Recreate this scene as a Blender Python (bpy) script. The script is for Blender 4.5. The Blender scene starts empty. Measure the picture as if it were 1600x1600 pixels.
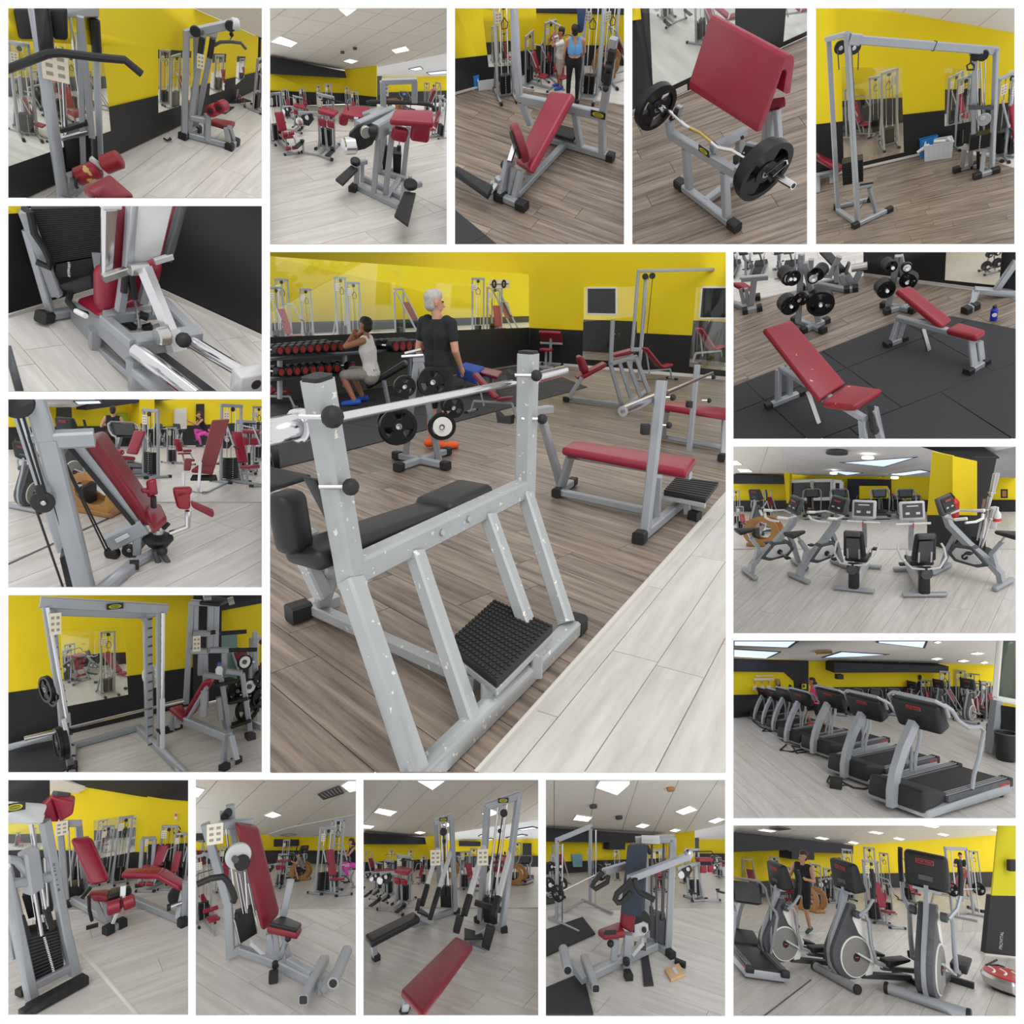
import bpy, bmesh, math, random
from mathutils import Vector as V, Matrix
from mathutils.geometry import tessellate_polygon
random.seed(7)
SC = bpy.context.scene
COL = SC.collection
# ---------------------------------------------------------------- camera, sky, sun, exposure
F = 1100.0                                   # focal length in pixels of the 1600 px frame
cam_data = bpy.data.cameras.new('camera'); cam_data.sensor_width = 36; cam_data.lens = 36*F/1600
cam_data.clip_start = .05; cam_data.clip_end = 200
cam = bpy.data.objects.new('camera', cam_data); COL.objects.link(cam)
cam.location = (0, 0, 0); cam.rotation_euler = (math.pi/2, 0, 0); SC.camera = cam
world = bpy.data.worlds.new('sky'); SC.world = world; world.use_nodes = True
bg = world.node_tree.nodes['Background']; bg.inputs[0].default_value = (1, 1, 1, 1); bg.inputs[1].default_value = 1.0
sun = bpy.data.lights.new('sun', 'SUN'); sun.energy = 1.05; sun.angle = math.radians(40)
sun_o = bpy.data.objects.new('sun', sun); COL.objects.link(sun_o)
sun_o.rotation_euler = V((-.15, .75, -.65)).to_track_quat('-Z', 'Y').to_euler()
SC.view_settings.view_transform = 'Standard'; SC.view_settings.look = 'None'
SC.view_settings.gamma = 1; SC.view_settings.use_curve_mapping = False
SC.view_settings.exposure = 0.0
SC.cycles.use_denoising = True
SC.cycles.max_bounces = 6
# ---------------------------------------------------------------- materials
def lin(c):
 return tuple(((x/255)/12.92 if x/255 <= .04045 else ((x/255+.055)/1.055)**2.4) for x in c)
MATS = {}
def mat(name, rgb=None, rough=.5, metal=0., var=.0, scale=8., bump=0., emit=0., chips=None):
 if name in MATS: return MATS[name]
 m = bpy.data.materials.new(name); m.use_nodes = True; MATS[name] = m
 nt = m.node_tree; b = nt.nodes['Principled BSDF']; c = lin(rgb)
 b.inputs['Roughness'].default_value = rough; b.inputs['Metallic'].default_value = metal
 b.inputs['Base Color'].default_value = (*c, 1)
 if emit:
  b.inputs['Emission Color'].default_value = (*c, 1); b.inputs['Emission Strength'].default_value = emit
 if var or bump or chips:
  tc = nt.nodes.new('ShaderNodeTexCoord'); nz = nt.nodes.new('ShaderNodeTexNoise')
  nz.inputs['Scale'].default_value = scale; nz.inputs['Detail'].default_value = 5
  nt.links.new(tc.outputs['Object'], nz.inputs['Vector'])
  src = None
  if var:
   r = nt.nodes.new('ShaderNodeValToRGB'); nt.links.new(nz.outputs['Fac'], r.inputs[0])
   r.color_ramp.elements[0].position = .3; r.color_ramp.elements[1].position = .7
   r.color_ramp.elements[0].color = (*[x*(1-var) for x in c], 1)
   r.color_ramp.elements[1].color = (*[min(1, x*(1+var)) for x in c], 1)
   src = r.outputs[0]; nt.links.new(src, b.inputs['Base Color'])
  if chips:
   n2 = nt.nodes.new('ShaderNodeTexNoise'); n2.inputs['Scale'].default_value = chips[1]; n2.inputs['Detail'].default_value = 8
   nt.links.new(tc.outputs['Object'], n2.inputs['Vector'])
   r2 = nt.nodes.new('ShaderNodeValToRGB'); r2.color_ramp.interpolation = 'CONSTANT'
   r2.color_ramp.elements[0].color = (0, 0, 0, 1); r2.color_ramp.elements[1].color = (1, 1, 1, 1)
   r2.color_ramp.elements[1].position = chips[2]
   nt.links.new(n2.outputs['Fac'], r2.inputs[0])
   mx = nt.nodes.new('ShaderNodeMix'); mx.data_type = 'RGBA'
   nt.links.new(r2.outputs[0], mx.inputs['Factor'])
   if src: nt.links.new(src, mx.inputs['A'])
   else: mx.inputs['A'].default_value = (*c, 1)
   mx.inputs['B'].default_value = (*lin(chips[0]), 1)
   nt.links.new(mx.outputs['Result'], b.inputs['Base Color'])
  if bump:
   bp = nt.nodes.new('ShaderNodeBump'); bp.inputs['Strength'].default_value = bump; bp.inputs['Distance'].default_value = .01
   nt.links.new(nz.outputs['Fac'], bp.inputs['Height']); nt.links.new(bp.outputs[0], b.inputs['Normal'])
 return m
def plank_mat(name, dark, light, rough, xs, ys, contrast=1., tone=.25):
 m = bpy.data.materials.new(name); m.use_nodes = True; MATS[name] = m
 nt = m.node_tree; N = nt.nodes; Lk = nt.links.new; b = N['Principled BSDF']; b.inputs['Roughness'].default_value = rough
 tc = N.new('ShaderNodeTexCoord'); oi = N.new('ShaderNodeObjectInfo')
 mp = N.new('ShaderNodeMapping'); mp.inputs['Scale'].default_value = (xs, ys, 1)
 Lk(tc.outputs['Object'], mp.inputs['Vector'])
 mu = N.new('ShaderNodeMath'); mu.operation = 'MULTIPLY'; mu.inputs[1].default_value = 40; Lk(oi.outputs['Random'], mu.inputs[0])
 cb = N.new('ShaderNodeCombineXYZ'); Lk(mu.outputs[0], cb.inputs['Z']); Lk(cb.outputs[0], mp.inputs['Location'])
 nz = N.new('ShaderNodeTexNoise'); nz.inputs['Scale'].default_value = 1; nz.inputs['Detail'].default_value = 7; nz.inputs['Roughness'].default_value = .65
 Lk(mp.outputs[0], nz.inputs['Vector'])
 r = N.new('ShaderNodeValToRGB'); Lk(nz.outputs['Fac'], r.inputs[0])
 r.color_ramp.elements[0].position = .5-.22/contrast; r.color_ramp.elements[1].position = .5+.22/contrast
 r.color_ramp.elements[0].color = (*lin(dark), 1); r.color_ramp.elements[1].color = (*lin(light), 1)
 hv = N.new('ShaderNodeHueSaturation'); Lk(r.outputs[0], hv.inputs['Color'])
 mr = N.new('ShaderNodeMapRange'); mr.inputs['To Min'].default_value = 1-tone; mr.inputs['To Max'].default_value = 1+tone
 Lk(oi.outputs['Random'], mr.inputs['Value']); Lk(mr.outputs[0], hv.inputs['Value'])
 Lk(hv.outputs[0], b.inputs['Base Color'])
 return m
GREY = mat('grey_paint', (158, 162, 167), .38, .25, .05, 6)
WORN = mat('worn_grey_paint', (168, 171, 172), .42, .15, .05, 6, chips=((222, 220, 205), 34, .66))
LGREY = mat('light_grey_paint', (200, 201, 202), .4, .1, .04, 5)
DGREY = mat('dark_grey_plastic', (72, 74, 78), .5, 0, .1, 8)
RED = mat('red_leather', (142, 26, 49), .36, 0, .08, 5, .03)
WORNRED = mat('worn_red_leather', (138, 28, 42), .4, 0, .1, 5, .03, chips=((205, 150, 130), 13, .70))
TORNRED = mat('torn_red_leather', (140, 24, 36), .4, 0, .1, 5, .03, chips=((200, 165, 95), 5, .60))
DRED = mat('dark_red_leather', (122, 24, 38), .4, 0, .1, 6, .03)
BLACK = mat('black_rubber', (27, 27, 29), .55, 0, .15, 20)
BLEATHER = mat('black_leather', (27, 27, 30), .45, 0, .12, 9, .05)
IRON = mat('black_iron', (24, 24, 26), .42, .3, .15, 14, .1)
CHROME = mat('chrome', (215, 215, 218), .16, 1., .0)
STEEL = mat('brushed_steel', (190, 190, 188), .3, 1., .04, 20)
WHITE = mat('white_plastic', (228, 227, 222), .5)
PAPER = mat('placard_paper', (226, 218, 196), .7, 0, .04, 10)
INK = mat('grey_print', (150, 146, 138), .7)
GOLD = mat('yellow_enamel', (214, 200, 40), .4)
TAN = mat('varnished_wood', (170, 124, 68), .45, 0, .18, 4)
LOGORED = mat('red_enamel', (214, 62, 62), .5)
YEL = mat('yellow_wall_paint', (232, 206, 14), .8, 0, .03, 1.5)
BLK = mat('black_wall_paint', (28, 27, 29), .55, 0, .1, 2)
NAVY = mat('navy_beam_paint', (38, 37, 44), .7, 0, .08, 2)
BASEW = mat('pale_baseboard', (205, 200, 192), .5)
CEIL = mat('ceiling_tile', (236, 232, 225), .9, 0, .04, 30)
CEILG = mat('ceiling_joint', (168, 164, 158), .9)
PLASTER = mat('grey_plaster', (228, 228, 230), .9, 0, .03, 3)
LAMP = mat('lamp_diffuser', (255, 252, 244), .5, emit=2.2)
SKYL = mat('skylight_pane', (205, 222, 255), .5, emit=1.1)
SEAM = mat('floor_seam', (168, 162, 155), .8)
DSEAM = mat('dark_floor_seam', (72, 62, 55), .8)
RUB = mat('rubber_mat', (46, 46, 50), .75, 0, .12, 40, .1)
LAM = plank_mat('pale_laminate', (178, 173, 167), (217, 213, 208), .34, 1.6, 16, .8, .03)
LAMW = plank_mat('white_laminate', (204, 199, 193), (234, 232, 228), .36, 1.6, 16, .8, .03)
WOOD = plank_mat('grey_brown_wood', (74, 62, 54), (160, 143, 128), .42, 1.3, 22, 1.05, .14)
SKIN = mat('skin', (196, 146, 120), .55, 0, .05, 12)
TANSKIN = mat('tanned_skin', (168, 112, 84), .55, 0, .05, 12)
HAIRD = mat('dark_hair', (34, 26, 22), .6, 0, .2, 30, .3)
HAIRG = mat('grey_hair', (176, 174, 170), .6, 0, .15, 40, .3)
HAIRB = mat('fair_hair', (170, 134, 84), .6, 0, .2, 30, .3)
def cloth(name, rgb=None): return mat(name, rgb, .85, 0, .1, 14, .1)
PANE = None
def pane_mat():
 global PANE
 if PANE: return PANE
 m = bpy.data.materials.new('mirror_glass'); m.use_nodes = True; nt = m.node_tree
 nt.nodes.remove(nt.nodes['Principled BSDF'])
 a = nt.nodes.new('ShaderNodeBsdfTransparent'); g = nt.nodes.new('ShaderNodeBsdfGlossy'); g.inputs['Roughness'].default_value = .02
 a.inputs[0].default_value = (.93, .95, .94, 1); mx = nt.nodes.new('ShaderNodeMixShader'); mx.inputs[0].default_value = .07
 nt.links.new(a.outputs[0], mx.inputs[1]); nt.links.new(g.outputs[0], mx.inputs[2])
 nt.links.new(mx.outputs[0], nt.nodes['Material Output'].inputs[0]); PANE = m
 return m
# ---------------------------------------------------------------- mesh builder
def perp(a, up=None):
 a = a.normalized(); up = V(up) if up is not None else V((0, 0, 1))
 s = a.cross(up)
 if s.length < 1e-4: s = a.cross(V((1, 0, .01)))
 s.normalize(); return s, s.cross(a)
class MB:
 def __init__(s): s.v = []; s.f = []
 def quadstrip(s, rings, cap=True):
  n = len(rings[0]); b = len(s.v)
  for r in rings: s.v += [V(p) for p in r]
  for i in range(len(rings)-1):
   for j in range(n):
    k = (j+1) % n
    s.f.append((b+i*n+j, b+i*n+k, b+(i+1)*n+k, b+(i+1)*n+j))
  if cap:
   s.f.append(tuple(b+j for j in range(n))[::-1]); s.f.append(tuple(b+(len(rings)-1)*n+j for j in range(n)))
  return s
 def bar(s, p, q, w, h=None, up=None, w2=None, h2=None):
  p, q = V(p), V(q); h = h or w; w2 = w2 or w; h2 = h2 or h*(w2/w)
  a, t = perp(q-p, up)
  def ring(c, w, h):
   k = .14*min(w, h); x, y = w/2, h/2
   return [c+a*i+t*j for i, j in ((x-k, -y), (x, -y+k), (x, y-k), (x-k, y), (-x+k, y), (-x, y-k), (-x, -y+k), (-x+k, -y))]
  return s.quadstrip([ring(p, w, h), ring(q, w2, h2)])
 def rod(s, p, q, r, n=10, r2=None):
  p, q = V(p), V(q); a, t = perp(q-p)
  cs = [(math.cos(2*math.pi*i/n), math.sin(2*math.pi*i/n)) for i in range(n)]
  return s.quadstrip([[p+(a*x+t*y)*r for x, y in cs], [q+(a*x+t*y)*(r2 or r) for x, y in cs]])
 def path(s, pts, r, n=8, sq=None, up=None, closed=False):
  pts = [V(p) for p in pts]; rings = []; m = len(pts); ref = None
  for i, p in enumerate(pts):
   if closed: d = pts[(i+1) % m]-pts[i-1]
   else: d = pts[min(i+1, m-1)]-pts[max(i-1, 0)]
   d.normalize()
   if up is not None: a, t = perp(d, up)
   elif ref is None: a, t = perp(d); ref = a
   else:
    a = ref-d*ref.dot(d)
    if a.length < 1e-4: a = perp(d)[0]
    a.normalize(); t = d.cross(a)*-1; t = a.cross(d); ref = a
   k = 1.
   if 0 < i < m-1:
    c = (pts[i]-pts[i-1]).normalized().dot(d); k = 1/max(c, .6)
   if sq:
    w, h = sq; rings.append([p+a*x*w/2+t*y*h/2*(k if abs(y) else 1) for x, y in ((1, -1), (1, 1), (-1, 1), (-1, -1))])
   else: rings.append([p+(a*math.cos(2*math.pi*j/n)+t*math.sin(2*math.pi*j/n))*r for j in range(n)])
  if closed: rings.append(rings[0]); return s.quadstrip(rings, cap=False)
  return s.quadstrip(rings)
 def lathe(s, c, ax, prof, n=20):
  c = V(c); ax = V(ax).normalized(); a, t = perp(ax)
  return s.quadstrip([[c+ax*z+(a*math.cos(2*math.pi*j/n)+t*math.sin(2*math.pi*j/n))*max(r, 1e-4) for j in range(n)] for r, z in prof])
 def disc(s, c, ax, r, h, n=20, bev=.15):
  k = bev*min(h, r)
  return s.lathe(c, ax, [(r-k, -h/2), (r, -h/2+k), (r, h/2-k), (r-k, h/2)], n)
 def ring(s, c, ax, r, ri, h, n=20):
  c = V(c); ax = V(ax).normalized(); a, t = perp(ax)
  R = [[c+ax*z+(a*math.cos(2*math.pi*j/n)+t*math.sin(2*math.pi*j/n))*q for j in range(n)] for q, z in ((ri, -h/2), (r, -h/2), (r, h/2), (ri, h/2), (ri, -h/2))]
  return s.quadstrip(R, cap=False)
 def ball(s, c, r, n=12, sc=(1, 1, 1)):
  c = V(c); m = n//2; rings = []
  for i in range(m+1):
   th = math.pi*i/m; q = max(math.sin(th), 1e-3); z = -math.cos(th)
   rings.append([c+V((sc[0]*r*q*math.cos(2*math.pi*j/n), sc[1]*r*q*math.sin(2*math.pi*j/n), sc[2]*r*z)) for j in range(n)])
  return s.quadstrip(rings)
 def capsule(s, p, q, r1, r2, n=12):
  p, q = V(p), V(q); d = q-p
  if d.length < 1e-5: d = V((0, 0, 1e-4))
  a, t = perp(d); d = d.normalized(); rings = []
  for i in range(5):
   th = math.pi/2*i/4; rings.append((p-d*r1*math.cos(th), max(r1*math.sin(th), 1e-4)))
  for i in range(5):
   th = math.pi/2*i/4; rings.append((q+d*r2*math.sin(th), max(r2*math.cos(th), 1e-4)))
  return s.quadstrip([[c+(a*math.cos(2*math.pi*j/n)+t*math.sin(2*math.pi*j/n))*r for j in range(n)] for c, r in rings])
 def hexa(s, P):
  b = len(s.v); s.v += [V(p) for p in P]
  s.f += [tuple(b+i for i in q) for q in ((0, 3, 2, 1), (4, 5, 6, 7), (0, 1, 5, 4), (1, 2, 6, 5), (2, 3, 7, 6), (3, 0, 4, 7))]
  return s
 def box(s, c, dims, ax=None):
  c = V(c); x, y, z = ax or (V((1, 0, 0)), V((0, 1, 0)), V((0, 0, 1))); x, y, z = V(x)*dims[0]/2, V(y)*dims[1]/2, V(z)*dims[2]/2
  return s.hexa([c-x-y-z, c+x-y-z, c+x+y-z, c-x+y-z, c-x-y+z, c+x-y+z, c+x+y+z, c-x+y+z])
 def prism(s, loops, ext):
  """flat polygon (outer loop, then holes) extruded by the vector ext"""
  loops = [[V(p) for p in l] for l in loops]; ext = V(ext); flat = [p for l in loops for p in l]; n = len(flat); b = len(s.v)
  s.v += flat+[p+ext for p in flat]
  for t in tessellate_polygon(loops):
   s.f.append(tuple(b+i for i in t)); s.f.append(tuple(b+n+i for i in t[::-1]))
  o = 0
  for l in loops:
   m = len(l)
   for i in range(m):
    j = (i+1) % m; s.f.append((b+o+i, b+o+j, b+n+o+j, b+n+o+i))
   o += m
  return s
 def mesh(s, name, M=None, bev=0, seg=3, sharp=32):
  me = bpy.data.meshes.new(name); vs = s.v
  if M is not None: vs = [M @ p for p in vs]
  me.from_pydata([tuple(p) for p in vs], [], s.f)
  bm = bmesh.new(); bm.from_mesh(me)
  bmesh.ops.recalc_face_normals(bm, faces=bm.faces)
  if bev: bmesh.ops.bevel(bm, geom=bm.edges[:], offset=bev, segments=seg, profile=.5, affect='EDGES', clamp_overlap=True)
  bm.to_mesh(me); bm.free()
  me.polygons.foreach_set('use_smooth', [True]*len(me.polygons))
  me.set_sharp_from_angle(angle=math.radians(50 if bev else sharp))
  return me
ALL = []                                     # (object, stage) for the trimming at the end
STAGE = None
def link(o, parent=None):
 COL.objects.link(o)
 if parent: o.parent = parent
 ALL.append((o, STAGE)); return o
def struct(name, label, mb, m, parent=None, M=None, **kw):
 o = bpy.data.objects.new(name, mb.mesh(name, M.inverted() if M else None, **kw)); o.data.materials.append(m)
 link(o, parent)
 if not parent:
  if M: o.matrix_world = M
  o['kind'] = 'structure'; o['label'] = label
 return o
class Thing:
 """an Empty at a thing's base that parents its parts; shapes are given in world coordinates (or local ones when M is None)"""
 def __init__(s, name, label, cat, M=None, group=None, up=None):
  s.M = M or Matrix(); s.I = s.M.inverted(); s.up = up if up is not None else (s.M.to_3x3() @ V((0, 0, 1)))
  s.e = bpy.data.objects.new(name, None); link(s.e); s.e.empty_display_size = .1
  s.e.matrix_world = s.M; s.e['label'] = label; s.e['category'] = cat
  if group: s.e['group'] = group
 def add(s, name, m, mb, parent=None, label=None, kind=None, **kw):
  o = bpy.data.objects.new(name, mb.mesh(name, s.I, **kw)); o.data.materials.append(m); link(o, parent or s.e)
  if label: o['label'] = label
  if kind: o['kind'] = kind
  return o
 def bar(s, name, p, q, w, h=None, m=None, up=None, parent=None, **kw):
  return s.add(name, m or GREY, MB().bar(p, q, w, h, up if up is not None else s.up, **kw), parent)
 def rod(s, name, p, q, r, m=None, parent=None, n=10, **kw): return s.add(name, m or CHROME, MB().rod(p, q, r, n, **kw), parent)
 def path(s, name, pts, r, m=None, parent=None, label=None, **kw): return s.add(name, m or GREY, MB().path(pts, r, **kw), parent, label)
 def disc(s, name, c, ax, r, h, m=None, parent=None, n=20, label=None): return s.add(name, m or IRON, MB().disc(c, ax, r, h, n), parent, label)
 def ball(s, name, c, r, m=None, parent=None, sc=(1, 1, 1)): return s.add(name, m or BLACK, MB().ball(c, r, 12, sc), parent)
 def box(s, name, c, dims, m=None, ax=None, bev=.004, parent=None, label=None, seg=2, kind=None):
  return s.add(name, m or GREY, MB().box(c, dims, ax or [s.M.to_3x3().col[i].normalized() for i in range(3)]), parent, label, kind, bev=bev, seg=seg)
 def pad(s, name, P, th, m=None, bev=None, parent=None, label=None):
  """cushion: four corners of its upper face (in order), th = vector to its under face"""
  P = [V(p) for p in P]; th = V(th)
  return s.add(name, m or RED, MB().hexa([p+th for p in P]+P), parent, label, bev=bev or th.length*.38, seg=4)
 def cap(s, p, q, w, m=None, ln=.07, name='foot_cap'):
  """black rubber cap over the end q of the bar p-q"""
  p, q = V(p), V(q); d = (q-p).normalized(); return s.add(name, m or BLACK, MB().bar(q-d*ln*.6, q+d*ln*.4, w*1.18, w*1.18, s.up))
 def stack(s, c, w, d, h, n=10, ax=None, parent=None):
  """column of black weight plates, c = centre of its foot"""
  ax = ax or [s.M.to_3x3().col[i].normalized() for i in range(3)]; mb = MB()
  for i in range(n): mb.box(V(c)+ax[2]*h*(i+.5)/n, (w, d, h/n*.86), ax)
  o = s.add('weight_stack', IRON, mb, parent, kind='stuff')
  pin = MB()
  for i in range(n): pin.box(V(c)+ax[2]*h*(i+.5)/n-ax[1]*(d/2+.002), (w*.05, .004, h/n*.4), ax)
  s.add('pin_holes', WHITE, pin, o); return o
 def placard(s, c, w, h, ax):
  o = s.add('placard', PAPER, MB().box(c, (w, .006, h), ax)); mb = MB()
  for i in (-1, 1):
   for j in (-1, 0, 1): mb.box(V(c)-ax[1]*.004+ax[0]*i*w*.22+ax[2]*j*h*.28, (w*.26, .002, h*.13), ax)
  s.add('printed_figures', INK, mb, o); return o
 def plate(s, c, ax, r, h=.04, m=None, hub=None, name='weight_plate', parent=None, big=True):
  """weight disc with three grip openings between rim and hub"""
  c = V(c); ax = V(ax).normalized(); a, t = perp(ax); mb = MB()
  mb.ring(c, ax, r, r*.80, h, 28).ring(c, ax, r*.38, r*.12, h*.9, 18)
  for k in range(3):
   th = 2*math.pi*k/3+.5; pts = []
   for da in (-.62, -.3, 0, .3, .62): pts.append(c+(a*math.cos(th+da)+t*math.sin(th+da))*r*.82)
   for da in (.7, 0, -.7): pts.append(c+(a*math.cos(th+da)+t*math.sin(th+da))*r*.34)
   mb.prism([[p-ax*h*.3 for p in pts]], ax*h*.6)
  o = s.add(name, m or IRON, mb, parent)
  s.add('hub', hub or STEEL, MB().ring(c, ax, r*.17, r*.11, h*1.15, 14), parent or o) if not parent else None
  return o
def text(th, name, body, o, x, y, size, m, parent=None, depth=.0008):
 """flat lettering centred on o, running along x with its height along y"""
 cu = bpy.data.curves.new(name, 'FONT'); cu.body = body; cu.size = size; cu.align_x = 'CENTER'; cu.align_y = 'CENTER'; cu.extrude = depth
 tmp = bpy.data.objects.new(name, cu); COL.objects.link(tmp)
 me = bpy.data.meshes.new_from_object(tmp.evaluated_get(bpy.context.evaluated_depsgraph_get()))
 bpy.data.objects.remove(tmp); x = V(x).normalized(); y = V(y); y = (y-x*y.dot(x)).normalized()
 R = Matrix((x, y, x.cross(y))).transposed().to_4x4(); R.translation = V(o)
 me.transform(th.I @ R); me.materials.clear(); me.materials.append(m)
 ob = bpy.data.objects.new(name, me); link(ob, parent or th.e); return ob
def badge(th, c, x, y, n, w, h, parent=None):
 """small black maker's plate with a yellow oval"""
 x, y, n = V(x).normalized(), V(y), V(n); y = (y-x*y.dot(x)).normalized(); n = n.normalized()
 o = th.add('name_plate', BLACK, MB().box(c, (w, .006, h), (x, n, y)), parent)
 mb = MB(); c = V(c)+n*.0045
 P = lambda k: [c+x*w*.38*k*math.cos(2*math.pi*i/16)+y*h*.36*k*math.sin(2*math.pi*i/16) for i in range(16)]
 mb.prism([P(1.)], n*.001); q = th.add('emblem', GOLD, mb, o if not parent else parent)
 mb = MB(); c = c+n*.0015; mb.prism([P(.8)], n*.0005); th.add('emblem_field', mat('olive_enamel', (96, 100, 20), .5), mb, o if not parent else parent)
 text(th, 'lettering', 'TECHNOGYM', c+n*.002, x, y, w*.115, GOLD, o if not parent else parent)
 return o
# ---------------------------------------------------------------- copies
def kids(o): return list(o.children)
def copy_tree(root, M, label, group=None):
 r = root.copy(); link(r); r.matrix_world = M; r['label'] = label
 if group: r['group'] = group
 elif 'group' in r: del r['group']
 for c in kids(root):
  d = c.copy(); link(d, r)
  for g in kids(c):
   e = g.copy(); link(e, d)
 return r
DEFER = []
PLURAL = dict(press='seated press machines', leg='leg machines', calf='hip machines', bench='flat benches', incline='adjustable benches', pbench='bench presses', preacher='preacher benches', tree='plate trees', cable='cable columns', cross='cable crossovers', lat='pulldown machines', smith='smith machines', hack='slanted frames', wood='wooden trainers', tread='treadmills', bike='exercise bikes', recumb='recumbent bikes', ellip='elliptical trainers', dumb='dumbbells', bin='waste bins')
PROTO = {}                                    # key -> [empty, used?]
# ---------------------------------------------------------------- stages: one for every picture of the collage
def ray(x, y): return V(((x-800)/F, 1, -(y-800)/F)).normalized()
def hull2(pts):
 pts = sorted((p.x, p.y) for p in pts); out = []
 for seq in (pts, pts[::-1]):
  h = []
  for p in seq:
   while len(h) > 1 and (h[-1][0]-h[-2][0])*(p[1]-h[-2][1])-(h[-1][1]-h[-2][1])*(p[0]-h[-2][0]) <= 0: h.pop()
   h.append(p)
  out += h[:-1]
 return [V(p) for p in out]
def cut2(poly, a, b):
 """part of a flat polygon on the right-hand side of a-b (y down)"""
 out = []; f = lambda p: (b[0]-a[0])*(p[1]-a[1])-(b[1]-a[1])*(p[0]-a[0])
 for i, p in enumerate(poly):
  q = poly[i-1]; u, v = f(q), f(p)
  if (u < -1e-9 and v > 1e-9) or (u > 1e-9 and v < -1e-9): t = u/(u-v); out.append((q[0]+(p[0]-q[0])*t, q[1]+(p[1]-q[1])*t))
  if v >= -1e-9: out.append(p)
 if len(out) > 2 and abs(sum(out[i-1][0]*out[i][1]-out[i][0]*out[i-1][1] for i in range(len(out)))) < .05: return []
 return out
class Plane:
 def __init__(s, o, n):
  s.o, s.n = V(o), V(n).normalized(); d = s.o.normalized()
  s.v = d-s.n*d.dot(s.n); s.v.normalize(); s.u = s.v.cross(s.n)
 def hit(s, d, h=0): return d*((s.o.dot(s.n)+h)/d.dot(s.n))
 def frame(s, p, yaw=0, k=1.):
  c, q = math.cos(yaw), math.sin(yaw); x = s.u*c+s.v*q; y = s.v*c-s.u*q
  M = Matrix((x*k, y*k, s.n*k)).transposed().to_4x4(); M.translation = V(p); return M
class Stage:
 def __init__(s, tag, rect, o, k, ref, alpha, D, lean=0, hint=''):
  global STAGE; STAGE = s
  s.tag, s.rect, s.o, s.k = tag, rect, o, k
  d = ray(*s.q(*ref)); al = math.radians(alpha); le = math.radians(lean)
  g = V((math.sin(le), 0, math.cos(le))); g = (g-d*g.dot(d)).normalized()
  s.A = Plane(d*D, g*math.cos(al)-d*math.sin(al)); s.B = s.A
 def q(s, x, y): return s.o[0]+x*s.k, s.o[1]+y*s.k
 def ray(s, x, y): return ray(*s.q(x, y))
 def lift(s, h, pl=None): pl = pl or s.A; return Plane(pl.o+pl.n*h, pl.n)
 def crest(s, y, alpha, pl=None):
  """second floor level B that carries on from A at image row y, seen at the lower angle alpha"""
  x0 = (s.rect[0]-s.o[0])/s.k; x1 = (s.rect[2]-s.o[0])/s.k
  s.B = s.hinge(s.f(x0, y), s.f(x1, y), alpha); return s.B
 def hinge(s, a, b, alpha):
  """plane through the points a, b seen at angle alpha from above (negative: from below)"""
  a, b = V(a), V(b); c = (b-a).normalized(); m = (a+b)/2; d = m.normalized()
  g = d-c*d.dot(c); g.normalize(); w = c.cross(g)
  if w.z < 0: w = -w
  if alpha < 0: w = -w
  sa = math.sin(math.radians(abs(alpha)))/(d.dot(g)); ca = math.sqrt(1-sa*sa)
  return Plane(m, w*ca-g*sa)
 def f(s, x, y, h=0, pl=None): return (pl or s.A).hit(s.ray(x, y), h)
 def on(s, p, d, x, y):
  """point of the line p + t d nearest to the sight line through x, y"""
  p, d, r = V(p), V(d).normalized(), s.ray(x, y); b = d.dot(r); c = p.dot(d); e = p.dot(r)
  return p+d*((b*e-c)/(1-b*b))
 def up(s, p, x, y, pl=None): return s.on(p, (pl or s.A).n, x, y)
 def pl(s, p, n, x, y): return s.ray(x, y)*(V(p).dot(V(n))/s.ray(x, y).dot(V(n)))
 def vplane(s, a, b, pl=None): return Plane(V(a), (V(b)-V(a)).cross((pl or s.A).n))
 def vp(s, a, b, x, y, pl=None): return s.pl(a, (V(b)-V(a)).cross((pl or s.A).n), x, y)
 def thing(s, name, label, cat, base, group=None, yaw=0, pl=None): return Thing(name, label, cat, (pl or s.A).frame(base, yaw), group)
 def clip(s, pts, m=0):
  x0, y0, x1, y1 = s.rect; lim = ((0, 1, x0-m), (0, -1, -(x1+m)), (1, 1, y0-m), (1, -1, -(y1+m)))
  pts = [s.q(*p) for p in pts]
  for ax, sg, l in lim:
   out = []
   for i, p in enumerate(pts):
    q = pts[i-1]; a, b = sg*q[ax]-l, sg*p[ax]-l
    if (a < 0) != (b < 0):
     t = a/(a-b); out.append((q[0]+(p[0]-q[0])*t, q[1]+(p[1]-q[1])*t))
    if b >= 0: out.append(p)
   pts = out
   if not pts: break
  return pts
 def face(s, plane, px, m=0, off=0):
  return [plane.hit(ray(*p), off) for p in s.clip(px, m)]
 def slab(s, name, label, plane, px, m, th=.03, off=0, holes=(), parent=None):
  """board on a plane, outlined in the picture"""
  ps = [s.clip(px)]; n = plane.n; n = n if n.dot(plane.o) < 0 else -n
  if len(ps[0]) < 3: return None
  for h in holes:                          # cut every opening out of the board, edge by edge
   h = [s.q(*p) for p in h]; ar = sum(h[i-1][0]*h[i][1]-h[i][0]*h[i-1][1] for i in range(len(h))); out = []
   for i in range(len(h)):
    e0, e1 = (h[i-1], h[i]) if ar > 0 else (h[i], h[i-1])
    out += [cut2(p, e1, e0) for p in ps]; ps = [cut2(p, e0, e1) for p in ps]
   ps = [p for p in out if len(p) > 2]
  mb = MB()
  for p in ps: mb.prism([[plane.hit(ray(*q), off) for q in p]], -n*(th if not holes else .004))
  return struct(name, label, mb, m, parent)
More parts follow.
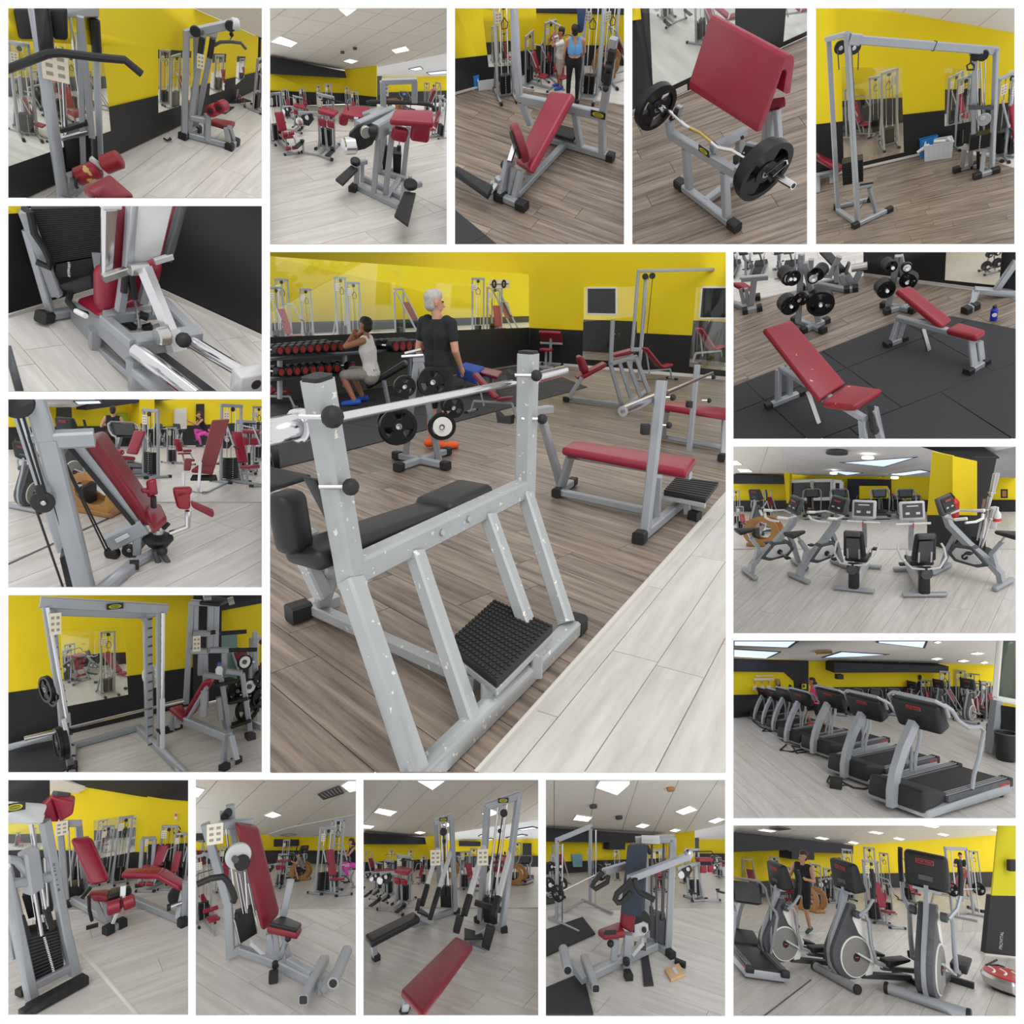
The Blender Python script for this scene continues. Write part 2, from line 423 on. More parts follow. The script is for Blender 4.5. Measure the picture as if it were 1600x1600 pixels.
 def floor(s, label, px, kind='lam', dirpx=((0, 1000), (1000, 1000)), w=.2, L=1.3, pl=None, name='floor', gap=.002):
  pl = pl or s.A; pts = s.face(pl, px)
  if len(pts) < 3: return
  pm, sm = {'lam': (LAM, SEAM), 'lamw': (LAMW, SEAM), 'wood': (WOOD, DSEAM), 'rub': (RUB, BLACK)}[kind]
  x = (s.f(*dirpx[1], pl=pl)-s.f(*dirpx[0], pl=pl)).normalized(); y = pl.n.cross(x)
  M = Matrix((x, y, pl.n)).transposed().to_4x4(); M.translation = sum(pts, V())/len(pts); I = M.inverted()
  base = struct(name, label, MB().prism([[p-pl.n*.004 for p in pts]], -pl.n*.02), sm, M=M)
  poly = [(I @ p).to_2d() for p in pts]
  poly = hull2(poly)
  xs = [p.x for p in poly]; ys = [p.y for p in poly]; cnt = 0
  while (max(ys)-min(ys))/w*((max(xs)-min(xs))/L+1) > 420: w *= 1.15; L *= 1.15
  yy = min(ys)
  while yy < max(ys):
   xx = min(xs)-random.random()*L
   while xx < max(xs):
    q = [V((xx+gap, yy+gap)), V((xx+L-gap, yy+gap)), V((xx+L-gap, yy+w-gap)), V((xx+gap, yy+w-gap))]
    for i in range(len(poly)):
     a, b = poly[i-1], poly[i]; n = V((-(b-a).y, (b-a).x)); out = []
     for j, p in enumerate(q):
      o = q[j-1]; da, db = (o-a).dot(n), (p-a).dot(n)
      if (da < 0) != (db < 0): out.append(o+(p-o)*(da/(da-db)))
      if db >= 0: out.append(p)
     q = out
     if len(q) < 3: break
    if len(q) >= 3:
     me = MB().prism([[V((p.x, p.y, -.004)) for p in q]], V((0, 0, .004))).mesh('plank')
     me.materials.append(pm); o = bpy.data.objects.new('mat_tile' if kind == 'rub' else 'plank', me); COL.objects.link(o); o.parent = base
    xx += L
   yy += w
  return base
 def tiles(s, label, px, plane, dirpx, w, L, m=None):
  """ceiling of separate tiles on a plane"""
  pts = s.face(plane, px)
  if len(pts) < 3: return
  n = plane.n; n = n if n.dot(plane.o) < 0 else -n
  a = plane.hit(s.ray(*dirpx[0])); b = plane.hit(s.ray(*dirpx[1])); x = (b-a).normalized(); y = n.cross(x)
  M = Matrix((x, y, n)).transposed().to_4x4(); M.translation = a; I = M.inverted()
  base = struct('ceiling', label, MB().prism([[p-n*.004 for p in pts]], -n*.02), CEILG, M=M)
  poly = [(I @ p).to_2d() for p in pts]
  poly = hull2(poly)
  xs = [p.x for p in poly]; ys = [p.y for p in poly]
  while (max(ys)-min(ys))/w*((max(xs)-min(xs))/L+1) > 360: w *= 1.15; L *= 1.15
  for iy in range(math.floor(min(ys)/w), math.ceil(max(ys)/w)):
   for ix in range(math.floor(min(xs)/L), math.ceil(max(xs)/L)):
    g = .005; q = [V((ix*L+g, iy*w+g)), V((ix*L+L-g, iy*w+g)), V((ix*L+L-g, iy*w+w-g)), V((ix*L+g, iy*w+w-g))]
    for i in range(len(poly)):
     a, b = poly[i-1], poly[i]; nn = V((-(b-a).y, (b-a).x)); out = []
     for j, p in enumerate(q):
      o = q[j-1]; da, db = (o-a).dot(nn), (p-a).dot(nn)
      if (da < 0) != (db < 0): out.append(o+(p-o)*(da/(da-db)))
      if db >= 0: out.append(p)
     q = out
     if len(q) < 3: break
    if len(q) >= 3:
     me = MB().prism([[V((p.x, p.y, -.004)) for p in q]], V((0, 0, .004))).mesh('ceiling_tile')
     me.materials.append(m or CEIL); o = bpy.data.objects.new('ceiling_tile', me); COL.objects.link(o); o.parent = base
  return base
 def lamp(s, plane, px, label, group=None, m=None, name='ceiling_light'):
  """recessed ceiling panel: frame and glowing diffuser, outlined in the picture"""
  pts = s.face(plane, px)
  if len(pts) < 3: return
  n = plane.n; n = n if n.dot(plane.o) < 0 else -n; c = sum(pts, V())/len(pts)
  M = Plane(c, n).frame(c); t = Thing(name, label, 'ceiling light', M, group or '%ss, %s scene' % (name.replace('_', ' '), s.tag))
  t.add('light_frame', WHITE if m is None else DGREY, MB().prism([[c+(p-c)*1.06+n*.012 for p in pts], [c+(p-c)*.96+n*.012 for p in pts]], -n*.02))
  t.add('diffuser', m or LAMP, MB().prism([[c+(p-c)*.97+n*.008 for p in pts]], -n*.004)); return t
 def place(s, key, label, x, y, yaw=0, k=1., pl=None, px=None, group=None, at=None, **kw):
  group = group or '%s, %s scene' % (PLURAL[key], s.tag)
  """put a machine of the library on the floor under x, y; px = its height in picture units"""
  pl = pl or s.A; p = V(at) if at is not None else s.f(x, y, pl=pl)
  if px:
   q = s.on(p, pl.n, x, y-px); k = (q-p).length/LIBH[key]
  M = pl.frame(p, math.radians(yaw), k)
  if key not in PROTO:
   fn, name, cat = LIB[key]; t = Thing(name, label, cat); fn(t, **kw); PROTO[key] = t.e
   t.e.matrix_world = M
   if group: t.e['group'] = group
   t.e['label'] = label; return t.e
  return copy_tree(PROTO[key], M, label, group)
 def mirror(s, label, wall, quad, floor_line, dado=None, items=(), top=YEL, low=BLK, fl=LAM, pl=None, far=None):
  """wall mirror: glass pane, and behind it the mirrored room as the glass shows it"""
  pl = pl or s.A; n = wall.n; n = n if n.dot(wall.o) < 0 else -n
  pts = s.face(wall, quad, off=0); c = sum(pts, V())/len(pts)
  M = Plane(c, n).frame(c); t = Thing('wall_mirror', label, 'mirror', M)
  t.add('pane', pane_mat(), MB().prism([[wall.hit(ray(*p)) for p in s.clip(quad)]], -n*.006))
  (xa, ya), (xb, yb) = floor_line; a, b = s.f(xa, ya, pl=pl), s.f(xb, yb, pl=pl)
  vp = s.vplane(a, b, pl); lo, hi = min(p[1] for p in quad)-40, max(p[1] for p in quad)+40
  cl = lambda y0, y1: s.clipq(quad, (xa, ya), (xb, yb))
  below, above = s.clipq(quad, (xa, ya), (xb, yb))
  if len(below) > 2: t.add('reflected_floor', fl, MB().prism([[pl.hit(s.ray(*p)) for p in below]], -pl.n*.01))
  if len(above) > 2:
   if dado:
    lw, up_ = s.clipq(above, *dado)
    if len(lw) > 2: t.add('reflected_dado', low, MB().prism([[vp.hit(s.ray(*p)) for p in lw]], pl.v*.01))
    above = up_
   if len(above) > 2: t.add('reflected_wall', top, MB().prism([[vp.hit(s.ray(*p)) for p in above]], pl.v*.01))
  for it in items: DEFER.append((s, t, it, pl))
  return t
 def clipq(s, poly, a, b):
  """split a picture polygon by the line a-b into what lies below and above it"""
  lo, hi = [], []; sg = lambda p: (b[0]-a[0])*(p[1]-a[1])-(b[1]-a[1])*(p[0]-a[0])
  for i, p in enumerate(poly):
   q = poly[i-1]; u, v = sg(q), sg(p)
   if (u < 0) != (v < 0):
    t = u/(u-v); x = (q[0]+(p[0]-q[0])*t, q[1]+(p[1]-q[1])*t); lo.append(x); hi.append(x)
   (lo if v >= 0 else hi).append(p)
  return lo, hi
 def reflect(s, t, key, x, y, yaw, px, pl=None):
  """a machine as the mirror shows it, joined to one part of the mirror"""
  pl = pl or s.A
  if key not in PROTO: return
  h = LIBH[key]; p = s.f(x, y, pl=pl); k = (s.on(p, pl.n, x, y-px)-p).length/h; M = pl.frame(p, math.radians(yaw), k)
  bm = bmesh.new(); mats = []
  def take(o, X):
   if o.type != 'MESH': return
   b2 = bmesh.new(); b2.from_mesh(o.data); b2.transform(t.I @ M @ X); m = o.data.materials[0]
   if m not in mats: mats.append(m)
   i = mats.index(m)
   for f in b2.faces: f.material_index = i
   me = bpy.data.meshes.new('tmp'); b2.to_mesh(me); b2.free(); bm.from_mesh(me); bpy.data.meshes.remove(me)
  for c in PROTO[key].children:
   take(c, Matrix())
   for g in c.children: take(g, Matrix())
  me = bpy.data.meshes.new('reflected_machine'); bm.to_mesh(me); bm.free()
  for m in mats: me.materials.append(m)
  o = bpy.data.objects.new('reflected_machine', me); o['kind'] = 'stuff'; link(o, t.e)
for n_, c_ in dict(coral_top=(216, 96, 84), dark_leggings=(36, 36, 48), dark_shorts=(34, 35, 40), black_top=(26, 26, 30), black_tee=(30, 31, 36), pink_leggings=(222, 84, 186), black_tank=(28, 28, 32), black_shorts=(24, 24, 28), pink_top=(230, 70, 130)).items(): cloth(n_, c_)
mat('auburn_hair', (70, 34, 26), .6); mat('grey_shoe', (120, 120, 124), .6); mat('dark_shoe', (50, 48, 52), .6); mat('signal_red', (190, 30, 24), .35)
# ---------------------------------------------------------------- library of gym machines (metres; the user's side is -y)
X,Y,Z = V((1,0,0)),V((0,1,0)),V((0,0,1))
def feet(t,pts,w=.06):
 for p in pts: t.add('foot_cap',BLACK,MB().bar(V(p)-V((0,.045,0)),V(p)+V((0,.045,0)),w*1.2,w*1.2))
def tower(t,h=2.1,w=.6,y=0.,sh=.55,depth=.7,card=True,n=10):
 for x in (-w/2,w/2):
  t.bar('upright',(x,y,.05),(x,y,h),.065); t.bar('base_foot',(x,y-depth/2,.035),(x,y+depth/2,.035),.06,.06)
  feet(t,[(x,y-depth/2,.036),(x,y+depth/2,.036)])
  t.rod('guide_rod',(x*.42,y,.1),(x*.42,y,h-.03),.012)
 t.bar('top_beam',(-w/2-.03,y,h),(w/2+.03,y,h),.065,.09); t.bar('base_beam',(-w/2,y,.06),(w/2,y,.06),.05,.06)
 t.stack((0,y,.1),w*.62,.16,sh,n); t.rod('cable',(0,y,.1+sh),(0,y,h),.006,BLACK)
 t.disc('pulley',(0,y-.05,h-.09),Y,.06,.03,BLACK)
 if card: t.placard((-w*.32,y-.05,h*.86),.17,.24,(X,Y,Z))
def m_press(t,back=12,red=None):
 """seated machine: weight tower behind, seat, tall back cushion, lever arms"""
 red = red or RED; tower(t,2.0,.62)
 t.bar('base_rail',(0,-1.1,.05),(0,0,.05),.07,.06); t.bar('cross_foot',(-.3,-1.1,.035),(.3,-1.1,.035),.06,.06)
 feet(t,[(-.3,-1.1,.036),(.3,-1.1,.036)]); t.bar('seat_post',(0,-.62,.06),(0,-.55,.45),.06); t.bar('back_post',(0,-.45,.06),(0,-.12,1.3),.06)
 t.pad('seat',[(-.17,-.9,.52),(.17,-.9,.52),(.17,-.5,.50),(-.17,-.5,.50)],(0,0,-.08),red)
 t.pad('backrest',[(-.15,-.5,.56),(.15,-.5,.56),(.15,-.24,1.35),(-.15,-.24,1.35)],(0,.09,-.02),red)
 for s in (-1,1):
  t.path('lever_arm',[(s*.25,-.1,1.5),(s*.42,-.35,1.45),(s*.44,-.62,.98)],.025,GREY); t.rod('handgrip',(s*.44,-.60,1.0),(s*.44,-.76,.94),.022,BLACK)
def m_leg(t):
 """leg machine: tower at the side, short seat and two roller cushions"""
 tower(t,1.7,.5); t.bar('base_rail',(0,-1.2,.05),(0,0,.05),.07,.06); t.bar('cross_foot',(-.28,-1.2,.035),(.28,-1.2,.035),.06,.06); feet(t,[(-.28,-1.2,.036),(.28,-1.2,.036)])
 t.bar('seat_post',(0,-.85,.06),(0,-.7,.5),.06)
 t.pad('seat',[(-.2,-1.05,.60),(.2,-1.05,.60),(.2,-.6,.56),(-.2,-.6,.56)],(0,0,-.09)); t.pad('backrest',[(-.17,-.6,.62),(.17,-.6,.62),(.17,-.35,1.2),(-.17,-.35,1.2)],(0,.09,-.02))
 t.bar('lever_arm',(.24,-.98,.5),(.24,-1.2,.2),.05)
 for z,y in ((.24,-1.2),(.68,-1.0)):
  for s in (-1,1): t.disc('roller_cushion',(s*.13,y,z),X,.065,.2,RED,n=14)
  t.rod('roller_axle',(-.25,y,z),(.25,y,z),.014)
def m_calf(t):
 """standing hip machine: high arm cushion, cam, tower, two step plates"""
 tower(t,1.55,.5,.25,.5)
 for x in (-.09,.09): t.bar('column',(x*1.6,-.1,.06),(x*.6,-.05,1.12),.06)
 t.bar('base_rail',(0,-.5,.04),(0,.25,.04),.07,.06); t.bar('arm_beam',(-.75,-.1,.98),(.1,-.1,1.16),.09,.12)
 t.add('cam_cover',BLACK,MB().prism([[(-.62,-.2,.98),(-.3,-.2,1.1),(-.22,-.2,.95),(-.4,-.2,.72),(-.66,-.2,.72)]],(0,.04,0)))
 t.disc('counterweight',(-.68,-.2,.80),Y,.13,.1,CHROME); t.disc('cam_hub',(-.42,-.24,.98),Y,.07,.05,STEEL)
 t.pad('arm_cushion',[(-.02,-.36,1.32),(.52,-.36,1.32),(.52,.02,1.34),(-.02,.02,1.34)],(0,0,-.11)); t.pad('hip_cushion',[(0,-.42,1.1),(.24,-.42,1.1),(.24,-.36,.86),(0,-.36,.86)],(0,.1,0)); t.pad('side_cushion',[(.28,-.42,1.1),(.5,-.42,1.1),(.5,-.36,.88),(.28,-.36,.88)],(0,.1,0))
 t.path('hand_rail',[(-.1,.15,1.42),(.05,.2,1.5),(.75,.2,1.5),(.8,.1,1.36)],.02,BLACK)
 for s in (-1,1):
  t.bar('step_arm',(0,-.5,.05),(s*.5,-.62,.05),.05); t.bar('step_post',(s*.45,-.6,.05),(s*.45,-.6,.3),.05)
  t.add('step_plate',BLACK,MB().box((s*.52,-.78,.31),(.15,.5,.03))); t.disc('step_knob',(s*.5,-.52,.36),Z,.07,.05,BLACK)
  feet(t,[(s*.5,-.6,.05)])
def m_bench(t):
 """flat bench"""
 t.pad('cushion',[(-.14,-.6,.46),(.14,-.6,.46),(.14,.6,.46),(-.14,.6,.46)],(0,0,-.08)); t.bar('bench_rail',(0,-.55,.36),(0,.55,.36),.05)
 for y in (-.5,.5): t.bar('leg',(0,y*.9,.36),(0,y*1.1,.05),.05); t.bar('cross_foot',(-.25,y*1.1,.035),(.25,y*1.1,.035),.06); feet(t,[(-.25,y*1.1,.036),(.25,y*1.1,.036)])
def m_incline(t):
 """adjustable bench with raised back"""
 t.pad('backrest',[(-.14,-.1,.46),(.14,-.1,.46),(.14,.55,1.05),(-.14,.55,1.05)],(0,.06,-.06)); t.pad('seat',[(-.15,-.5,.52),(.15,-.5,.52),(.14,-.12,.45),(-.14,-.12,.45)],(0,0,-.08))
 t.bar('bench_rail',(0,-.5,.34),(0,.6,.3),.06); t.bar('leg',(0,-.5,.34),(0,-.62,.05),.05); t.bar('leg',(0,.6,.3),(0,.68,.05),.05); t.bar('support_strut',(0,.5,.9),(0,.3,.2),.04)
 for y,w in ((-.62,.2),(.68,.28)): t.bar('cross_foot',(-w,y,.035),(w,y,.035),.06); feet(t,[(-w,y,.036),(w,y,.036)])
def m_press_bench(t):
 """bench under two bar posts"""
 t.pad('cushion',[(-.15,-.75,.45),(.15,-.75,.45),(.15,.5,.45),(-.15,.5,.45)],(0,0,-.08)); t.bar('bench_rail',(0,-.7,.05),(0,.5,.05),.06); t.bar('leg',(0,-.6,.37),(0,-.75,.05),.05); t.bar('leg',(0,.4,.37),(0,.4,.05),.05)
 t.bar('cross_foot',(-.25,-.75,.035),(.25,-.75,.035),.06); feet(t,[(-.25,-.75,.036),(.25,-.75,.036),(-.55,.5,.036),(.55,.5,.036)])
 t.bar('base_beam',(-.55,.5,.04),(.55,.5,.04),.07)
 for s in (-1,1): t.bar('post',(s*.5,.5,.05),(s*.5,.5,1.2),.06); t.box('bar_cradle',(s*.5,.43,1.0),(.05,.09,.1),BLACK)
def m_preacher(t):
 t.pad('arm_cushion',[(-.32,-.25,.72),(.32,-.25,.72),(.32,.08,1.02),(-.32,.08,1.02)],(0,.07,-.07)); t.pad('seat',[(-.17,.3,.55),(.17,.3,.55),(.17,.6,.55),(-.17,.6,.55)],(0,0,-.08))
 t.bar('column',(0,-.1,.06),(0,-.05,.85),.07); t.bar('seat_post',(0,.45,.06),(0,.45,.5),.06); t.bar('base_rail',(0,-.35,.045),(0,.6,.045),.06)
 for y in (-.35,.6): t.bar('cross_foot',(-.3,y,.035),(.3,y,.035),.06); feet(t,[(-.3,y,.036),(.3,y,.036)])
 t.bar('bar_rest',(-.4,-.42,.62),(.4,-.42,.62),.06)
def m_tree(t):
 """plate tree: crossed base, leaning columns, discs on pegs"""
 for y in (-.25,.25): t.bar('base_rail',(-.28,y,.04),(.28,y,.04),.06); feet(t,[(-.3,y,.042),(.3,y,.042)],.065)
 t.bar('base_tie',(0,-.25,.04),(0,.25,.04),.06)
 for s in (-1,1):
  t.bar('column',(s*.2,-.1,.06),(s*.05,-.05,1.25),.06)
  for z,r,n,mt in ((.42,.22,3,IRON),(.95,.15,3,IRON)):
   x = s*(.22-.13*z); t.rod('peg',(x,-.12,z),(x,-.42,z),.02)
   for i in range(n): t.plate((x+s*.06,-.16-.05*i,z),Y,r*(1,.96,.9)[i],.038,mt)
   t.disc('hub_ring',(x+s*.06,-.32,z),Y,r*.3,.012,WHITE if (s > 0) == (z > .5) else STEEL,n=16)
 t.bar('top_rail',(-.06,-.05,1.25),(.06,-.05,1.25),.07)
def m_cable(t):
 """narrow cable column"""
 tower(t,2.2,.42,0,.45,.8); t.path('handle',[(0,-.1,1.9),(-.08,-.1,1.78),(-.06,-.1,1.66),(.06,-.1,1.66),(.08,-.1,1.78),(0,-.1,1.9)],.012,BLACK)
 t.bar('brace',(-.21,.4,.06),(-.21,0,.9),.05); t.bar('brace',(.21,.4,.06),(.21,0,.9),.05)
def m_crossover(t):
 for s in (-1,1):
  for y in (-.25,.25): t.bar('upright',(s*1.5,y,.05),(s*1.5,y,2.25),.07)
  t.bar('base_foot',(s*1.5,-.5,.035),(s*1.5,.5,.035),.07); t.stack((s*1.5,0,.2),.3,.2,.45,9); t.rod('guide_rod',(s*1.5,0,.1),(s*1.5,0,2.2),.014); t.bar('top_tie',(s*1.5,-.28,2.25),(s*1.5,.28,2.25),.07)
 t.bar('top_beam',(-1.5,0,2.25),(1.5,0,2.25),.08,.1)
def m_lat(t):
 """pulldown tower with bar"""
 tower(t,2.2,.5,0,.55,.8); t.bar('top_arm',(0,.1,2.22),(0,-.85,2.35),.07); t.rod('cable',(0,-.8,2.3),(0,-.8,1.95),.008,BLACK)
 t.path('pulldown_bar',[(-.6,-.8,1.82),(-.38,-.8,1.95),(.38,-.8,1.95),(.6,-.8,1.82)],.018,DGREY); t.bar('base_rail',(0,-1.3,.04),(0,0,.04),.06)
 t.pad('seat',[(-.18,-1.25,.52),(.18,-1.25,.52),(.18,-.85,.52),(-.18,-.85,.52)],(0,0,-.08)); t.bar('seat_post',(0,-1.05,.05),(0,-1.05,.45),.06)
 for s in (-1,1): t.disc('roller_cushion',(s*.13,-.8,.68),X,.07,.2,RED,n=14)
def m_smith(t):
 for s in (-1,1):
  t.bar('upright',(s*.75,.2,.05),(s*.75,.2,2.2),.08); t.rod('guide_rod',(s*.75,0,.05),(s*.75,0,2.15),.02); t.bar('base_foot',(s*.75,-.6,.035),(s*.75,.5,.035),.07)
  for z in (.9,): t.plate((s*.95,0,z),X,.22,.05)
 t.bar('top_beam',(-.8,.2,2.2),(.8,.2,2.2),.08,.12); t.bar('base_beam',(-.75,.4,.05),(.75,.4,.05),.06); t.rod('barbell',(-1.05,0,.9),(1.05,0,.9),.016)
def m_hack(t):
 """leaning frame of two long grey tubes"""
 for s in (-1,1): t.bar('slanted_rail',(s*.25,-.6,.1),(s*.25,.6,2.),.06); t.bar('upright',(s*.3,.6,.05),(s*.3,.6,1.9),.06); t.bar('base_foot',(s*.3,-.7,.035),(s*.3,.7,.035),.06)
 t.bar('top_beam',(-.3,.6,2.),(.3,.6,2.),.07); t.pad('backrest',[(-.2,-.1,.9),(.2,-.1,.9),(.2,.3,1.55),(-.2,.3,1.55)],(0,.07,-.05),DRED); t.stack((0,.62,.08),.3,.16,.5,9)
def m_wood(t):
 """wooden rowing-style machine with curved side panels"""
 for s in (-1,1): t.add('side_panel',TAN,MB().prism([[V((s*.25,.5*math.cos(a)-.1,.42+.42*math.sin(a))) for a in [i*math.pi/9 for i in range(19)]]+[],[V((s*.25,.3*math.cos(-a)-.1,.45+.25*math.sin(-a))) for a in [i*2*math.pi/14 for i in range(14)]]],X*.04))
 t.add('wooden_deck',TAN,MB().box((0,-.1,.06),(.55,.8,.1)),bev=.02); t.add('footboard',BLACK,MB().box((0,.1,.3),(.4,.1,.4)),bev=.02)
def m_tread(t,tilt=0):
 """treadmill: front (motor hood) at y=0, belt towards +y"""
 t.add('deck_frame',GREY,MB().hexa([(-.43,-.02,.05),(.43,-.02,.05),(.43,2.0,.05),(-.43,2.0,.05),(-.43,-.02,.15),(.43,-.02,.15),(.43,2.0,.20),(-.43,2.0,.20)]),bev=.015,seg=2)
 t.add('belt',BLACK,MB().hexa([(-.27,.5,.2),(.27,.5,.2),(.27,1.98,.2),(-.27,1.98,.2),(-.27,.5,.235),(.27,.5,.235),(.27,1.98,.235),(-.27,1.98,.235)]),bev=.01)
 for s in (-1,1):
  r = t.add('side_rail',DGREY,MB().hexa([(s*.35-.08,.45,.18),(s*.35+.08,.45,.18),(s*.35+.08,2.02,.18),(s*.35-.08,2.02,.18),(s*.35-.08,.45,.26),(s*.35+.08,.45,.26),(s*.35+.08,2.02,.245),(s*.35-.08,2.02,.245)]),bev=.012,seg=2)
  g = MB()
  for i in range(3): g.box((s*.35-.04+.04*i,1.2,.264),(.014,1.5,.008))
  t.add('grip_ribs',GREY,g,r)
  t.add('rail_end_cap',BLACK,MB().box((s*.35,2.0,.2),(.17,.1,.13)),bev=.02,seg=2)
  t.path('handrail',[(s*.36,.46,1.46),(s*.43,.52,1.40),(s*.44,.66,1.24),(s*.44,.9,1.12),(s*.44,1.18,1.1),(s*.44,1.27,1.03),(s*.42,1.2,.7),(s*.41,1.08,.45),(s*.40,1.05,.26)],.028,GREY,n=8)
  for y in (.15,1.85): t.disc('foot',(s*.36,y,.03),Z,.035,.05,BLACK,n=12)
  text(t,'side_lettering','STAR TRAC',(s*.433,1.86,.2),Y*s,Z,.07,LOGORED)
 t.path('mast',[(0,-.1,.08),(0,-.1,.3),(0,-.04,.52),(0,.12,.82),(0,.38,1.14)],.04,GREY,sq=(.15,.09),up=X); t.path('brace',[(-.40,.95,.26),(-.41,1.0,.6),(-.43,.9,1.1)],.022,GREY)
 t.add('motor_hood',BLACK,MB().hexa([(-.41,-.06,.1),(.41,-.06,.1),(.4,.62,.2),(-.4,.62,.2),(-.39,-.03,.40),(.39,-.03,.40),(.36,.56,.27),(-.36,.56,.27)]),bev=.05,seg=3)
 c = t.add('console',BLACK,MB().hexa([(-.31,.50,1.02),(.31,.50,1.02),(.31,.72,1.10),(-.31,.72,1.10),(-.35,.34,1.42),(.35,.34,1.42),(.35,.5,1.48),(-.35,.5,1.48)]),bev=.05,seg=3)
 e = V((0,.93,.37)); z = V((0,-.37,.93)); t.path('console_rim',[(-.39,.52,1.30),(-.40,.44,1.44),(-.3,.38,1.50),(.3,.38,1.50),(.40,.44,1.44),(.39,.52,1.30)],.028,GREY,c); p = V((0,.364,1.345))
 t.add('logo_plate',LOGORED,MB().box(p,(.2,.006,.055),(X,e,z)),c,bev=.002); t.add('logo_field',BLACK,MB().box(p-e*.004,(.186,.004,.043),(X,e,z)),c); text(t,'logo_lettering','STAR TRAC',p-e*.008,X,z,.034,LOGORED,c)
 sc = t.add('screen_panel',DGREY,MB().hexa([(-.28,.725,1.12),(.28,.725,1.12),(.28,.51,1.46),(-.28,.51,1.46),(-.28,.735,1.125),(.28,.735,1.125),(.28,.52,1.465),(-.28,.52,1.465)]),c)
 t.add('screen',SCREEN,MB().box((0,.632,1.296),(.22,.006,.12),(X,V((0,.845,.534)),V((0,-.534,.845)))),sc)
SCREEN = mat('lit_screen',(70,150,225),.4,emit=.5)
def bike_hull(t,pts,m,th=.14,name='body_shell'):
 return t.add(name,m,MB().prism([[V((-th/2,y,z)) for y,z in pts]],X*th),bev=.02,seg=2)
def m_bike(t):
 """upright exercise bike, seen from its right side looking along -x; handlebars towards +y"""
 t.path('main_frame',[(0,-.45,.08),(0,-.42,.22),(0,-.25,.38),(0,.1,.62),(0,.42,.9),(0,.5,1.12)],.05,GREY,sq=(.09,.12),up=X)
 t.path('rear_strut',[(0,-.35,.3),(0,-.28,.55),(0,-.42,.78)],.04,GREY,sq=(.07,.08),up=X); t.rod('seat_tube',(0,-.36,.66),(0,-.48,.92),.025,STEEL)
 t.add('saddle',BLACK,MB().hexa([(-.13,-.68,.90),(.13,-.68,.90),(.035,-.32,.90),(-.035,-.32,.90),(-.15,-.70,.99),(.15,-.70,.99),(.04,-.30,.96),(-.04,-.30,.96)]),bev=.04,seg=3)
 t.path('front_strut',[(0,.3,.78),(0,.42,.5),(0,.52,.1)],.04,GREY,sq=(.07,.09),up=X)
 for y in (-.48,.54): t.add('floor_foot',GREY,MB().box((0,y,.05),(.56,.1,.08)),bev=.03,seg=3)
 b = bike_hull(t,[(-.28,.34),(-.1,.26),(.28,.28),(.42,.42),(.3,.6),(0,.62)],DGREY,.16); bike_hull(t,[(-.2,.36),(-.05,.31),(.24,.33),(.34,.43),(.26,.55),(.02,.57)],LGREY,.18,'side_panel')
 for s in (-1,1): t.disc('crank_hub',(s*.1,.1,.42),X,.05,.03,BLACK); t.bar('crank',(s*.12,.1,.42),(s*.12,.1+s*.11,.42-s*.12),.025,m=STEEL); t.add('pedal',BLACK,MB().box((s*.18,.1+s*.11,.42-s*.12),(.1,.1,.03)),bev=.008)
 c = t.add('console',DGREY,MB().hexa([(-.2,.40,1.12),(.2,.40,1.12),(.2,.5,1.1),(-.2,.5,1.1),(-.2,.52,1.42),(.2,.52,1.42),(.2,.6,1.4),(-.2,.6,1.4)]),bev=.03,seg=2)
 t.add('display',BLACK,MB().hexa([(-.15,.398,1.17),(.15,.398,1.17),(.15,.41,1.17),(-.15,.41,1.17),(-.15,.492,1.39),(.15,.492,1.39),(.15,.51,1.39),(-.15,.51,1.39)]),c)
 k = MB()
 for i in (-1,1): k.box((i*.07,.43,1.23),(.06,.02,.035))
 t.add('key_pad',LGREY,k,c); t.add('red_display',mat('red_digits',(170,50,50),.4),MB().box((0,.466,1.345),(.16,.02,.025)),c)
 for s in (-1,1): t.path('handlebar',[(s*.04,.44,1.1),(s*.22,.38,1.12),(s*.28,.18,1.13),(s*.27,.05,1.17)],.02,LGREY); t.rod('handgrip',(s*.28,.18,1.13),(s*.26,.0,1.18),.027,WHITE)
 t.path('front_bar',[(-.26,.02,1.1),(-.1,-.06,1.09),(.1,-.06,1.09),(.26,.02,1.1)],.022,WHITE)
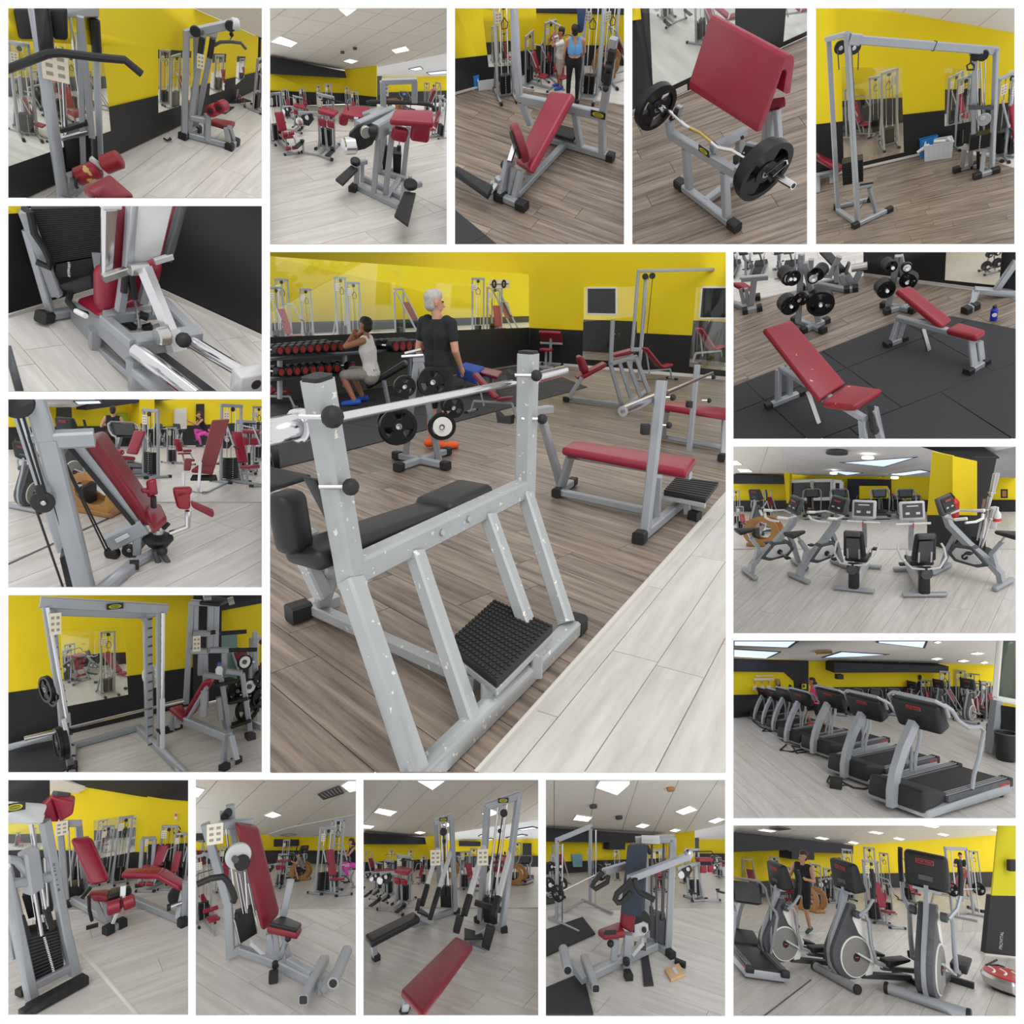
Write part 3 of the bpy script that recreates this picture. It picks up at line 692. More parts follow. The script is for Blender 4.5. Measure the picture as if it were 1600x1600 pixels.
def m_recumbent(t):
 """recumbent bike from behind: seat near -y, console far +y"""
 t.add('main_beam',GREY,MB().bar((0,-.7,.42),(0,.3,.32),.12,.14,X),bev=.02); t.add('front_hull',LGREY,MB().hexa([(-.1,-.55,.08),(.1,-.55,.08),(.1,.45,.08),(-.1,.45,.08),(-.08,-.55,.34),(.08,-.55,.34),(.1,.45,.5),(-.1,.45,.5)]),bev=.04,seg=3)
 t.add('rear_shell',BLACK,MB().hexa([(-.09,-.78,.05),(.09,-.78,.05),(.09,-.6,.05),(-.09,-.6,.05),(-.09,-.74,.42),(.09,-.74,.42),(.09,-.6,.42),(-.09,-.6,.42)]),bev=.04,seg=3)
 t.add('rear_foot',GREY,MB().box((0,-.72,.05),(.74,.12,.07)),bev=.03,seg=3); t.add('front_foot',GREY,MB().box((0,.5,.05),(.6,.12,.07)),bev=.03,seg=3)
 t.disc('rear_roller',(0,-.74,.5),X,.11,.2,BLACK); t.disc('roller_end',(.0,-.85,.5),Y,.09,.03,DGREY)
 t.pad('seat',[(-.2,-.5,.62),(.2,-.5,.62),(.2,-.1,.58),(-.2,-.1,.58)],(0,0,-.1),BLEATHER)
 b = t.pad('seat_back',[(-.2,-.62,.66),(.2,-.62,.66),(.17,-.74,1.22),(-.17,-.74,1.22)],(0,.1,.02),BLEATHER)
 t.add('back_panel',DGREY,MB().hexa([(-.13,-.66,.7),(.13,-.66,.7),(.11,-.76,1.12),(-.11,-.76,1.12),(-.13,-.68,.7),(.13,-.68,.7),(.11,-.78,1.12),(-.11,-.78,1.12)]),b); t.add('headrest',DGREY,MB().box((0,-.76,1.2),(.26,.08,.1)),b,bev=.03)
 for s in (-1,1): t.bar('back_strap',(s*.1,-.70,.68),(s*.1,-.72,.9),.03,.012,STEEL,parent=b); t.path('side_handle',[(s*.02,-.8,.58),(s*.22,-.78,.6),(s*.36,-.6,.72),(s*.38,-.35,.82),(s*.36,-.25,.86)],.02,LGREY)
 t.path('console_column',[(0,.4,.3),(0,.46,.7),(0,.42,1.1)],.045,GREY,sq=(.08,.08),up=X)
 c = t.add('console',LGREY,MB().hexa([(-.22,.3,1.14),(.22,.3,1.14),(.22,.4,1.12),(-.22,.4,1.12),(-.22,.4,1.5),(.22,.4,1.5),(.22,.48,1.48),(-.22,.48,1.48)]),bev=.03,seg=2)
 t.add('display',DGREY,MB().hexa([(-.17,.305,1.2),(.17,.305,1.2),(.17,.32,1.2),(-.17,.32,1.2),(-.17,.375,1.46),(.17,.375,1.46),(.17,.4,1.46),(-.17,.4,1.46)]),c)
 k = MB()
 for i in (-1,1): k.box((i*.09,.33,1.27),(.07,.02,.06))
 t.add('key_pad',WHITE,k,c); t.add('bright_display',WHITE,MB().box((0,.37,1.4),(.2,.02,.05)),c)
 t.rod('console_handle',(-.3,.28,1.08),(.3,.28,1.08),.022,WHITE); t.bar('red_clip',(0,.26,1.1),(0,.26,1.0),.04,.02,LOGORED)
 for s in (-1,1): t.disc('crank_hub',(s*.13,.25,.4),X,.05,.03,BLACK); t.bar('crank',(s*.15,.25,.4),(s*.15,.25+s*.1,.4+s*.1),.025,m=STEEL); t.add('pedal',BLACK,MB().box((s*.21,.25+s*.1,.4+s*.1),(.1,.12,.04)),bev=.01)
def m_ellip(t):
 """elliptical trainer: front column at y=0 facing -y, pedals towards +y"""
 def slab(pts,th,m,name,bev=.015,x=0,parent=None): return t.add(name,m,MB().prism([[V((x-th/2,y,z)) for y,z in pts]],X*th),parent,bev=bev,seg=2)
 hull = [(.3+.36*math.cos(a)-.06,.4+.33*math.sin(a)) for a in [math.radians(d) for d in range(150,400,16)]]
 slab(hull+[(.42,.72),(.3,1.1),(.2,1.1),(.02,.75)],.2,DGREY,'body_shell',.03)
 slab([(.24,.9),(.30,1.04),(.38,.98),(.48,.72),(.70,.42),(.62,.14),(.5,.12),(.5,.6),(.36,.70)],.215,WHITE,'side_panel',.01)
 t.path('front_column',[(.0,.28,.06),(0,.07,.12),(0,-.05,.26),(0,-.075,.42),(0,-.04,.62),(0,.12,.98),(0,.2,1.3)],.05,GREY,sq=(.11,.05),up=X)
 for s in (-1,1):
  d = t.disc('flywheel_cover',(s*.105,.30,.38),X,.285,.02,WHITE,n=32); t.disc('flywheel_disc',(s*.117,.30,.38),X,.265,.015,mat('flywheel_grey',(132,130,128),.5),d,32); t.disc('flywheel_hub',(s*.128,.30,.38),X,.06,.012,BLACK,d); t.add('hub_mark',LOGORED,MB().box((s*.136,.30,.38),(.004,.06,.014)),d)
  text(t,'panel_lettering','STAR TRAC',(s*.085,.3,.82),Y*s,Z,.035,LOGORED)
  t.disc('arm_pivot',(s*.17,.26,.98),X,.055,.08,DGREY); t.path('swing_arm',[(s*.2,.26,.98),(s*.23,.36,1.0),(s*.24,.42,.9),(s*.24,.46,.6),(s*.24,.56,.36),(s*.24,.78,.3)],.03,GREY)
  t.path('arm_handle',[(s*.22,.26,.98),(s*.3,.34,1.1),(s*.33,.42,1.25)],.024,GREY); t.path('foam_grip',[(s*.33,.42,1.25),(s*.34,.42,1.5),(s*.33,.38,1.66)],.03,BLACK)
  t.add('pedal',BLACK,MB().hexa([(s*.24-.09,.72,.3),(s*.24+.09,.72,.3),(s*.24+.09,1.12,.34+.05*s),(s*.24-.09,1.12,.34+.05*s),(s*.24-.1,.7,.40),(s*.24+.1,.7,.40),(s*.24+.1,1.14,.38+.05*s),(s*.24-.1,1.14,.38+.05*s)]),bev=.02,seg=2); t.bar('pedal_rail',(s*.2,.7,.27),(s*.2,1.35,.2+.03*s),.07,.06,DGREY)
  t.bar('crank_link',(s*.15,.28,.45),(s*.2,.7,.28),.05,.03,LGREY)
 t.rod('front_foot',(-.42,.02,.065),(.42,.02,.065),.06,GREY,n=16)
 for s in (-1,1): t.disc('foot_end',(s*.43,.02,.065),X,.066,.05,BLACK)
 t.bar('rear_beam',(0,.5,.1),(0,1.45,.07),.1,.08,DGREY); t.bar('rear_foot',(-.3,1.45,.04),(.3,1.45,.04),.08,.07,BLACK)
 c = t.add('console',BLACK,MB().hexa([(-.24,.16,1.26),(.24,.16,1.26),(.24,.42,1.3),(-.24,.42,1.3),(-.24,.08,1.68),(.24,.08,1.68),(.24,.22,1.70),(-.24,.22,1.70)]),bev=.05,seg=3)
 t.add('console_bracket',GREY,MB().box((0,.2,1.26),(.3,.12,.03)),c); t.add('logo_plate',LOGORED,MB().box((0,.092,1.59),(.2,.008,.055),(X,V((0,.98,.19)),V((0,-.19,.98)))),c,bev=.002)
 t.add('logo_field',BLACK,MB().box((0,.088,1.59),(.186,.006,.043),(X,V((0,.98,.19)),V((0,-.19,.98)))),c); text(t,'logo_lettering','STAR TRAC',(0,.084,1.59),X,V((0,-.19,.98)),.034,LOGORED,c); t.add('vent_panel',DGREY,MB().box((0,.128,1.40),(.16,.008,.06),(X,V((0,.98,.19)),V((0,-.19,.98)))),c)
 t.add('display',SCREEN,MB().hexa([(-.18,.405,1.34),(.18,.405,1.34),(.18,.26,1.62),(-.18,.26,1.62),(-.18,.412,1.345),(.18,.412,1.345),(.18,.267,1.625),(-.18,.267,1.625)]),c)
def m_dumbbell(t,red=True):
 t.rod('handle',(-.1,0,.075),(.1,0,.075),.016)
 for s in (-1,1): h = t.disc('head',(s*.13,0,.075),X,.075,.11,IRON,n=14); t.disc('end_disc',(s*.187,0,.075),X,.05,.006,mat('dumbbell_red',(150,30,30),.5),h,14)
def m_bin(t):
 t.add('bin_body',BLACK,MB().lathe((0,0,0),Z,[(.17,0),(.2,.05),(.23,.6),(.21,.6),(.19,.1)],20)); t.path('rim',[(.225*math.cos(i*math.pi/8),.225*math.sin(i*math.pi/8),.6) for i in range(16)],.015,DGREY,closed=True)
def m_bar(t):
 t.rod('shaft',(0,0,.75),(0,0,2.),.014); t.rod('sleeve',(0,0,1.6),(0,0,2.05),.026,STEEL)
LIB = {'press': (m_press,'chest_press_machine','gym machine'),'leg': (m_leg,'leg_curl_machine','gym machine'),'calf': (m_calf,'hip_extension_machine','gym machine'),
       'bench': (m_bench,'flat_bench','bench'),'incline': (m_incline,'adjustable_bench','bench'),'pbench': (m_press_bench,'bench_press','bench'),'preacher': (m_preacher,'preacher_curl_bench','bench'),
       'tree': (m_tree,'plate_tree','weight rack'),'cable': (m_cable,'cable_column','gym machine'),'cross': (m_crossover,'cable_crossover','gym machine'),'lat': (m_lat,'lat_pulldown_machine','gym machine'),
       'smith': (m_smith,'smith_machine','gym machine'),'hack': (m_hack,'hack_squat_machine','gym machine'),'wood': (m_wood,'wooden_trainer','gym machine'),'tread': (m_tread,'treadmill','treadmill'),
       'bike': (m_bike,'exercise_bike','exercise bike'),'recumb': (m_recumbent,'recumbent_bike','exercise bike'),'ellip': (m_ellip,'elliptical_trainer','elliptical trainer'),'dumb': (m_dumbbell,'dumbbell','dumbbell'),'bin': (m_bin,'waste_bin','bin')}
LIBH = {'press': 2.,'leg': 1.7,'calf': 1.55,'bench': .46,'incline': 1.05,'pbench': 1.2,'preacher': 1.02,'tree': 1.27,'cable': 2.2,'cross': 2.25,'lat': 2.35,'smith': 2.2,'hack': 2.,'wood': .85,'tread': 1.52,'bike': 1.42,'recumb': 1.5,'ellip': 1.7,'dumb': .15,'bin': .6}
# ---------------------------------------------------------------- people: one continuous body, clothing and hair as children
def remesh(mb,vox,name):
 me = mb.mesh('tmp'); o = bpy.data.objects.new('tmp',me); COL.objects.link(o)
 r = o.modifiers.new('r','REMESH'); r.mode = 'VOXEL'; r.voxel_size = vox; r.use_smooth_shade = True
 sm = o.modifiers.new('s','SMOOTH'); sm.factor = .5; sm.iterations = 3
 out = bpy.data.meshes.new_from_object(o.evaluated_get(bpy.context.evaluated_depsgraph_get())); out.name = name
 bpy.data.objects.remove(o); bpy.data.meshes.remove(me); out.materials.clear()
 out.polygons.foreach_set('use_smooth',[True]*len(out.polygons)); return out
def person(S,label,M,J,look=(0,-1,0),skin=SKIN,hair=HAIRD,long_hair=False,shirt=None,sleeve=0,shorts=None,leg=.5,shoe=None,group=None,vox=.011,fem=False,straps=False):
 """J: joints in metres (x right, y away, z up): hip_l .. toe_r, neck, head, pelvis, chest and so on"""
 t = Thing('person',label,'person',M,group); t.I = Matrix(); P = {k: V(v) for k,v in J.items()}; look = V(look).normalized()
 side = look.cross(Z).normalized(); B = MB()
 pel,che,nk,hd = P['pelvis'],P['chest'],P['neck'],P['head']; sx = (P['sho_r']-P['sho_l']).normalized(); w = .87 if fem else 1.
 def trunk(mb,g,lo=True,top=True):
  for s in (-1,1):
   mb.capsule(pel+sx*s*.075,pel.lerp(che,.5)+sx*s*.065*w,.105+g,.085*w+g); mb.capsule(pel.lerp(che,.5)+sx*s*.065*w,che+sx*s*.09*w,.085*w+g,.105*w+g)
   if top: mb.capsule(che+sx*s*.09*w,P['sho_l' if s < 0 else 'sho_r'].lerp(nk,.3),.1*w+g,.055+g)
 trunk(B,0)
 B.capsule(che,nk,.08,.056).capsule(nk,hd-look*.01-V((0,0,.04)),.056,.052)
 B.capsule(hd-look*.022+V((0,0,.03)),hd+look*.012-V((0,0,.055)),.092,.066); B.capsule(hd+look*.085-V((0,0,.0)),hd+look*.098-V((0,0,.035)),.010,.016)
 for s in (-1,1): B.capsule(hd+side*s*.083-look*.012+V((0,0,.01)),hd+side*s*.088-look*.012-V((0,0,.03)),.016,.012)
 for s in 'lr':
  sh,el,wr = P['sho_'+s],P['elb_'+s],P['wri_'+s]; hi,kn,an,toe = P['hip_'+s],P['kne_'+s],P['ank_'+s],P['toe_'+s]; k = .85 if fem else 1.
  B.capsule(sh,el,.056*k,.042*k).capsule(el,wr,.042*k,.028*k); f = (wr-el).normalized(); pl = perp(f,look)[0]; q = f.cross(pl)
  B.capsule(wr,wr+f*.07,.028,.034)
  for i,(a,ln) in enumerate(((-.027,.075),(-.009,.085),(.009,.08),(.027,.062))): b = wr+f*.085+pl*a; B.capsule(b,b+f*ln*.5,.0105,.0095); B.capsule(b+f*ln*.5,b+f*ln*.8+q*ln*.35,.0095,.008)
  B.capsule(wr+f*.03-pl*.028,wr+f*.085-pl*.055,.012,.009)
  B.capsule(hi,kn,.083,.054).capsule(kn,kn.lerp(an,.35),.052,.055).capsule(kn.lerp(an,.35),an,.055,.036); B.capsule(an-V((0,0,.02)),toe,.04,.03)
 me = remesh(B,vox,'body'); me.materials.append(skin); b = bpy.data.objects.new('body',me); link(b,t.e)
 def garment(nm,mb,m,lab=None,vx=None):
  me = remesh(mb,vx or vox*1.1,nm); me.materials.append(m); o = bpy.data.objects.new(nm,me); link(o,t.e)
  if lab: o['label'] = lab
  return o
 H = MB()
 H.capsule(hd-look*.035+V((0,0,.055)),hd-look*.05-V((0,0,.02)),.092,.078); H.capsule(hd-look*.0+V((0,0,.075)),hd-look*.05+V((0,0,.06)),.078,.085)
 if long_hair: H.capsule(hd-look*.08+V((0,0,.02)),hd-look*.15-V((0,0,.05)),.05,.04); H.capsule(hd-look*.15-V((0,0,.05)),hd-look*.13-V((0,0,.16)),.04,.015)
 garment('hair',H,hair)
 for s in (-1,1): t.add('eye',mat('eye_dark',(40,30,28),.3),MB().ball(hd+look*.077+side*s*.032+V((0,0,.015)),.011,8))
 t.add('mouth',mat('lips',(150,84,78),.5),MB().capsule(hd+look*.078+side*.02-V((0,0,.062)),hd+look*.078-side*.02-V((0,0,.062)),.006,.006,6))
 if shirt:
  G = MB()
  if straps: # cropped top
   for s in (-1,1): G.capsule(pel.lerp(che,.68)+sx*s*.07,che+sx*s*.085*w,.105,.122*w); G.capsule(che+sx*s*.08,P['sho_l' if s < 0 else 'sho_r'].lerp(nk,.45),.1,.06)
  else:
   trunk(G,.012); G.capsule(che,che.lerp(nk,.55),.105,.085)
   for s in 'lr':
    if sleeve: G.capsule(P['sho_'+s],P['sho_'+s].lerp(P['elb_'+s],sleeve),.068,.06)
    else: G.capsule(P['sho_'+s].lerp(nk,.25),P['sho_'+s].lerp(nk,.5),.055,.055)
  garment('top',G,shirt)
 if shorts:
  G = MB()
  for s in (-1,1): G.capsule(pel+sx*s*.075+V((0,0,.04)),pel+sx*s*.078-V((0,0,.06)),.108,.115)
  for s in 'lr':
   hi,kn,an = P['hip_'+s],P['kne_'+s],P['ank_'+s]
   if leg <= 1: G.capsule(hi,hi.lerp(kn,leg),.098,(.085 if not fem else .07) if leg < .95 else .07)
   else: G.capsule(hi,kn,.09,.06).capsule(kn,kn.lerp(an,.35),.058,.06).capsule(kn.lerp(an,.35),kn.lerp(an,.92),.06,.042)
  garment('leggings' if leg > 1 else 'shorts',G,shorts)
 for s in 'lr':
  if shoe: G = MB(); an,toe = P['ank_'+s],P['toe_'+s]; d = (toe-an); d.z *= .3; d.normalize(); G.capsule(an-V((0,0,.025))-d*.05,toe+d*.02,.052,.042); garment('shoe',G,shoe)
 return t
def stand(h=1.75,**kw):
 J = dict(pelvis=(0,0,.98),chest=(0,0,1.3),neck=(0,0,1.5),head=(0,0,1.65),sho_l=(-.2,0,1.43),sho_r=(.2,0,1.43),elb_l=(-.26,0,1.14),elb_r=(.26,0,1.14),wri_l=(-.27,-.05,.9),wri_r=(.27,-.05,.9),
             hip_l=(-.1,0,.92),hip_r=(.1,0,.92),kne_l=(-.11,-.02,.5),kne_r=(.11,-.02,.5),ank_l=(-.11,.02,.09),ank_r=(.11,.02,.09),toe_l=(-.12,-.14,.04),toe_r=(.12,-.14,.04))
 J.update(kw); return J
def man(S, label, x, y, px, yaw, J, tall=1.75, pl=None, at=None, **kw):
 """a person whose soles stand (or whose chair stands) at x, y and who measures px picture units from there to the crown"""
 pl = pl or S.A; p = V(at) if at is not None else S.f(x, y, pl=pl); q = S.on(p, pl.n, x, y-px); k = (q-p).length/tall
 return person(S, label, pl.frame(p, math.radians(yaw), k), J, vox=kw.pop('vox', .014), **kw)
def steel_frame(t, S, names_pts, w, m=None):
 for nm, p, q in names_pts: t.bar(nm, p, q, w, m=m)
def scene_ax(S, pl=None):
 pl = pl or S.A; return (pl.u, pl.v, pl.n)
# ---------------------------------------------------------------- extent of the seventeen scenes (pixels of the 1600 px frame); white daylight stands between them
RECTS = dict(lat=(13, 13, 409, 309), glute=(422, 13, 698, 381), incline=(711, 13, 975, 381), preacher=(988, 13, 1261, 381), cable=(1275, 13, 1585, 381),
 press=(13, 322, 409, 611), hip=(13, 624, 409, 917), smith=(13, 930, 409, 1206), big=(422, 394, 1134, 1206), two=(1146, 394, 1587, 685),
 bikes=(1146, 698, 1587, 989), tread=(1146, 1001, 1587, 1278), ellip=(1146, 1290, 1587, 1587), legext=(13, 1219, 294, 1585), pec=(306, 1219, 556, 1586), row=(568, 1219, 841, 1586), shoulder=(853, 1219, 1133, 1587))
# ================================================================ lat pulldown machines along the yellow wall
S = Stage('lat',RECTS['lat'],(12,12),.24875,(900,900),23,8.); A = S.A; n = A.n
S.floor('pale floor in front of the pulldown machines',[(-10,1255),(1100,730),(1580,508),(1612,508),(1612,1210),(-10,1210)],'lam',((900,1190),(1500,690)),.25,2.)
W = S.vplane(S.f(150,1180),S.f(1500,545)); m1 = [(-12,203),(602,238),(650,775),(-12,1005)]; m2 = [(945,262),(1156,272),(1150,597),(947,662)]; m3 = [(1290,288),(1376,290),(1364,520),(1266,552)]; m4 = [(1441,305),(1496,307),(1488,440),(1430,490)]
S.slab('wall_left','long yellow wall behind the pulldown machines',W,[(-12,-12),(1130,-12),(1575,184),(1565,515),(150,1182),(-12,1258)],YEL,holes=[m1,m2,m3,m4])
S.slab('wall_left','black dado behind the pulldown machines',W,[(-12,775),(640,625),(1566,405),(1565,514),(150,1181),(-12,1256)],BLK,off=.012,holes=[m1,m2,m3,m4])
W2 = S.vplane(S.f(1562,515),S.f(1620,522)); S.slab('wall_back','black end wall of the pulldown aisle',W2,[(1566,180),(1612,170),(1612,522),(1562,515)],BLK); S.slab('wall_back','yellow strip on the black end wall',W2,[(1594,200),(1612,200),(1612,378),(1590,380)],YEL,th=.01,off=.02)
C = S.hinge(W.hit(S.ray(1160,2)),W.hit(S.ray(1578,184)),-14); S.tiles('white tiled ceiling over the pulldown aisle',[(1130,-12),(1612,-12),(1612,192),(1578,186)],C,((1160,2),(1578,184)),1.,.8)
S.mirror('big mirror behind the near pulldown machine',W,m1,((-12,560),(700,500)),((-12,440),(700,430)),(('cable',130,800,20,560),('press',90,770,70,320),('leg',330,700,40,330),('hack',560,620,90,230),('cable',420,640,0,330),('press',500,600,20,200),('calf',230,640,40,220)),low=DGREY)
for q,lab,it in ((m2,'second mirror on the yellow wall beside the far pulldown machine',(('press',1050,630,60,330),('cable',985,600,30,330))),(m3,'third mirror seen through the far pulldown machine',(('leg',1320,520,40,220),)),(m4,'fourth and smallest mirror on the yellow wall',(('press',1465,450,40,130),))):
 x = q[0][0]; S.mirror(lab,W,q,((x-80,q[3][1]-140),(x+300,q[3][1]-190)),((x-80,q[0][1]+60),(x+300,q[0][1]+50)),it,low=YEL,top=NAVY)
# --- near machine
g,g2 = S.f(360,1222),S.f(585,985); pv = lambda x,y,d=0: S.pl(g-A.v*d,A.v,x,y); rv = lambda x,y,d=0: S.pl(g2-A.v*d,A.v,x,y); kv = lambda x,y,d=0: S.pl(S.f(455,1095)-A.v*d,A.v,x,y)
t = S.thing('lat_pulldown_machine','near pulldown machine with long black bar and torn red knee rollers','gym machine',S.f(470,1120))
t.bar('upright',pv(355,1222),pv(168,-15),.075); t.bar('upright',rv(582,985),rv(545,-15),.05); t.bar('upright',kv(530,815),kv(455,55),.045); t.bar('upright',kv(475,980),kv(452,70),.04); t.bar('top_beam',pv(170,10),rv(548,8),.06,.09)
t.path('foam_sleeve',[rv(547,75,.06),rv(553,180,.06),rv(560,290,.06)],.035,BLACK); t.bar('base_rail',pv(360,1075),rv(600,985),.06,.05); t.bar('base_beam',S.f(350,1215,.03),S.f(590,985,.03),.06)
t.pad('top_shroud',[pv(30,5),pv(162,5),pv(168,205),pv(68,205)],A.v*.06,BLACK); t.pad('top_shroud',[pv(250,5),pv(372,5),pv(378,212),(pv(285,205))],A.v*.06,BLACK); t.bar('black_post',pv(215,-15,.05),pv(248,285,.05),.085,m=BLACK)
t.path('pulldown_bar',[pv(-15,392,.2),pv(255,288,.2),pv(330,284,.2),pv(560,312,.2),pv(735,328,.2),pv(842,416,.2)],.026,BLACK)
t.placard(pv(298,368,.08),.155,.185,(A.u,A.v,n))
a0 = kv(430,1010,-.05); sa = [A.u,A.v,n]; q = [kv(345,830),kv(520,790),kv(530,980),kv(372,1015)]
o = t.pad('weight_stack',q,A.v*.25,IRON,bev=.006); mb = MB()
for i in range(14): f_ = (i+.5)/14; mb.box(q[0].lerp(q[3],f_).lerp(q[1].lerp(q[2],f_),.62)-A.v*.004,(.012,.006,.006),sa)
t.add('pin_holes',WHITE,mb,o,kind='stuff'); t.bar('stack_head',kv(338,825,.03),kv(505,782,.03),.03,.03,CHROME); t.bar('stack_carriage',kv(330,770),kv(500,720),.06,.03,BLACK)
for x0,y0,x1,y1,r in ((340,250,368,820,.012),(385,20,480,780,.012),(430,160,470,740,.008),(300,240,350,815,.006)): t.rod('guide_rod',kv(x0,y0),kv(x1,y1),r)
for c,e,y in (((505,1048),(575,1012),0),((660,966),(612,990),0)): pass
ra = (pv(712,948,.0)-pv(440,1075,.0)).normalized()
for (x0,y0),(x1,y1) in (((432,1068),(575,1010)),((597,992),(712,948))): u,v = pv(x0,y0,-.1),pv(x1,y1,-.1); t.add('knee_roller',TORNRED,MB().lathe((u+v)/2,v-u,[(.05,-(v-u).length/2),(.068,-(v-u).length*.42),(.068,(v-u).length*.42),(.05,(v-u).length/2)],18),bev=0); t.disc('roller_end',u,v-u,.03,.02,BLACK)
t.bar('roller_bracket',pv(520,945,-.1),pv(592,1005,-.1),.05,.03,LGREY); t.path('adjuster',[pv(430,1070),pv(428,1120),pv(440,1135)],.012,BLACK)
t.pad('seat',[S.f(*c,.42) for c in ((470,1118),(640,1036),(792,1165),(660,1290))],n*-.07,DRED)
# --- far machine
g = S.f(1110,808); pv = lambda x,y,d=0: S.pl(g-A.v*d,A.v,x,y); w = .055
t = S.thing('lat_pulldown_machine','full height pulldown machine with red seat by the yellow wall','gym machine',S.f(1250,830))
t.bar('upright',S.f(1108,806,.03),pv(1123,145),w); ub = S.f(1185,765,.03); t.bar('upright',ub,S.pl(ub,A.v,1182,150),w*.9); t.bar('slanted_leg',pv(1135,790,.0),pv(1232,138),w); t.bar('slanted_leg',S.pl(ub,A.v,1192,690),S.pl(ub,A.v,1296,168),w*.9)
t.bar('top_arm',pv(1120,165),pv(1425,98),w,.07); t.disc('arm_end',pv(1428,104,.03),A.u+A.v*.3,.05,.06,LGREY); t.bar('cross_tie',pv(1232,150),S.pl(ub,A.v,1300,165),w)
for x in (1398,1178): t.disc('pulley',pv(x,115 if x > 1300 else 148,.05),A.v,.045,.03,BLACK)
t.rod('cable',pv(1406,125),pv(1406,190),.006,BLACK); t.ball('cable_stop',pv(1406,168),.02,BLACK); t.path('hook',[pv(1405,185),pv(1398,200),pv(1408,214)],.006,CHROME)
t.path('pulldown_bar',[pv(1282,245),pv(1335,216),pv(1400,214),pv(1465,222),pv(1498,260)],.014,DGREY)
for p0,p1 in (((1222,190),(1208,300)),((1288,195),(1270,315))): t.path('foam_sleeve',[pv(*p0,.05),pv(*p1,.05)],.025,BLACK)
t.placard(pv(1212,338,.08),.06,.12,(A.u,A.v,n))
b0,b1 = S.f(1112,792,.03),S.f(1402,868,.03); t.bar('base_rail',b0,b1,w); t.bar('cross_foot',S.f(1100,806,.03),S.f(1190,762,.03),w); t.bar('cross_foot',S.f(1392,878,.03),S.f(1432,842,.03),w)
for c,d in (((1190,762),(1102,806)),((1102,806),(1190,762)),((1432,842),(1392,874)),((1392,874),(1432,842))): t.cap(S.f(*c,.03),S.f(*d,.03),w*1.15)
sv = lambda x,y: S.vp(b0,b1,x,y); t.bar('seat_rail',sv(1150,690),sv(1262,712),w*.9); t.bar('seat_post',S.f(1252,832,.03),sv(1256,670),w); t.bar('seat_leg',S.f(1392,868,.03),sv(1372,755),w*.8); t.bar('seat_leg',S.f(1420,845,.03),sv(1392,750),w*.8)
h = (S.up(S.f(1395,868),1395,752)-S.f(1395,868)).length; t.pad('seat',[S.f(*c,h) for c in ((1252,705),(1302,688),(1432,712),(1408,750))],n*-.05,DRED)
for x,y in ((1292,657),(1345,635)): c = sv(x,y)+n*.02; ax = (S.f(1345,635)-S.f(1292,657)).normalized(); t.add('knee_roller',RED,MB().lathe(c,ax,[(.04,-.06),(.055,-.05),(.055,.05),(.04,.06)],16)); t.disc('roller_end',c-ax*.065,ax,.025,.015,BLACK)
t = S.thing('metal_handle','small dark triangular handle lying on the pale floor by the far machine','handle',S.f(1005,828)); t.path('handle_loop',[S.f(*c,.02) for c in ((982,822),(1000,834),(1026,826),(1018,820))],.01,BLACK)
for q,lab in (([(1340,622),(1425,628),(1368,668),(1302,660)],'black floor mat behind the far pulldown seat'),([(1370,600),(1480,573),(1530,590),(1420,602)],'black floor mat by the machine at the aisle end')): u = S.thing('floor_mat',lab,'mat',S.f(*q[0])); u.add('mat_sheet',RUB,MB().prism([[S.f(*c,.003) for c in q]],n*.01))
S.place('press','dark red seated machine cut by the right edge in the pulldown picture',1560,640,60,px=330); S.place('leg','grey machine base at the far aisle end by the fourth mirror',1440,595,60,px=80)
# ================================================================ standing hip machines with red cushions
S = Stage('glute',RECTS['glute'],(420,12),.2312,(650,1250),25,9.); A = S.A; n = A.n; B = S.crest(830,7)
S.floor('pale floor under the standing hip machines',[(-10,830),(1220,830),(1220,1612),(-10,1612)],'lam',((100,1500),(700,1350)),.3,2.)
S.floor('pale floor of the room behind the hip machines',[(-10,668),(1220,640),(1220,832),(-10,832)],'lam',((0,700),(700,830)),.6,3.,pl=B)
struct('trim_1','white joint strip across the floor by the hip machines',MB().bar(S.f(640,1090),S.f(1220,1375),.03,.008,n),BASEW)
a,b,c,d = S.f(-10,672,pl=B),S.f(512,650,pl=B),S.f(728,668,pl=B),S.f(1220,640,pl=B)
W1,W2,W3 = S.vplane(a,b,B),S.vplane(b,c,B),S.vplane(c+B.v*3,d+B.v*3,B)
S.slab('wall_left','yellow left wall under a dark beam, hip machine picture',W1,[(-10,440),(513,455),(512,650),(-10,672)],YEL); S.slab('wall_left','dark beam along the top of the left wall, hip machine picture',W1,[(-10,325),(514,428),(525,476),(-10,447)],NAVY,off=.15,th=.15)
S.slab('wall_back','yellow middle wall block, hip machine picture',W2,[(512,422),(727,392),(728,668),(512,650)],YEL); S.slab('wall_back','black dado of the middle wall block, hip machine picture',W2,[(513,582),(728,604),(728,668),(512,650)],BLK,th=.01,off=.012); S.slab('wall_left','black dado of the left wall, hip machine picture',W1,[(-10,560),(513,578),(512,650),(-10,671)],BLK,th=.01,off=.012)
S.slab('wall_right','far yellow wall with dark lower band, hip machine picture',W3,[(725,440),(1220,440),(1220,650),(725,665)],YEL); S.slab('wall_right','far black dado, hip machine picture',W3,[(725,575),(1220,560),(1220,650),(725,665)],BLK,th=.01,off=.02)
S.slab('door_1','grey glazed door beside the yellow block, hip machine picture',W3,[(732,455),(765,455),(765,590),(732,592)],DGREY,off=.06)
C = S.hinge(W1.hit(S.ray(-10,330)),W2.hit(S.ray(727,392)),-13); S.tiles('white tiled ceiling over the hip machines',[(-10,-10),(1220,-10),(1220,305),(740,402),(512,424),(-10,335)],C,((300,190),(480,70)),.36,.6)
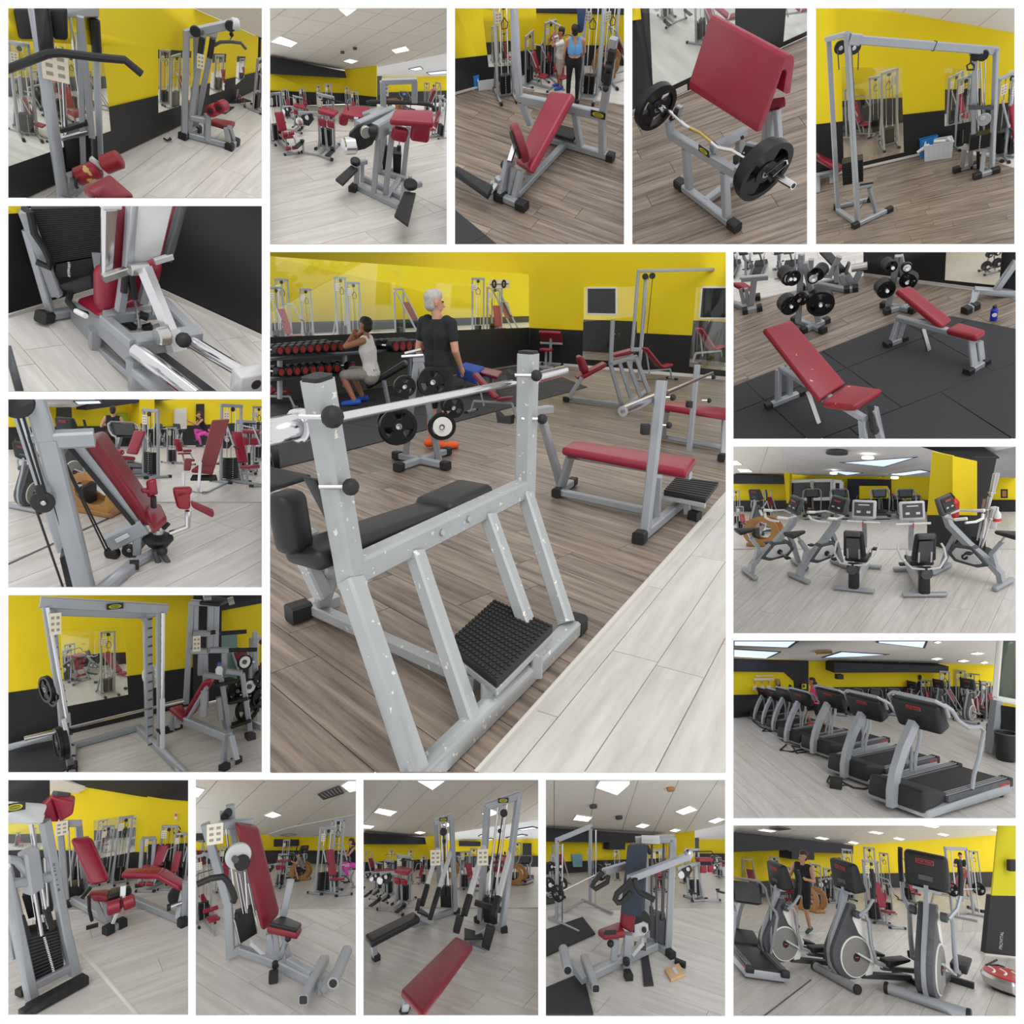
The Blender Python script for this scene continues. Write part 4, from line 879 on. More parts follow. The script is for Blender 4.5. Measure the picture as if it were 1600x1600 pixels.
C2 = S.hinge(W3.hit(S.ray(725,470)),W3.hit(S.ray(1220,462)),-12); S.slab('ceiling','grey plaster ceiling with skylights, hip machine picture',C2,[(735,400),(1220,303),(1220,465),(725,472)],PLASTER)
for q,l in (([(455,-10),(612,-10),(525,52)],'cut by the top edge'),([(10,225),(75,186),(196,232),(150,262)],'at the left'),([(828,280),(925,255),(952,284),(856,304)],'at the right'),([(502,356),(545,342),(605,355),(560,373)],'above the yellow block')): S.lamp(C,q,'square ceiling light %s, hip machine picture' % l)
for q,l in (([(945,412),(1022,396),(1042,414),(985,424)],'small'),([(1068,436),(1220,420),(1220,440),(1090,450)],'long')): S.lamp(C2,q,'%s bluish skylight in the plaster ceiling, hip machine picture' % l,m=SKYL,name='skylight')
for x,y in ((498,302),(582,276)): t = Thing('ceiling_sensor','small round sensor at %s of the tiled ceiling, hip machine picture' % ('left middle' if x < 550 else 'centre'),'sensor',C.frame(C.hit(S.ray(x,y)))); t.disc('sensor_body',C.hit(S.ray(x,y),.04),C.n,.03,.03,DGREY)
# --- near machine
g,g2 = S.f(790,1290),S.f(820,1130); pv = lambda x,y,d=0: S.pl(g-A.v*d,A.v,x,y); rv = lambda x,y,d=0: S.pl(g2-A.v*d,A.v,x,y); w = .055
t = S.thing('hip_extension_machine','nearest red and grey standing hip machine with two black step plates','gym machine',g)
for u,v in (((740,880),(708,1258)),((835,830),(785,1292))): t.bar('column',pv(*u),pv(*v),w*1.1)
t.bar('rear_column',rv(945,800),rv(908,1165),w); t.bar('rear_column',rv(780,860),rv(745,1100),w); t.bar('rear_base',S.f(735,1095,.03),S.f(925,1160,.03),w)
t.bar('base_rail',S.f(580,1200,.03),S.f(880,1345,.03),w*1.2); t.bar('base_rail',S.f(640,1150,.03),S.f(905,1285,.03),w); t.bar('base_tie',S.f(790,1300,.03),S.f(880,1160,.03),w)
for x0,y0,x1,y1 in ((768,965,832,1108),(840,985,898,1135)): t.pad('weight_stack',[rv(x0,y0),rv(x1,y0+8),rv(x1-8,y1),rv(x0+2,y1-12)],A.v*.2,IRON,bev=.006)
for x in (795,880): t.rod('guide_rod',rv(x+5,780),rv(x,960),.01); t.disc('rod_collar',rv(x,950),n,.025,.06,BLACK)
t.bar('arm_beam',pv(600,800,.1),pv(835,695,-.4),.075,.09); t.bar('arm_beam',pv(715,842,.12),pv(880,745,-.3),.1,.16); t.bar('arm_beam',pv(690,735,-.3),pv(770,685,-.5),.06,.06)
t.add('cam_cover',BLACK,MB().prism([[pv(x,y,.16) for x,y in ((545,855),(600,805),(690,783),(735,850),(700,925),(650,955),(590,968),(530,935))]],A.v*.06)); t.disc('counterweight',pv(545,932,.2),A.u+A.v*.35,.085,.13,CHROME,n=28); t.disc('cam_hub',pv(655,840,.2),A.v-A.u*.4,.06,.04,STEEL); t.disc('cam_shaft',pv(705,835,.18),A.u,.05,.08,BLACK)
t.pad('arm_cushion',[pv(815,752,.25),pv(1115,775,.25),pv(1112,688,.0),pv(852,682,.0)],n*-.065,RED); t.pad('hip_cushion',[pv(822,900,.2),pv(930,925,.2),pv(950,830,.2),pv(838,808,.2)],A.v*.1,RED); t.pad('side_cushion',[pv(952,905,.2),pv(1082,925,.2),pv(1098,795,.2),pv(968,790,.2)],A.v*.1,RED)
t.path('hand_rail',[rv(662,645),rv(690,636),rv(1000,645),rv(1085,655),rv(1112,672),rv(1115,700)],.022,BLACK); t.bar('rail_support',rv(705,700),rv(770,685),.04)
for c,kn,post in (([(450,1155),(555,1062),(605,1085),(500,1192)],(585,1040),((598,1075),(590,1212))),([(848,1400),(915,1240),(995,1250),(942,1468)],(958,1195),((920,1180),(900,1340)))):
 h = (S.up(S.f(*post[1]),*post[0])-S.f(*post[1])).length; t.pad('step_plate',[S.f(x,y,h) for x,y in c],n*-.03,BLACK,bev=.006); t.bar('step_post',S.f(*post[1],.03),S.f(*post[0],h),w); t.bar('step_post',S.f(post[1][0]+40,post[1][1]-30,.03),S.f(post[0][0]+35,post[0][1]-40,h),w*.8)
 p = S.f(*kn,h+.04); t.disc('step_knob',p,n+A.v*-.3,.075 if kn[0] > 700 else .055,.05,BLACK); t.bar('step_bracket',p-n*.03,p-n*.03+A.u*.12+A.v*.1,.05)
t.cap(S.f(640,1150,.03),S.f(570,1222,.03),w*1.3,ln=.1)
t.placard(rv(782,545),.09,.15,(A.u,A.v,n)); t.bar('mirror_post',rv(985,490),rv(985,640),w*1.2); t.bar('top_beam',rv(765,500),rv(1000,492),w); t.bar('upright',rv(770,500),rv(775,690),w*1.2)
t = S.thing('hip_extension_machine','red cushions of the second hip machine, left of the nearest one','gym machine',S.f(600,1000)); pv = lambda x,y,d=0: S.pl(S.f(600,950)-A.v*d,A.v,x,y)
t.pad('arm_cushion',[pv(490,712),pv(655,742),pv(690,668,-.3),pv(512,658,-.3)],n*-.06,RED); t.pad('side_cushion',[pv(468,800),pv(532,812),pv(542,732),pv(474,724)],A.v*.12,RED); t.bar('arm_beam',pv(640,730),pv(760,690),.07); t.bar('column',pv(590,740),S.f(595,890),.05)
for i,(x,y,px,l) in enumerate(((375,965,350,'middle hip machine of the row, left of the nearest'),(195,815,200,'fourth hip machine further left in the row'))): S.place('calf','grey and red '+l,x,y,-20,px=px)
for k,x,y,px,yaw,l in (('leg',60,905,320,30,'weight tower cut by the left edge, hip machine picture'),('press',130,745,190,40,'red seated machine against the left wall, hip machine picture'),('cable',420,760,240,10,'grey tower behind the middle hip machine'),('press',590,760,190,-30,'red reclined machine before the yellow block, hip machine picture'),('cable',350,700,170,20,'thin tower far left by the yellow wall, hip machine picture'),('leg',240,700,150,10,'low tower by the yellow wall, hip machine picture'),('cable',540,720,180,0,'tower with white card before the yellow block corner'),
 ('hack',1100,730,220,-60,'grey leaning machine at the right, hip machine picture'),('press',1160,870,260,-60,'dark red bench machine cut by the right edge, hip machine picture'),('tread',900,690,130,200,'treadmill far behind the nearest hip machine'),('cable',1070,700,190,0,'tower with white card far right, hip machine picture'),('wood',830,720,110,60,'wooden trainer behind the nearest hip machine'),('bike',1170,690,120,30,'far bike at the right edge, hip machine picture')):
 S.place(k,l,x,y,yaw,px=px,pl=A if y > 830 else B)
man(S,'far person in coral top exercising at the right, hip machine picture',1115,690,165,0,stand(),pl=B,fem=True,shirt=cloth('coral_top'),shorts=cloth('dark_leggings'),leg=2,shoe=mat('white_shoe',(220,220,220),.6),vox=.02)
# ================================================================ red incline bench on dark wood
S = Stage('incline',RECTS['incline'],(710,12),.2313,(500,1100),33,7.6); A = S.A; n = A.n
S.floor('dark wood plank floor under the red incline bench',[(-10,588),(290,515),(1160,657),(1160,1612),(-10,1612)],'wood',((0,1000),(700,1250)),.17,1.3)
S.floor('pale floor of the machine area behind the incline bench',[(240,525),(300,380),(1160,380),(1160,660)],'lam',((290,515),(1150,657)),.3,1.5)
S.floor('black mat corner beside the incline bench',[(-10,1352),(305,1612),(-10,1612)],'rub',((0,1360),(300,1600)),1.,1.,pl=S.lift(.012))
W = S.vplane(S.f(0,590),S.f(550,428)); mq = [(196,92),(392,92),(392,392),(232,402)]
S.slab('wall_left','yellow wall left of the red incline bench',W,[(-12,-12),(552,-12),(552,430),(-12,594)],YEL,holes=[mq])
S.slab('wall_left','black dado left of the red incline bench',W,[(-12,348),(552,283),(552,429),(-12,592)],BLK,off=.012,holes=[mq])
S.slab('baseboard_left','pale baseboard by the blue box',W,[(-12,578),(300,492),(300,504),(-12,594)],BASEW,th=.012,off=.02)
S.mirror('small mirror behind the grey cable column left of incline bench',W,mq,((150,330),(420,290)),((150,240),(420,220)),(('cable',280,370,20,240),('press',340,350,30,180)))
W2 = S.vplane(S.f(545,388),S.f(1160,388)); S.slab('wall_back','far yellow wall with dark band behind the cable towers',W2,[(545,30),(1160,40),(1160,392),(545,392)],YEL)
S.slab('wall_back','dark band above the far yellow wall',W2,[(545,-12),(1160,-12),(1160,48),(545,36)],NAVY,off=.02); S.slab('wall_back','far black dado behind the cable towers',W2,[(545,255),(1160,258),(1160,392),(545,392)],BLK,th=.01,off=.012)
# --- the bench
b0,b1 = S.f(640,888,.04),S.f(1040,1003,.04); L = (b1-b0).normalized(); bv = lambda x,y,d=0: S.vp(b0-A.v*d,b1-A.v*d,x,y)
t = S.thing('incline_bench','red incline bench press station with round tilted seat','bench',S.f(700,1000)); w = .06
t.bar('base_beam',S.f(585,868,.04),b1,.065); t.cap(b0,b1+L*.03,.07)
t.bar('crossbeam',bv(440,612),bv(1012,728),.06,.085); t.bar('right_leg',bv(1000,735),bv(1000,985),w*1.1); t.bar('right_post',bv(1000,735),bv(1078,205),w*1.1); t.bar('left_post',bv(440,625),bv(400,-15),w); t.bar('left_leg',bv(446,630),bv(515,790),w); t.bar('strut',bv(812,700),bv(852,945),w)
badge(t,bv(970,723,.05),L,n,-A.v,.15,.06)
for x0,y0,x1,y1 in ((1068,285,1058,350),(1052,360,1045,420),(1040,430,1030,520)): t.bar('bar_cradle',bv(x0,y0,.05),bv(x1,y1,.05),.07,.06,BLACK)
for x,y in ((1040,405),(1022,545)): t.ball('knob',bv(x,y,.1),.03,BLACK)
t.pad('spotter_platform',[S.f(x,y,.14) for x,y in ((690,782),(862,826),(802,890),(640,842))],n*-.03,BLACK,bev=.006)
f0,f1 = S.f(305,1272,.04),S.f(462,1338,.04); t.bar('front_foot',f0,f1,.065); t.cap(f0,f1,.08,ln=.1); t.cap(f1,f0,.08,ln=.1); r0 = S.f(415,1270,.04); t.bar('base_rail',r0,S.f(748,918,.04),.06)
ax = (S.f(748,918)-S.f(415,1270)).normalized(); sd = ax.cross(n); c0 = S.f(400,1275)
sv = lambda x,y,d=0: S.pl(c0+sd*d,sd,x,y)
TLp = S.f(640,556,.0)
pb0,pb1 = sv(405,1045,-.13),sv(500,1102,.13); p0,p1 = sv(640,556,-.13),sv(796,572,.13)
th = (p0-pb0).cross(pb1-pb0).normalized(); th = -th if th.dot(n) > 0 else th
t.pad('backrest',[pb0,pb1,p1,p0],th*.075,RED); t.bar('back_rail',(pb0+pb1)/2+th*.1,(p0+p1)/2+th*.1,.05)
t.bar('side_plate',sv(372,1035,-.05),S.f(322,1262,.05),.05,.12); t.bar('front_leg',sv(402,1085,.02),S.f(372,1262,.05),.05); t.bar('front_leg',sv(448,1100,.08),S.f(405,1285,.05),.055); t.bar('front_leg',sv(300,1150,-.1),S.f(285,1240,.05),.055)
sc = sv(442,915,0); sn = (sv(470,880,0)-sv(400,1000,0)).normalized(); sn = (sn+sd*.9).normalized()
t.disc('seat',sc,sn,.165,.07,DRED,n=28); t.disc('seat_base',sc-sn*.045,sn,.12,.02,BLACK); t.bar('seat_post',sv(372,1040,0),sc-sn*.05,.045,.03,CHROME); t.ball('knob',sv(340,1063,-.1),.042,BLACK)
q = [S.f(x,y,.16) for x,y in ((-12,1072),(20,1062),(255,1205),(238,1262))]; t.pad('foot_cushion',[S.f(x,y,.18) for x,y in ((-15,1095),(20,1065),(262,1200),(225,1262))],n*-.06,BLACK,bev=.012); t.bar('foot_bracket',S.f(235,1262,.12),S.f(285,1190,.16),.04,.02,STEEL); t.bar('foot_arm',S.f(250,1195,.12),S.f(330,1200,.14),.06)
# --- crate, box, people, machines behind
def crate(S,lab,c,w,m,rib=True,name='crate',cat='crate'):
 """open plastic crate: c = four floor pixels (left-back, left-front, right-front, right-back), w = height in picture units"""
 A_ = S.A; q = [S.f(*p) for p in c]; o = sum(q,V())/4; t = S.thing(name,lab,cat,o); up = S.up(q[1],c[1][0],c[1][1]-w)-q[1]; e = up.length*.08
 for i in range(4):
  a,b = q[i-1],q[i]; t.add('side_wall',m,MB().hexa([a,b,b+(o-b)*.06,a+(o-a)*.06,a+up+(a-o)*.06,b+up+(b-o)*.06,b+up,a+up]))
  t.bar('rim',a+up+(a-o)*.08,b+up+(b-o)*.08,.5*e,.5*e,m)
  if rib:
   mb = MB()
   for k in range(1,6): p_ = a.lerp(b,k/6); mb.bar(p_+(p_-o)*.02,p_+up+(p_-o)*.08,e*.25,e*.25)
   t.add('ribs',m,mb,kind='stuff')
 t.add('bottom',m,MB().hexa(q+[p+A_.n*.02 for p in q])); return t
WPL = mat('white_crate_plastic',(214,218,222),.4); BPL = mat('blue_crate_plastic',(44,132,208),.5)
crate(S,'white slotted crate full of papers by the black dado, incline bench picture',[(168,520),(165,562),(284,548),(270,508)],68,WPL)
crate(S,'blue box lid leaning behind the white crate, incline bench picture',[(125,540),(135,556),(170,548),(160,532)],92,BPL,False,'box','box')
man(S,'person in pale blue crop top and black leggings seen from behind',795,640,522,180,stand(elb_l=(-.24,-.05,1.16),wri_l=(-.2,-.2,1.0),elb_r=(.25,-.02,1.14),wri_r=(.24,-.12,.92),head=(.03,-.02,1.62)),look=(.3,-.9,-.3),fem=True,shirt=cloth('sky_blue_top',(112,172,226)),straps=True,shorts=cloth('black_leggings',(24,24,27)),leg=2,shoe=mat('black_shoe',(30,30,34),.6),long_hair=False,vox=.012)
man(S,'person in white t-shirt and grey shorts with hand raised to face',705,542,400,-75,stand(elb_l=(-.2,-.3,1.38),wri_l=(-.05,-.25,1.58),elb_r=(.2,-.3,1.4),wri_r=(.1,-.26,1.6)),skin=TANSKIN,shirt=cloth('white_tee',(214,210,204)),sleeve=.6,shorts=cloth('stone_shorts',(176,168,156)),leg=.95,shoe=mat('blue_shoe',(40,92,190),.6),vox=.013)
S.place('cable','grey cable column standing before the yellow wall, incline bench picture',345,598,15,px=640)
S.place('cable','dark cable tower with weight stack right of the person in black leggings',905,600,-15,px=640)
S.place('press','red chest press machine left of the people, incline bench picture',505,508,60,px=330,pl=A)
S.place('lat','pulldown tower between the yellow wall and the people',640,470,30,px=400)
S.place('leg','red low machine behind the person in white t-shirt',590,455,80,px=220)
S.place('cable','tall cable column at the right behind the bar posts',1020,520,20,px=560)
S.place('hack','grey leaning machine frame at far right, incline bench picture',1115,470,120,px=360)
S.place('wood','varnished wooden trainer behind the dark cable tower',1000,445,80,px=170)
t = S.thing('towel','dark blue towel hanging over the cable tower above the people','towel',S.pl(S.f(850,600),A.v,855,100)); hv = lambda x,y: S.pl(S.f(850,600)-A.v*.1,A.v,x,y); t.pad('towel_cloth',[hv(835,180),hv(870,170),hv(895,-12),hv(828,-12)],A.v*.05,cloth('navy_towel',(46,66,104)))
# ================================================================ preacher curl bench with loaded curl bar
S = Stage('preacher',RECTS['preacher'],(986,12),.23116,(520,1250),38,7.); A = S.A; n = A.n
S.floor('wood plank floor under the preacher bench',[(-10,748),(1205,185),(1205,1612),(-10,1612)],'wood',((300,1500),(800,1330)),.17,1.2)
W = S.vplane(S.f(0,742),S.f(1130,218)); m1 = [(66,-12),(705,-12),(705,322),(365,488),(150,588),(146,500)]; m2 = [(1050,-12),(1210,-12),(1210,150),(1030,232)]
S.slab('wall_back','black mirrored wall behind the preacher bench',W,[(-12,-12),(1210,-12),(1210,180),(-12,747)],BLK,holes=[m1,m2])
S.slab('wall_back','yellow corner of the wall above the black column',W,[(-12,-12),(62,-12),(70,78),(-12,90)],YEL,th=.008,off=.01); S.slab('baseboard_back','white baseboard under the black mirrored wall',W,[(-12,706),(380,520),(380,560),(-12,745)],BASEW,th=.012,off=.015)
wallp = mat('reflected_pale_boards',(206,204,202),.5,0,.05,3)
S.mirror('wide mirror behind the preacher bench reflecting pale floor',W,m1,((-10,-160),(1200,-260)),None,(('calf',260,75,30,260),('press',470,215,60,420),('incline',640,150,80,220)),fl=LAM)
S.mirror('mirror at the right edge of the preacher bench picture',W,m2,((-10,-160),(1200,-260)),None,(('incline',1120,100,80,220),),fl=LAM)
f0,f1 = S.f(330,1190,.045),S.f(702,1475,.045); L = (f1-f0).normalized(); sd = L.cross(n)
if sd.dot(A.v) < 0: sd = -sd
pv = lambda x,y,d=0: S.vp(f0+sd*d,f1+sd*d,x,y)
t = S.thing('preacher_curl_bench','grey preacher curl bench with red saddle cushion and curl bar','bench',S.f(520,1330)); w = .062
t.bar('front_foot',f0,f1,.065); t.cap(f1,f0,.07,ln=.1); t.cap(f0,f1,.07,ln=.1)
t.bar('front_post',pv(372,950),pv(392,1215),w,up=L); t.bar('front_post',pv(632,1110),pv(648,1410),w,up=L)
t.bar('bar_rail',pv(262,852),pv(715,1120),.055,.085); t.bar('rail_end',pv(258,765),pv(272,862),w,up=L); t.bar('rail_end',pv(735,1070),pv(738,1190),w*1.1,up=L)
badge(t,pv(492,968,-.034),L,n,-sd,.13,.055)
t.bar('base_rail',S.f(500,1310,.05),S.f(760,1120,.05),.06); t.bar('column',S.f(735,1150,.05),pv(735,870,.26),.06,up=L); t.bar('cushion_arm',pv(545,955),pv(770,835,.3),.065)
t.disc('bolt',pv(752,878,.2),-sd,.014,.02,BLACK)
for (x,y),(x2,y2) in (((925,715),(905,905)),((985,690),(1000,905)),((950,700),(940,900))): t.bar('seat_post',pv(x,y,.5),pv(x2,y2,.46),.05,up=L)
for d,pts in ((.02,((325,650),(355,665),(330,740),(285,765),(272,740))),(.0,((800,900),(865,915),(800,1040),(745,1045),(760,985)))):
 P = [pv(x,y,d) for x,y in pts]; o = t.add('bar_holder',GREY,MB().prism([P],-sd*.03)); c = sum(P,V())/5; t.add('holder_lining',BLACK,MB().prism([[c+(p-c)*.8-sd*.031 for p in P]],-sd*.006),o)
 for s_ in (.3,-.3): t.disc('lining_bolt',c-sd*.04+n*.06*s_,sd,.006,.008,WHITE,o,8)
t.box('rubber_stop',pv(730,1030,.15),(.09,.07,.05),BLACK)
# saddle cushion, drawn on its right end and carried along to its left end
rv = lambda x,y: pv(x,y,.30)
u = L; PR = S.pl(pv(850,840,.12),u,850,840)
ev = lambda x,y: S.pl(PR,u,x,y)
TR,TL = ev(1085,318),None
k = -(S.on(TR,u,492,205)-TR).length
prof = [ev(*c) for c in ((850,842),(862,790),(1042,345),(1062,322),(1085,316),(1102,330),(1106,360),(1078,575),(1056,584),(1030,572),(1052,440),(1044,418),(1024,425),(905,780),(884,832))]
t.add('saddle_cushion',RED,MB().prism([prof],u*k),bev=.018,seg=3)
t.pad('seat',[pv(x,y,.5) for x,y in ((915,690),(1035,635),(1040,598),(960,610))],n*-.05+sd*.02,RED,bev=.02)
# curl bar and its plates
b = S.thing('curl_bar','bent chrome curl bar resting on the bench rail','barbell',pv(500,860)); zz = lambda x,y: pv(x,y,-.03)
b.path('shaft',[zz(*c) for c in ((150,655),(205,680),(262,702),(300,735),(362,792),(398,816),(470,845),(545,905),(592,946),(688,966),(760,1004),(900,1085))],.014,CHROME,n=10)
b.path('grip_sleeve',[zz(*c) for c in ((398,816),(470,845),(545,905))],.0155,mat('brass',(196,176,110),.3,1.),n=10)
e0,e1 = zz(905,1092),zz(1098,1205); dd = (e1-e0).normalized(); b.rod('sleeve',e0-dd*.05,e1,.026,CHROME,n=18); b.rod('sleeve_bore',e1,e1+dd*.002,.018,BLACK); b.rod('sleeve',zz(150,655),zz(215,684),.026,CHROME,n=16)
def pl2(x,y,r,ax,lab,h=.06):
 c = zz(x,y); q = S.thing('weight_plate',lab,'weight plate',c); o = q.plate(c,ax,r,h,parent=None); return q,c
axp = (L*.92-sd*.0-n*.18).normalized(); rr = (zz(890,895)-zz(890,1105)).length
q,c = pl2(898,1100,rr*.98,axp,'black weight plate on the near end of the curl bar'); q.plate(c-axp*.055,axp,rr*.9,.04,name='inner_plate')
q.path('spring_collar',[zz(*p)-sd*.05 for p in ((960,1095),(1060,1015),(1095,1008),(1100,1030),(1050,1070),(1000,1115))],.005,CHROME)
q,c = pl2(165,668,rr*.82,axp,'black weight plate with yellow mark on the far end of the curl bar'); q.box('yellow_mark',c+axp*.032+n*.06-A.u*.05,(.05,.004,.022),GOLD,ax=(L.cross(axp).normalized() if 0 else A.u,axp,n))
# ================================================================ cable crossover
S = Stage('cable',RECTS['cable'],(1274,12),.23128,(500,1350),27,17.); A = S.A; n = A.n
S.floor('wood plank floor under the cable crossover',[(-10,1168),(925,950),(1360,1088),(1360,1612),(-10,1612)],'wood',((0,1590),(500,1480)),.2,1.5)
S.floor('pale floor right of the cable crossover',[(925,945),(1360,840),(1360,1092)],'lam',((925,955),(1349,1082)),.3,1.5)
W = S.vplane(S.f(0,1166),S.f(930,948)); m1 = [(176,402),(582,406),(598,978),(192,1075)]; m2 = [(877,410),(1118,412),(1118,756),(873,803)]; m3 = [(1305,418),(1362,420),(1362,690),(1305,705)]
S.slab('wall_left','yellow wall behind the cable crossover',W,[(-12,-12),(330,-12),(1362,172),(1362,848),(-12,1172)],YEL,holes=[m1,m2,m3])
S.slab('wall_left','black dado behind the cable crossover',W,[(-12,790),(876,692),(1362,636),(1362,846),(-12,1170)],BLK,off=.012,holes=[m1,m2,m3])
S.slab('baseboard_left','pale baseboard behind the cable crossover',W,[(-12,1148),(720,980),(720,996),(-12,1168)],BASEW,th=.014,off=.02)
S.mirror('large mirror inside the cable crossover frame',W,m1,((0,870),(700,760)),((0,640),(700,600)),(('cable',500,930,190,500),('cable',410,850,170,380),('press',240,860,60,330),('bike',350,700,60,180)),fl=WOOD)
S.mirror('mirror behind the right tower of the cable crossover',W,m2,((700,740),(1250,670)),((700,560),(1250,540)),(('press',930,790,40,330),('cable',1050,770,30,330)))
S.mirror('mirror cut by the right edge of the crossover picture',W,m3,((1200,660),(1400,640)),((1200,560),(1400,540)))
C = S.hinge(W.hit(S.ray(330,-5)),W.hit(S.ray(1349,172)),-20); S.tiles('white tiled ceiling above the cable crossover',[(330,-12),(1362,-12),(1362,174)],C,((330,-5),(1349,172)),1.3,.7)
t = S.thing('cable_crossover','tall grey cable crossover frame spanning two towers','gym machine',S.f(220,1420)); w = .085
g = S.f(288,1450); g2 = S.f(152,1365); fv = lambda x,y,d=0: S.pl(g-A.v*d,A.v,x,y)
lv = lambda x,y: S.pl(g2,A.v,x,y)
t.bar('upright',S.f(288,1448,.05),fv(212,168),w); t.bar('upright',S.f(152,1362,.05),lv(90,215),w); t.bar('top_tie',lv(78,212),fv(216,178),w); t.bar('base_tie',S.f(150,1365,.05),S.f(290,1462,.05),w)
u,v = S.f(298,1458,.05),S.f(502,1362,.05); t.bar('base_foot',S.f(270,1470,.05),v,.08); t.cap(u,v,.09,ln=.12); t.cap(v,S.f(268,1472,.05),.1,ln=.12)
v2 = S.f(372,1292,.05); t.bar('base_foot',S.f(150,1345,.05),v2,.07); t.cap(u,v2,.08,ln=.1); t.cap(v2,S.f(140,1345,.05),.09,ln=.12)
t.bar('brace',fv(365,1215),S.f(412,1388,.05),.07); t.bar('step_top',fv(285,1222),fv(385,1195),.09,.05); t.bar('step_grip',fv(300,1198,.1),fv(392,1182,.1),.04,.03,BLACK)
B0,B1 = fv(225,212),S.pl(S.f(1190,1095),A.v,1200,290); t.bar('top_beam',B0,B1,.09,.13); bc = B0.lerp(B1,.04); t.bar('beam_collar',B0,B0.lerp(B1,.075),.1,.17); t.bar('beam_joint',B0.lerp(B1,.58),B0.lerp(B1,.584),.1,.15,BLACK)
sa = (A.u,A.v,n); mid = (g+g2)/2; ps = fv(265,1170,.05)
t.stack(S.pl(mid,A.v,255,1170),.36,.25,(S.pl(mid,A.v,255,1020)-S.pl(mid,A.v,255,1170)).length,9)
for x in (172,262): c = S.pl(mid,A.v,x,268); t.disc('pulley',c,A.v-A.u*.3,.11,.05,BLACK); t.disc('pulley_hub',c-A.v*.04,A.v-A.u*.3,.035,.03,STEEL)
for (x,y),(x2,y2) in (((150,280),(160,420)),((292,300),(288,420)),((232,290),(262,1010)),((245,290),(280,1010))): t.rod('cable',S.pl(mid-A.v*.15,A.v,x,y),S.pl(mid-A.v*.15,A.v,x2,y2),.010,DGREY)
t.path('low_pulley_hook',[S.pl(mid-A.v*.2,A.v,*c) for c in ((190,1285),(215,1300),(300,1320),(330,1300),(300,1355))],.016,STEEL)
# right tower
h1,h2 = S.f(1195,1095),S.f(1065,1070); hv = lambda x,y,d=0: S.pl(h1-A.v*d,A.v,x,y)
t.bar('upright',S.f(1192,1092,.05),hv(1222,270),w*.95); t.bar('upright',hv(1068,850),hv(1078,312),w*.9); t.bar('top_tie',hv(1040,305),hv(1235,283),w)
for u,v in (((950,1095),(1075,1062)),((1088,1138),(1222,1098))): a,b = S.f(*u,.05),S.f(*v,.05); t.bar('base_foot',a,b,.085); t.cap(b,a,.1,ln=.13); t.cap(a,b,.1,ln=.13)
t.bar('base_tie',S.f(1060,1065,.05),S.f(1195,1098,.05),.07)
for u,v in (((1012,935),(988,1085)),((1142,945),(1122,1122)),((1200,940),(1190,1095)),((1050,930),(1050,1070))): t.bar('leg',hv(*u),S.f(*v,.05),.075)
t.bar('stack_shelf',hv(1000,940),hv(1205,960),.12,.08); t.stack(hv(1105,940),.32,.2,(hv(1105,848)-hv(1105,940)).length,8); t.bar('low_post',hv(1100,960),S.f(1100,1085,.05),.05,m=BLACK)
for x in (1088,1132): t.disc('pulley',hv(x,322,.1),A.v+A.u*.2,.09,.05,BLACK)
t.path('stirrup_handle',[hv(*c,.15) for c in ((1052,330),(1050,372),(1024,390),(1028,420),(1072,418),(1072,388),(1050,372))],.016,BLACK)
for x,y,x2,y2 in ((1112,330,1138,850),(1148,330,1138,850),(1090,340,1100,850)): t.rod('guide_rod',hv(x,y),hv(x2,y2),.012)
t.add('shield_plate',DGREY,MB().hexa([hv(x,y,d) for d in (.1,.06) for x,y in ((1030,655),(1205,665),(1200,690),(1035,690))])); t.add('cam',GREY,MB().disc(hv(1140,755,.12),A.v,.11,.05,24)); t.disc('cam_hub',hv(1130,745,.16),A.v,.045,.04,STEEL)
crate(S,'white slotted crate full of papers beside the crossover right tower',[(748,1002),(738,1040),(922,1013),(908,976)],105,WPL)
crate(S,'blue box standing behind the white crate, crossover picture',[(704,1005),(714,1016),(818,988),(808,979)],118,BPL,False,'box','box')
t = S.thing('rolled_papers','grey and white rolled papers sticking out of the white crate','papers',S.f(740,985));
for (a,b) in (((690,978),(755,930)),((720,960),(770,925)),((800,905),(880,900)),((895,880),(925,915)),((745,930),(780,940))): t.rod('paper_roll',S.pl(S.f(820,1000)-A.v*.1,A.v,*a),S.pl(S.f(820,1000)-A.v*.1,A.v,*b),.03,WHITE)
S.place('press','red pec machine standing right of the crossover tower',1265,990,35,px=530)
S.place('cable','grey weight tower between the wall and the crossover right tower',985,930,20,px=450)
S.place('cable','grey tower at the right edge of the crossover picture',1335,1000,10,px=520)
t = S.thing('flat_bench','dark red bench cushion at the left edge by the crossover','bench',S.f(60,1200)); iv = lambda x,y,d=0: S.pl(S.f(60,1170)-A.v*d,A.v,x,y)
t.pad('cushion',[iv(-12,965),iv(-12,990,.3),iv(150,1090,.3),iv(195,1060)],n*-.12,DRED); t.bar('bench_rail',iv(-12,1140),iv(135,1110),.1); t.bar('leg',iv(20,1140),S.f(20,1255),.08); t.bar('leg',iv(110,1110),S.f(110,1190),.08)
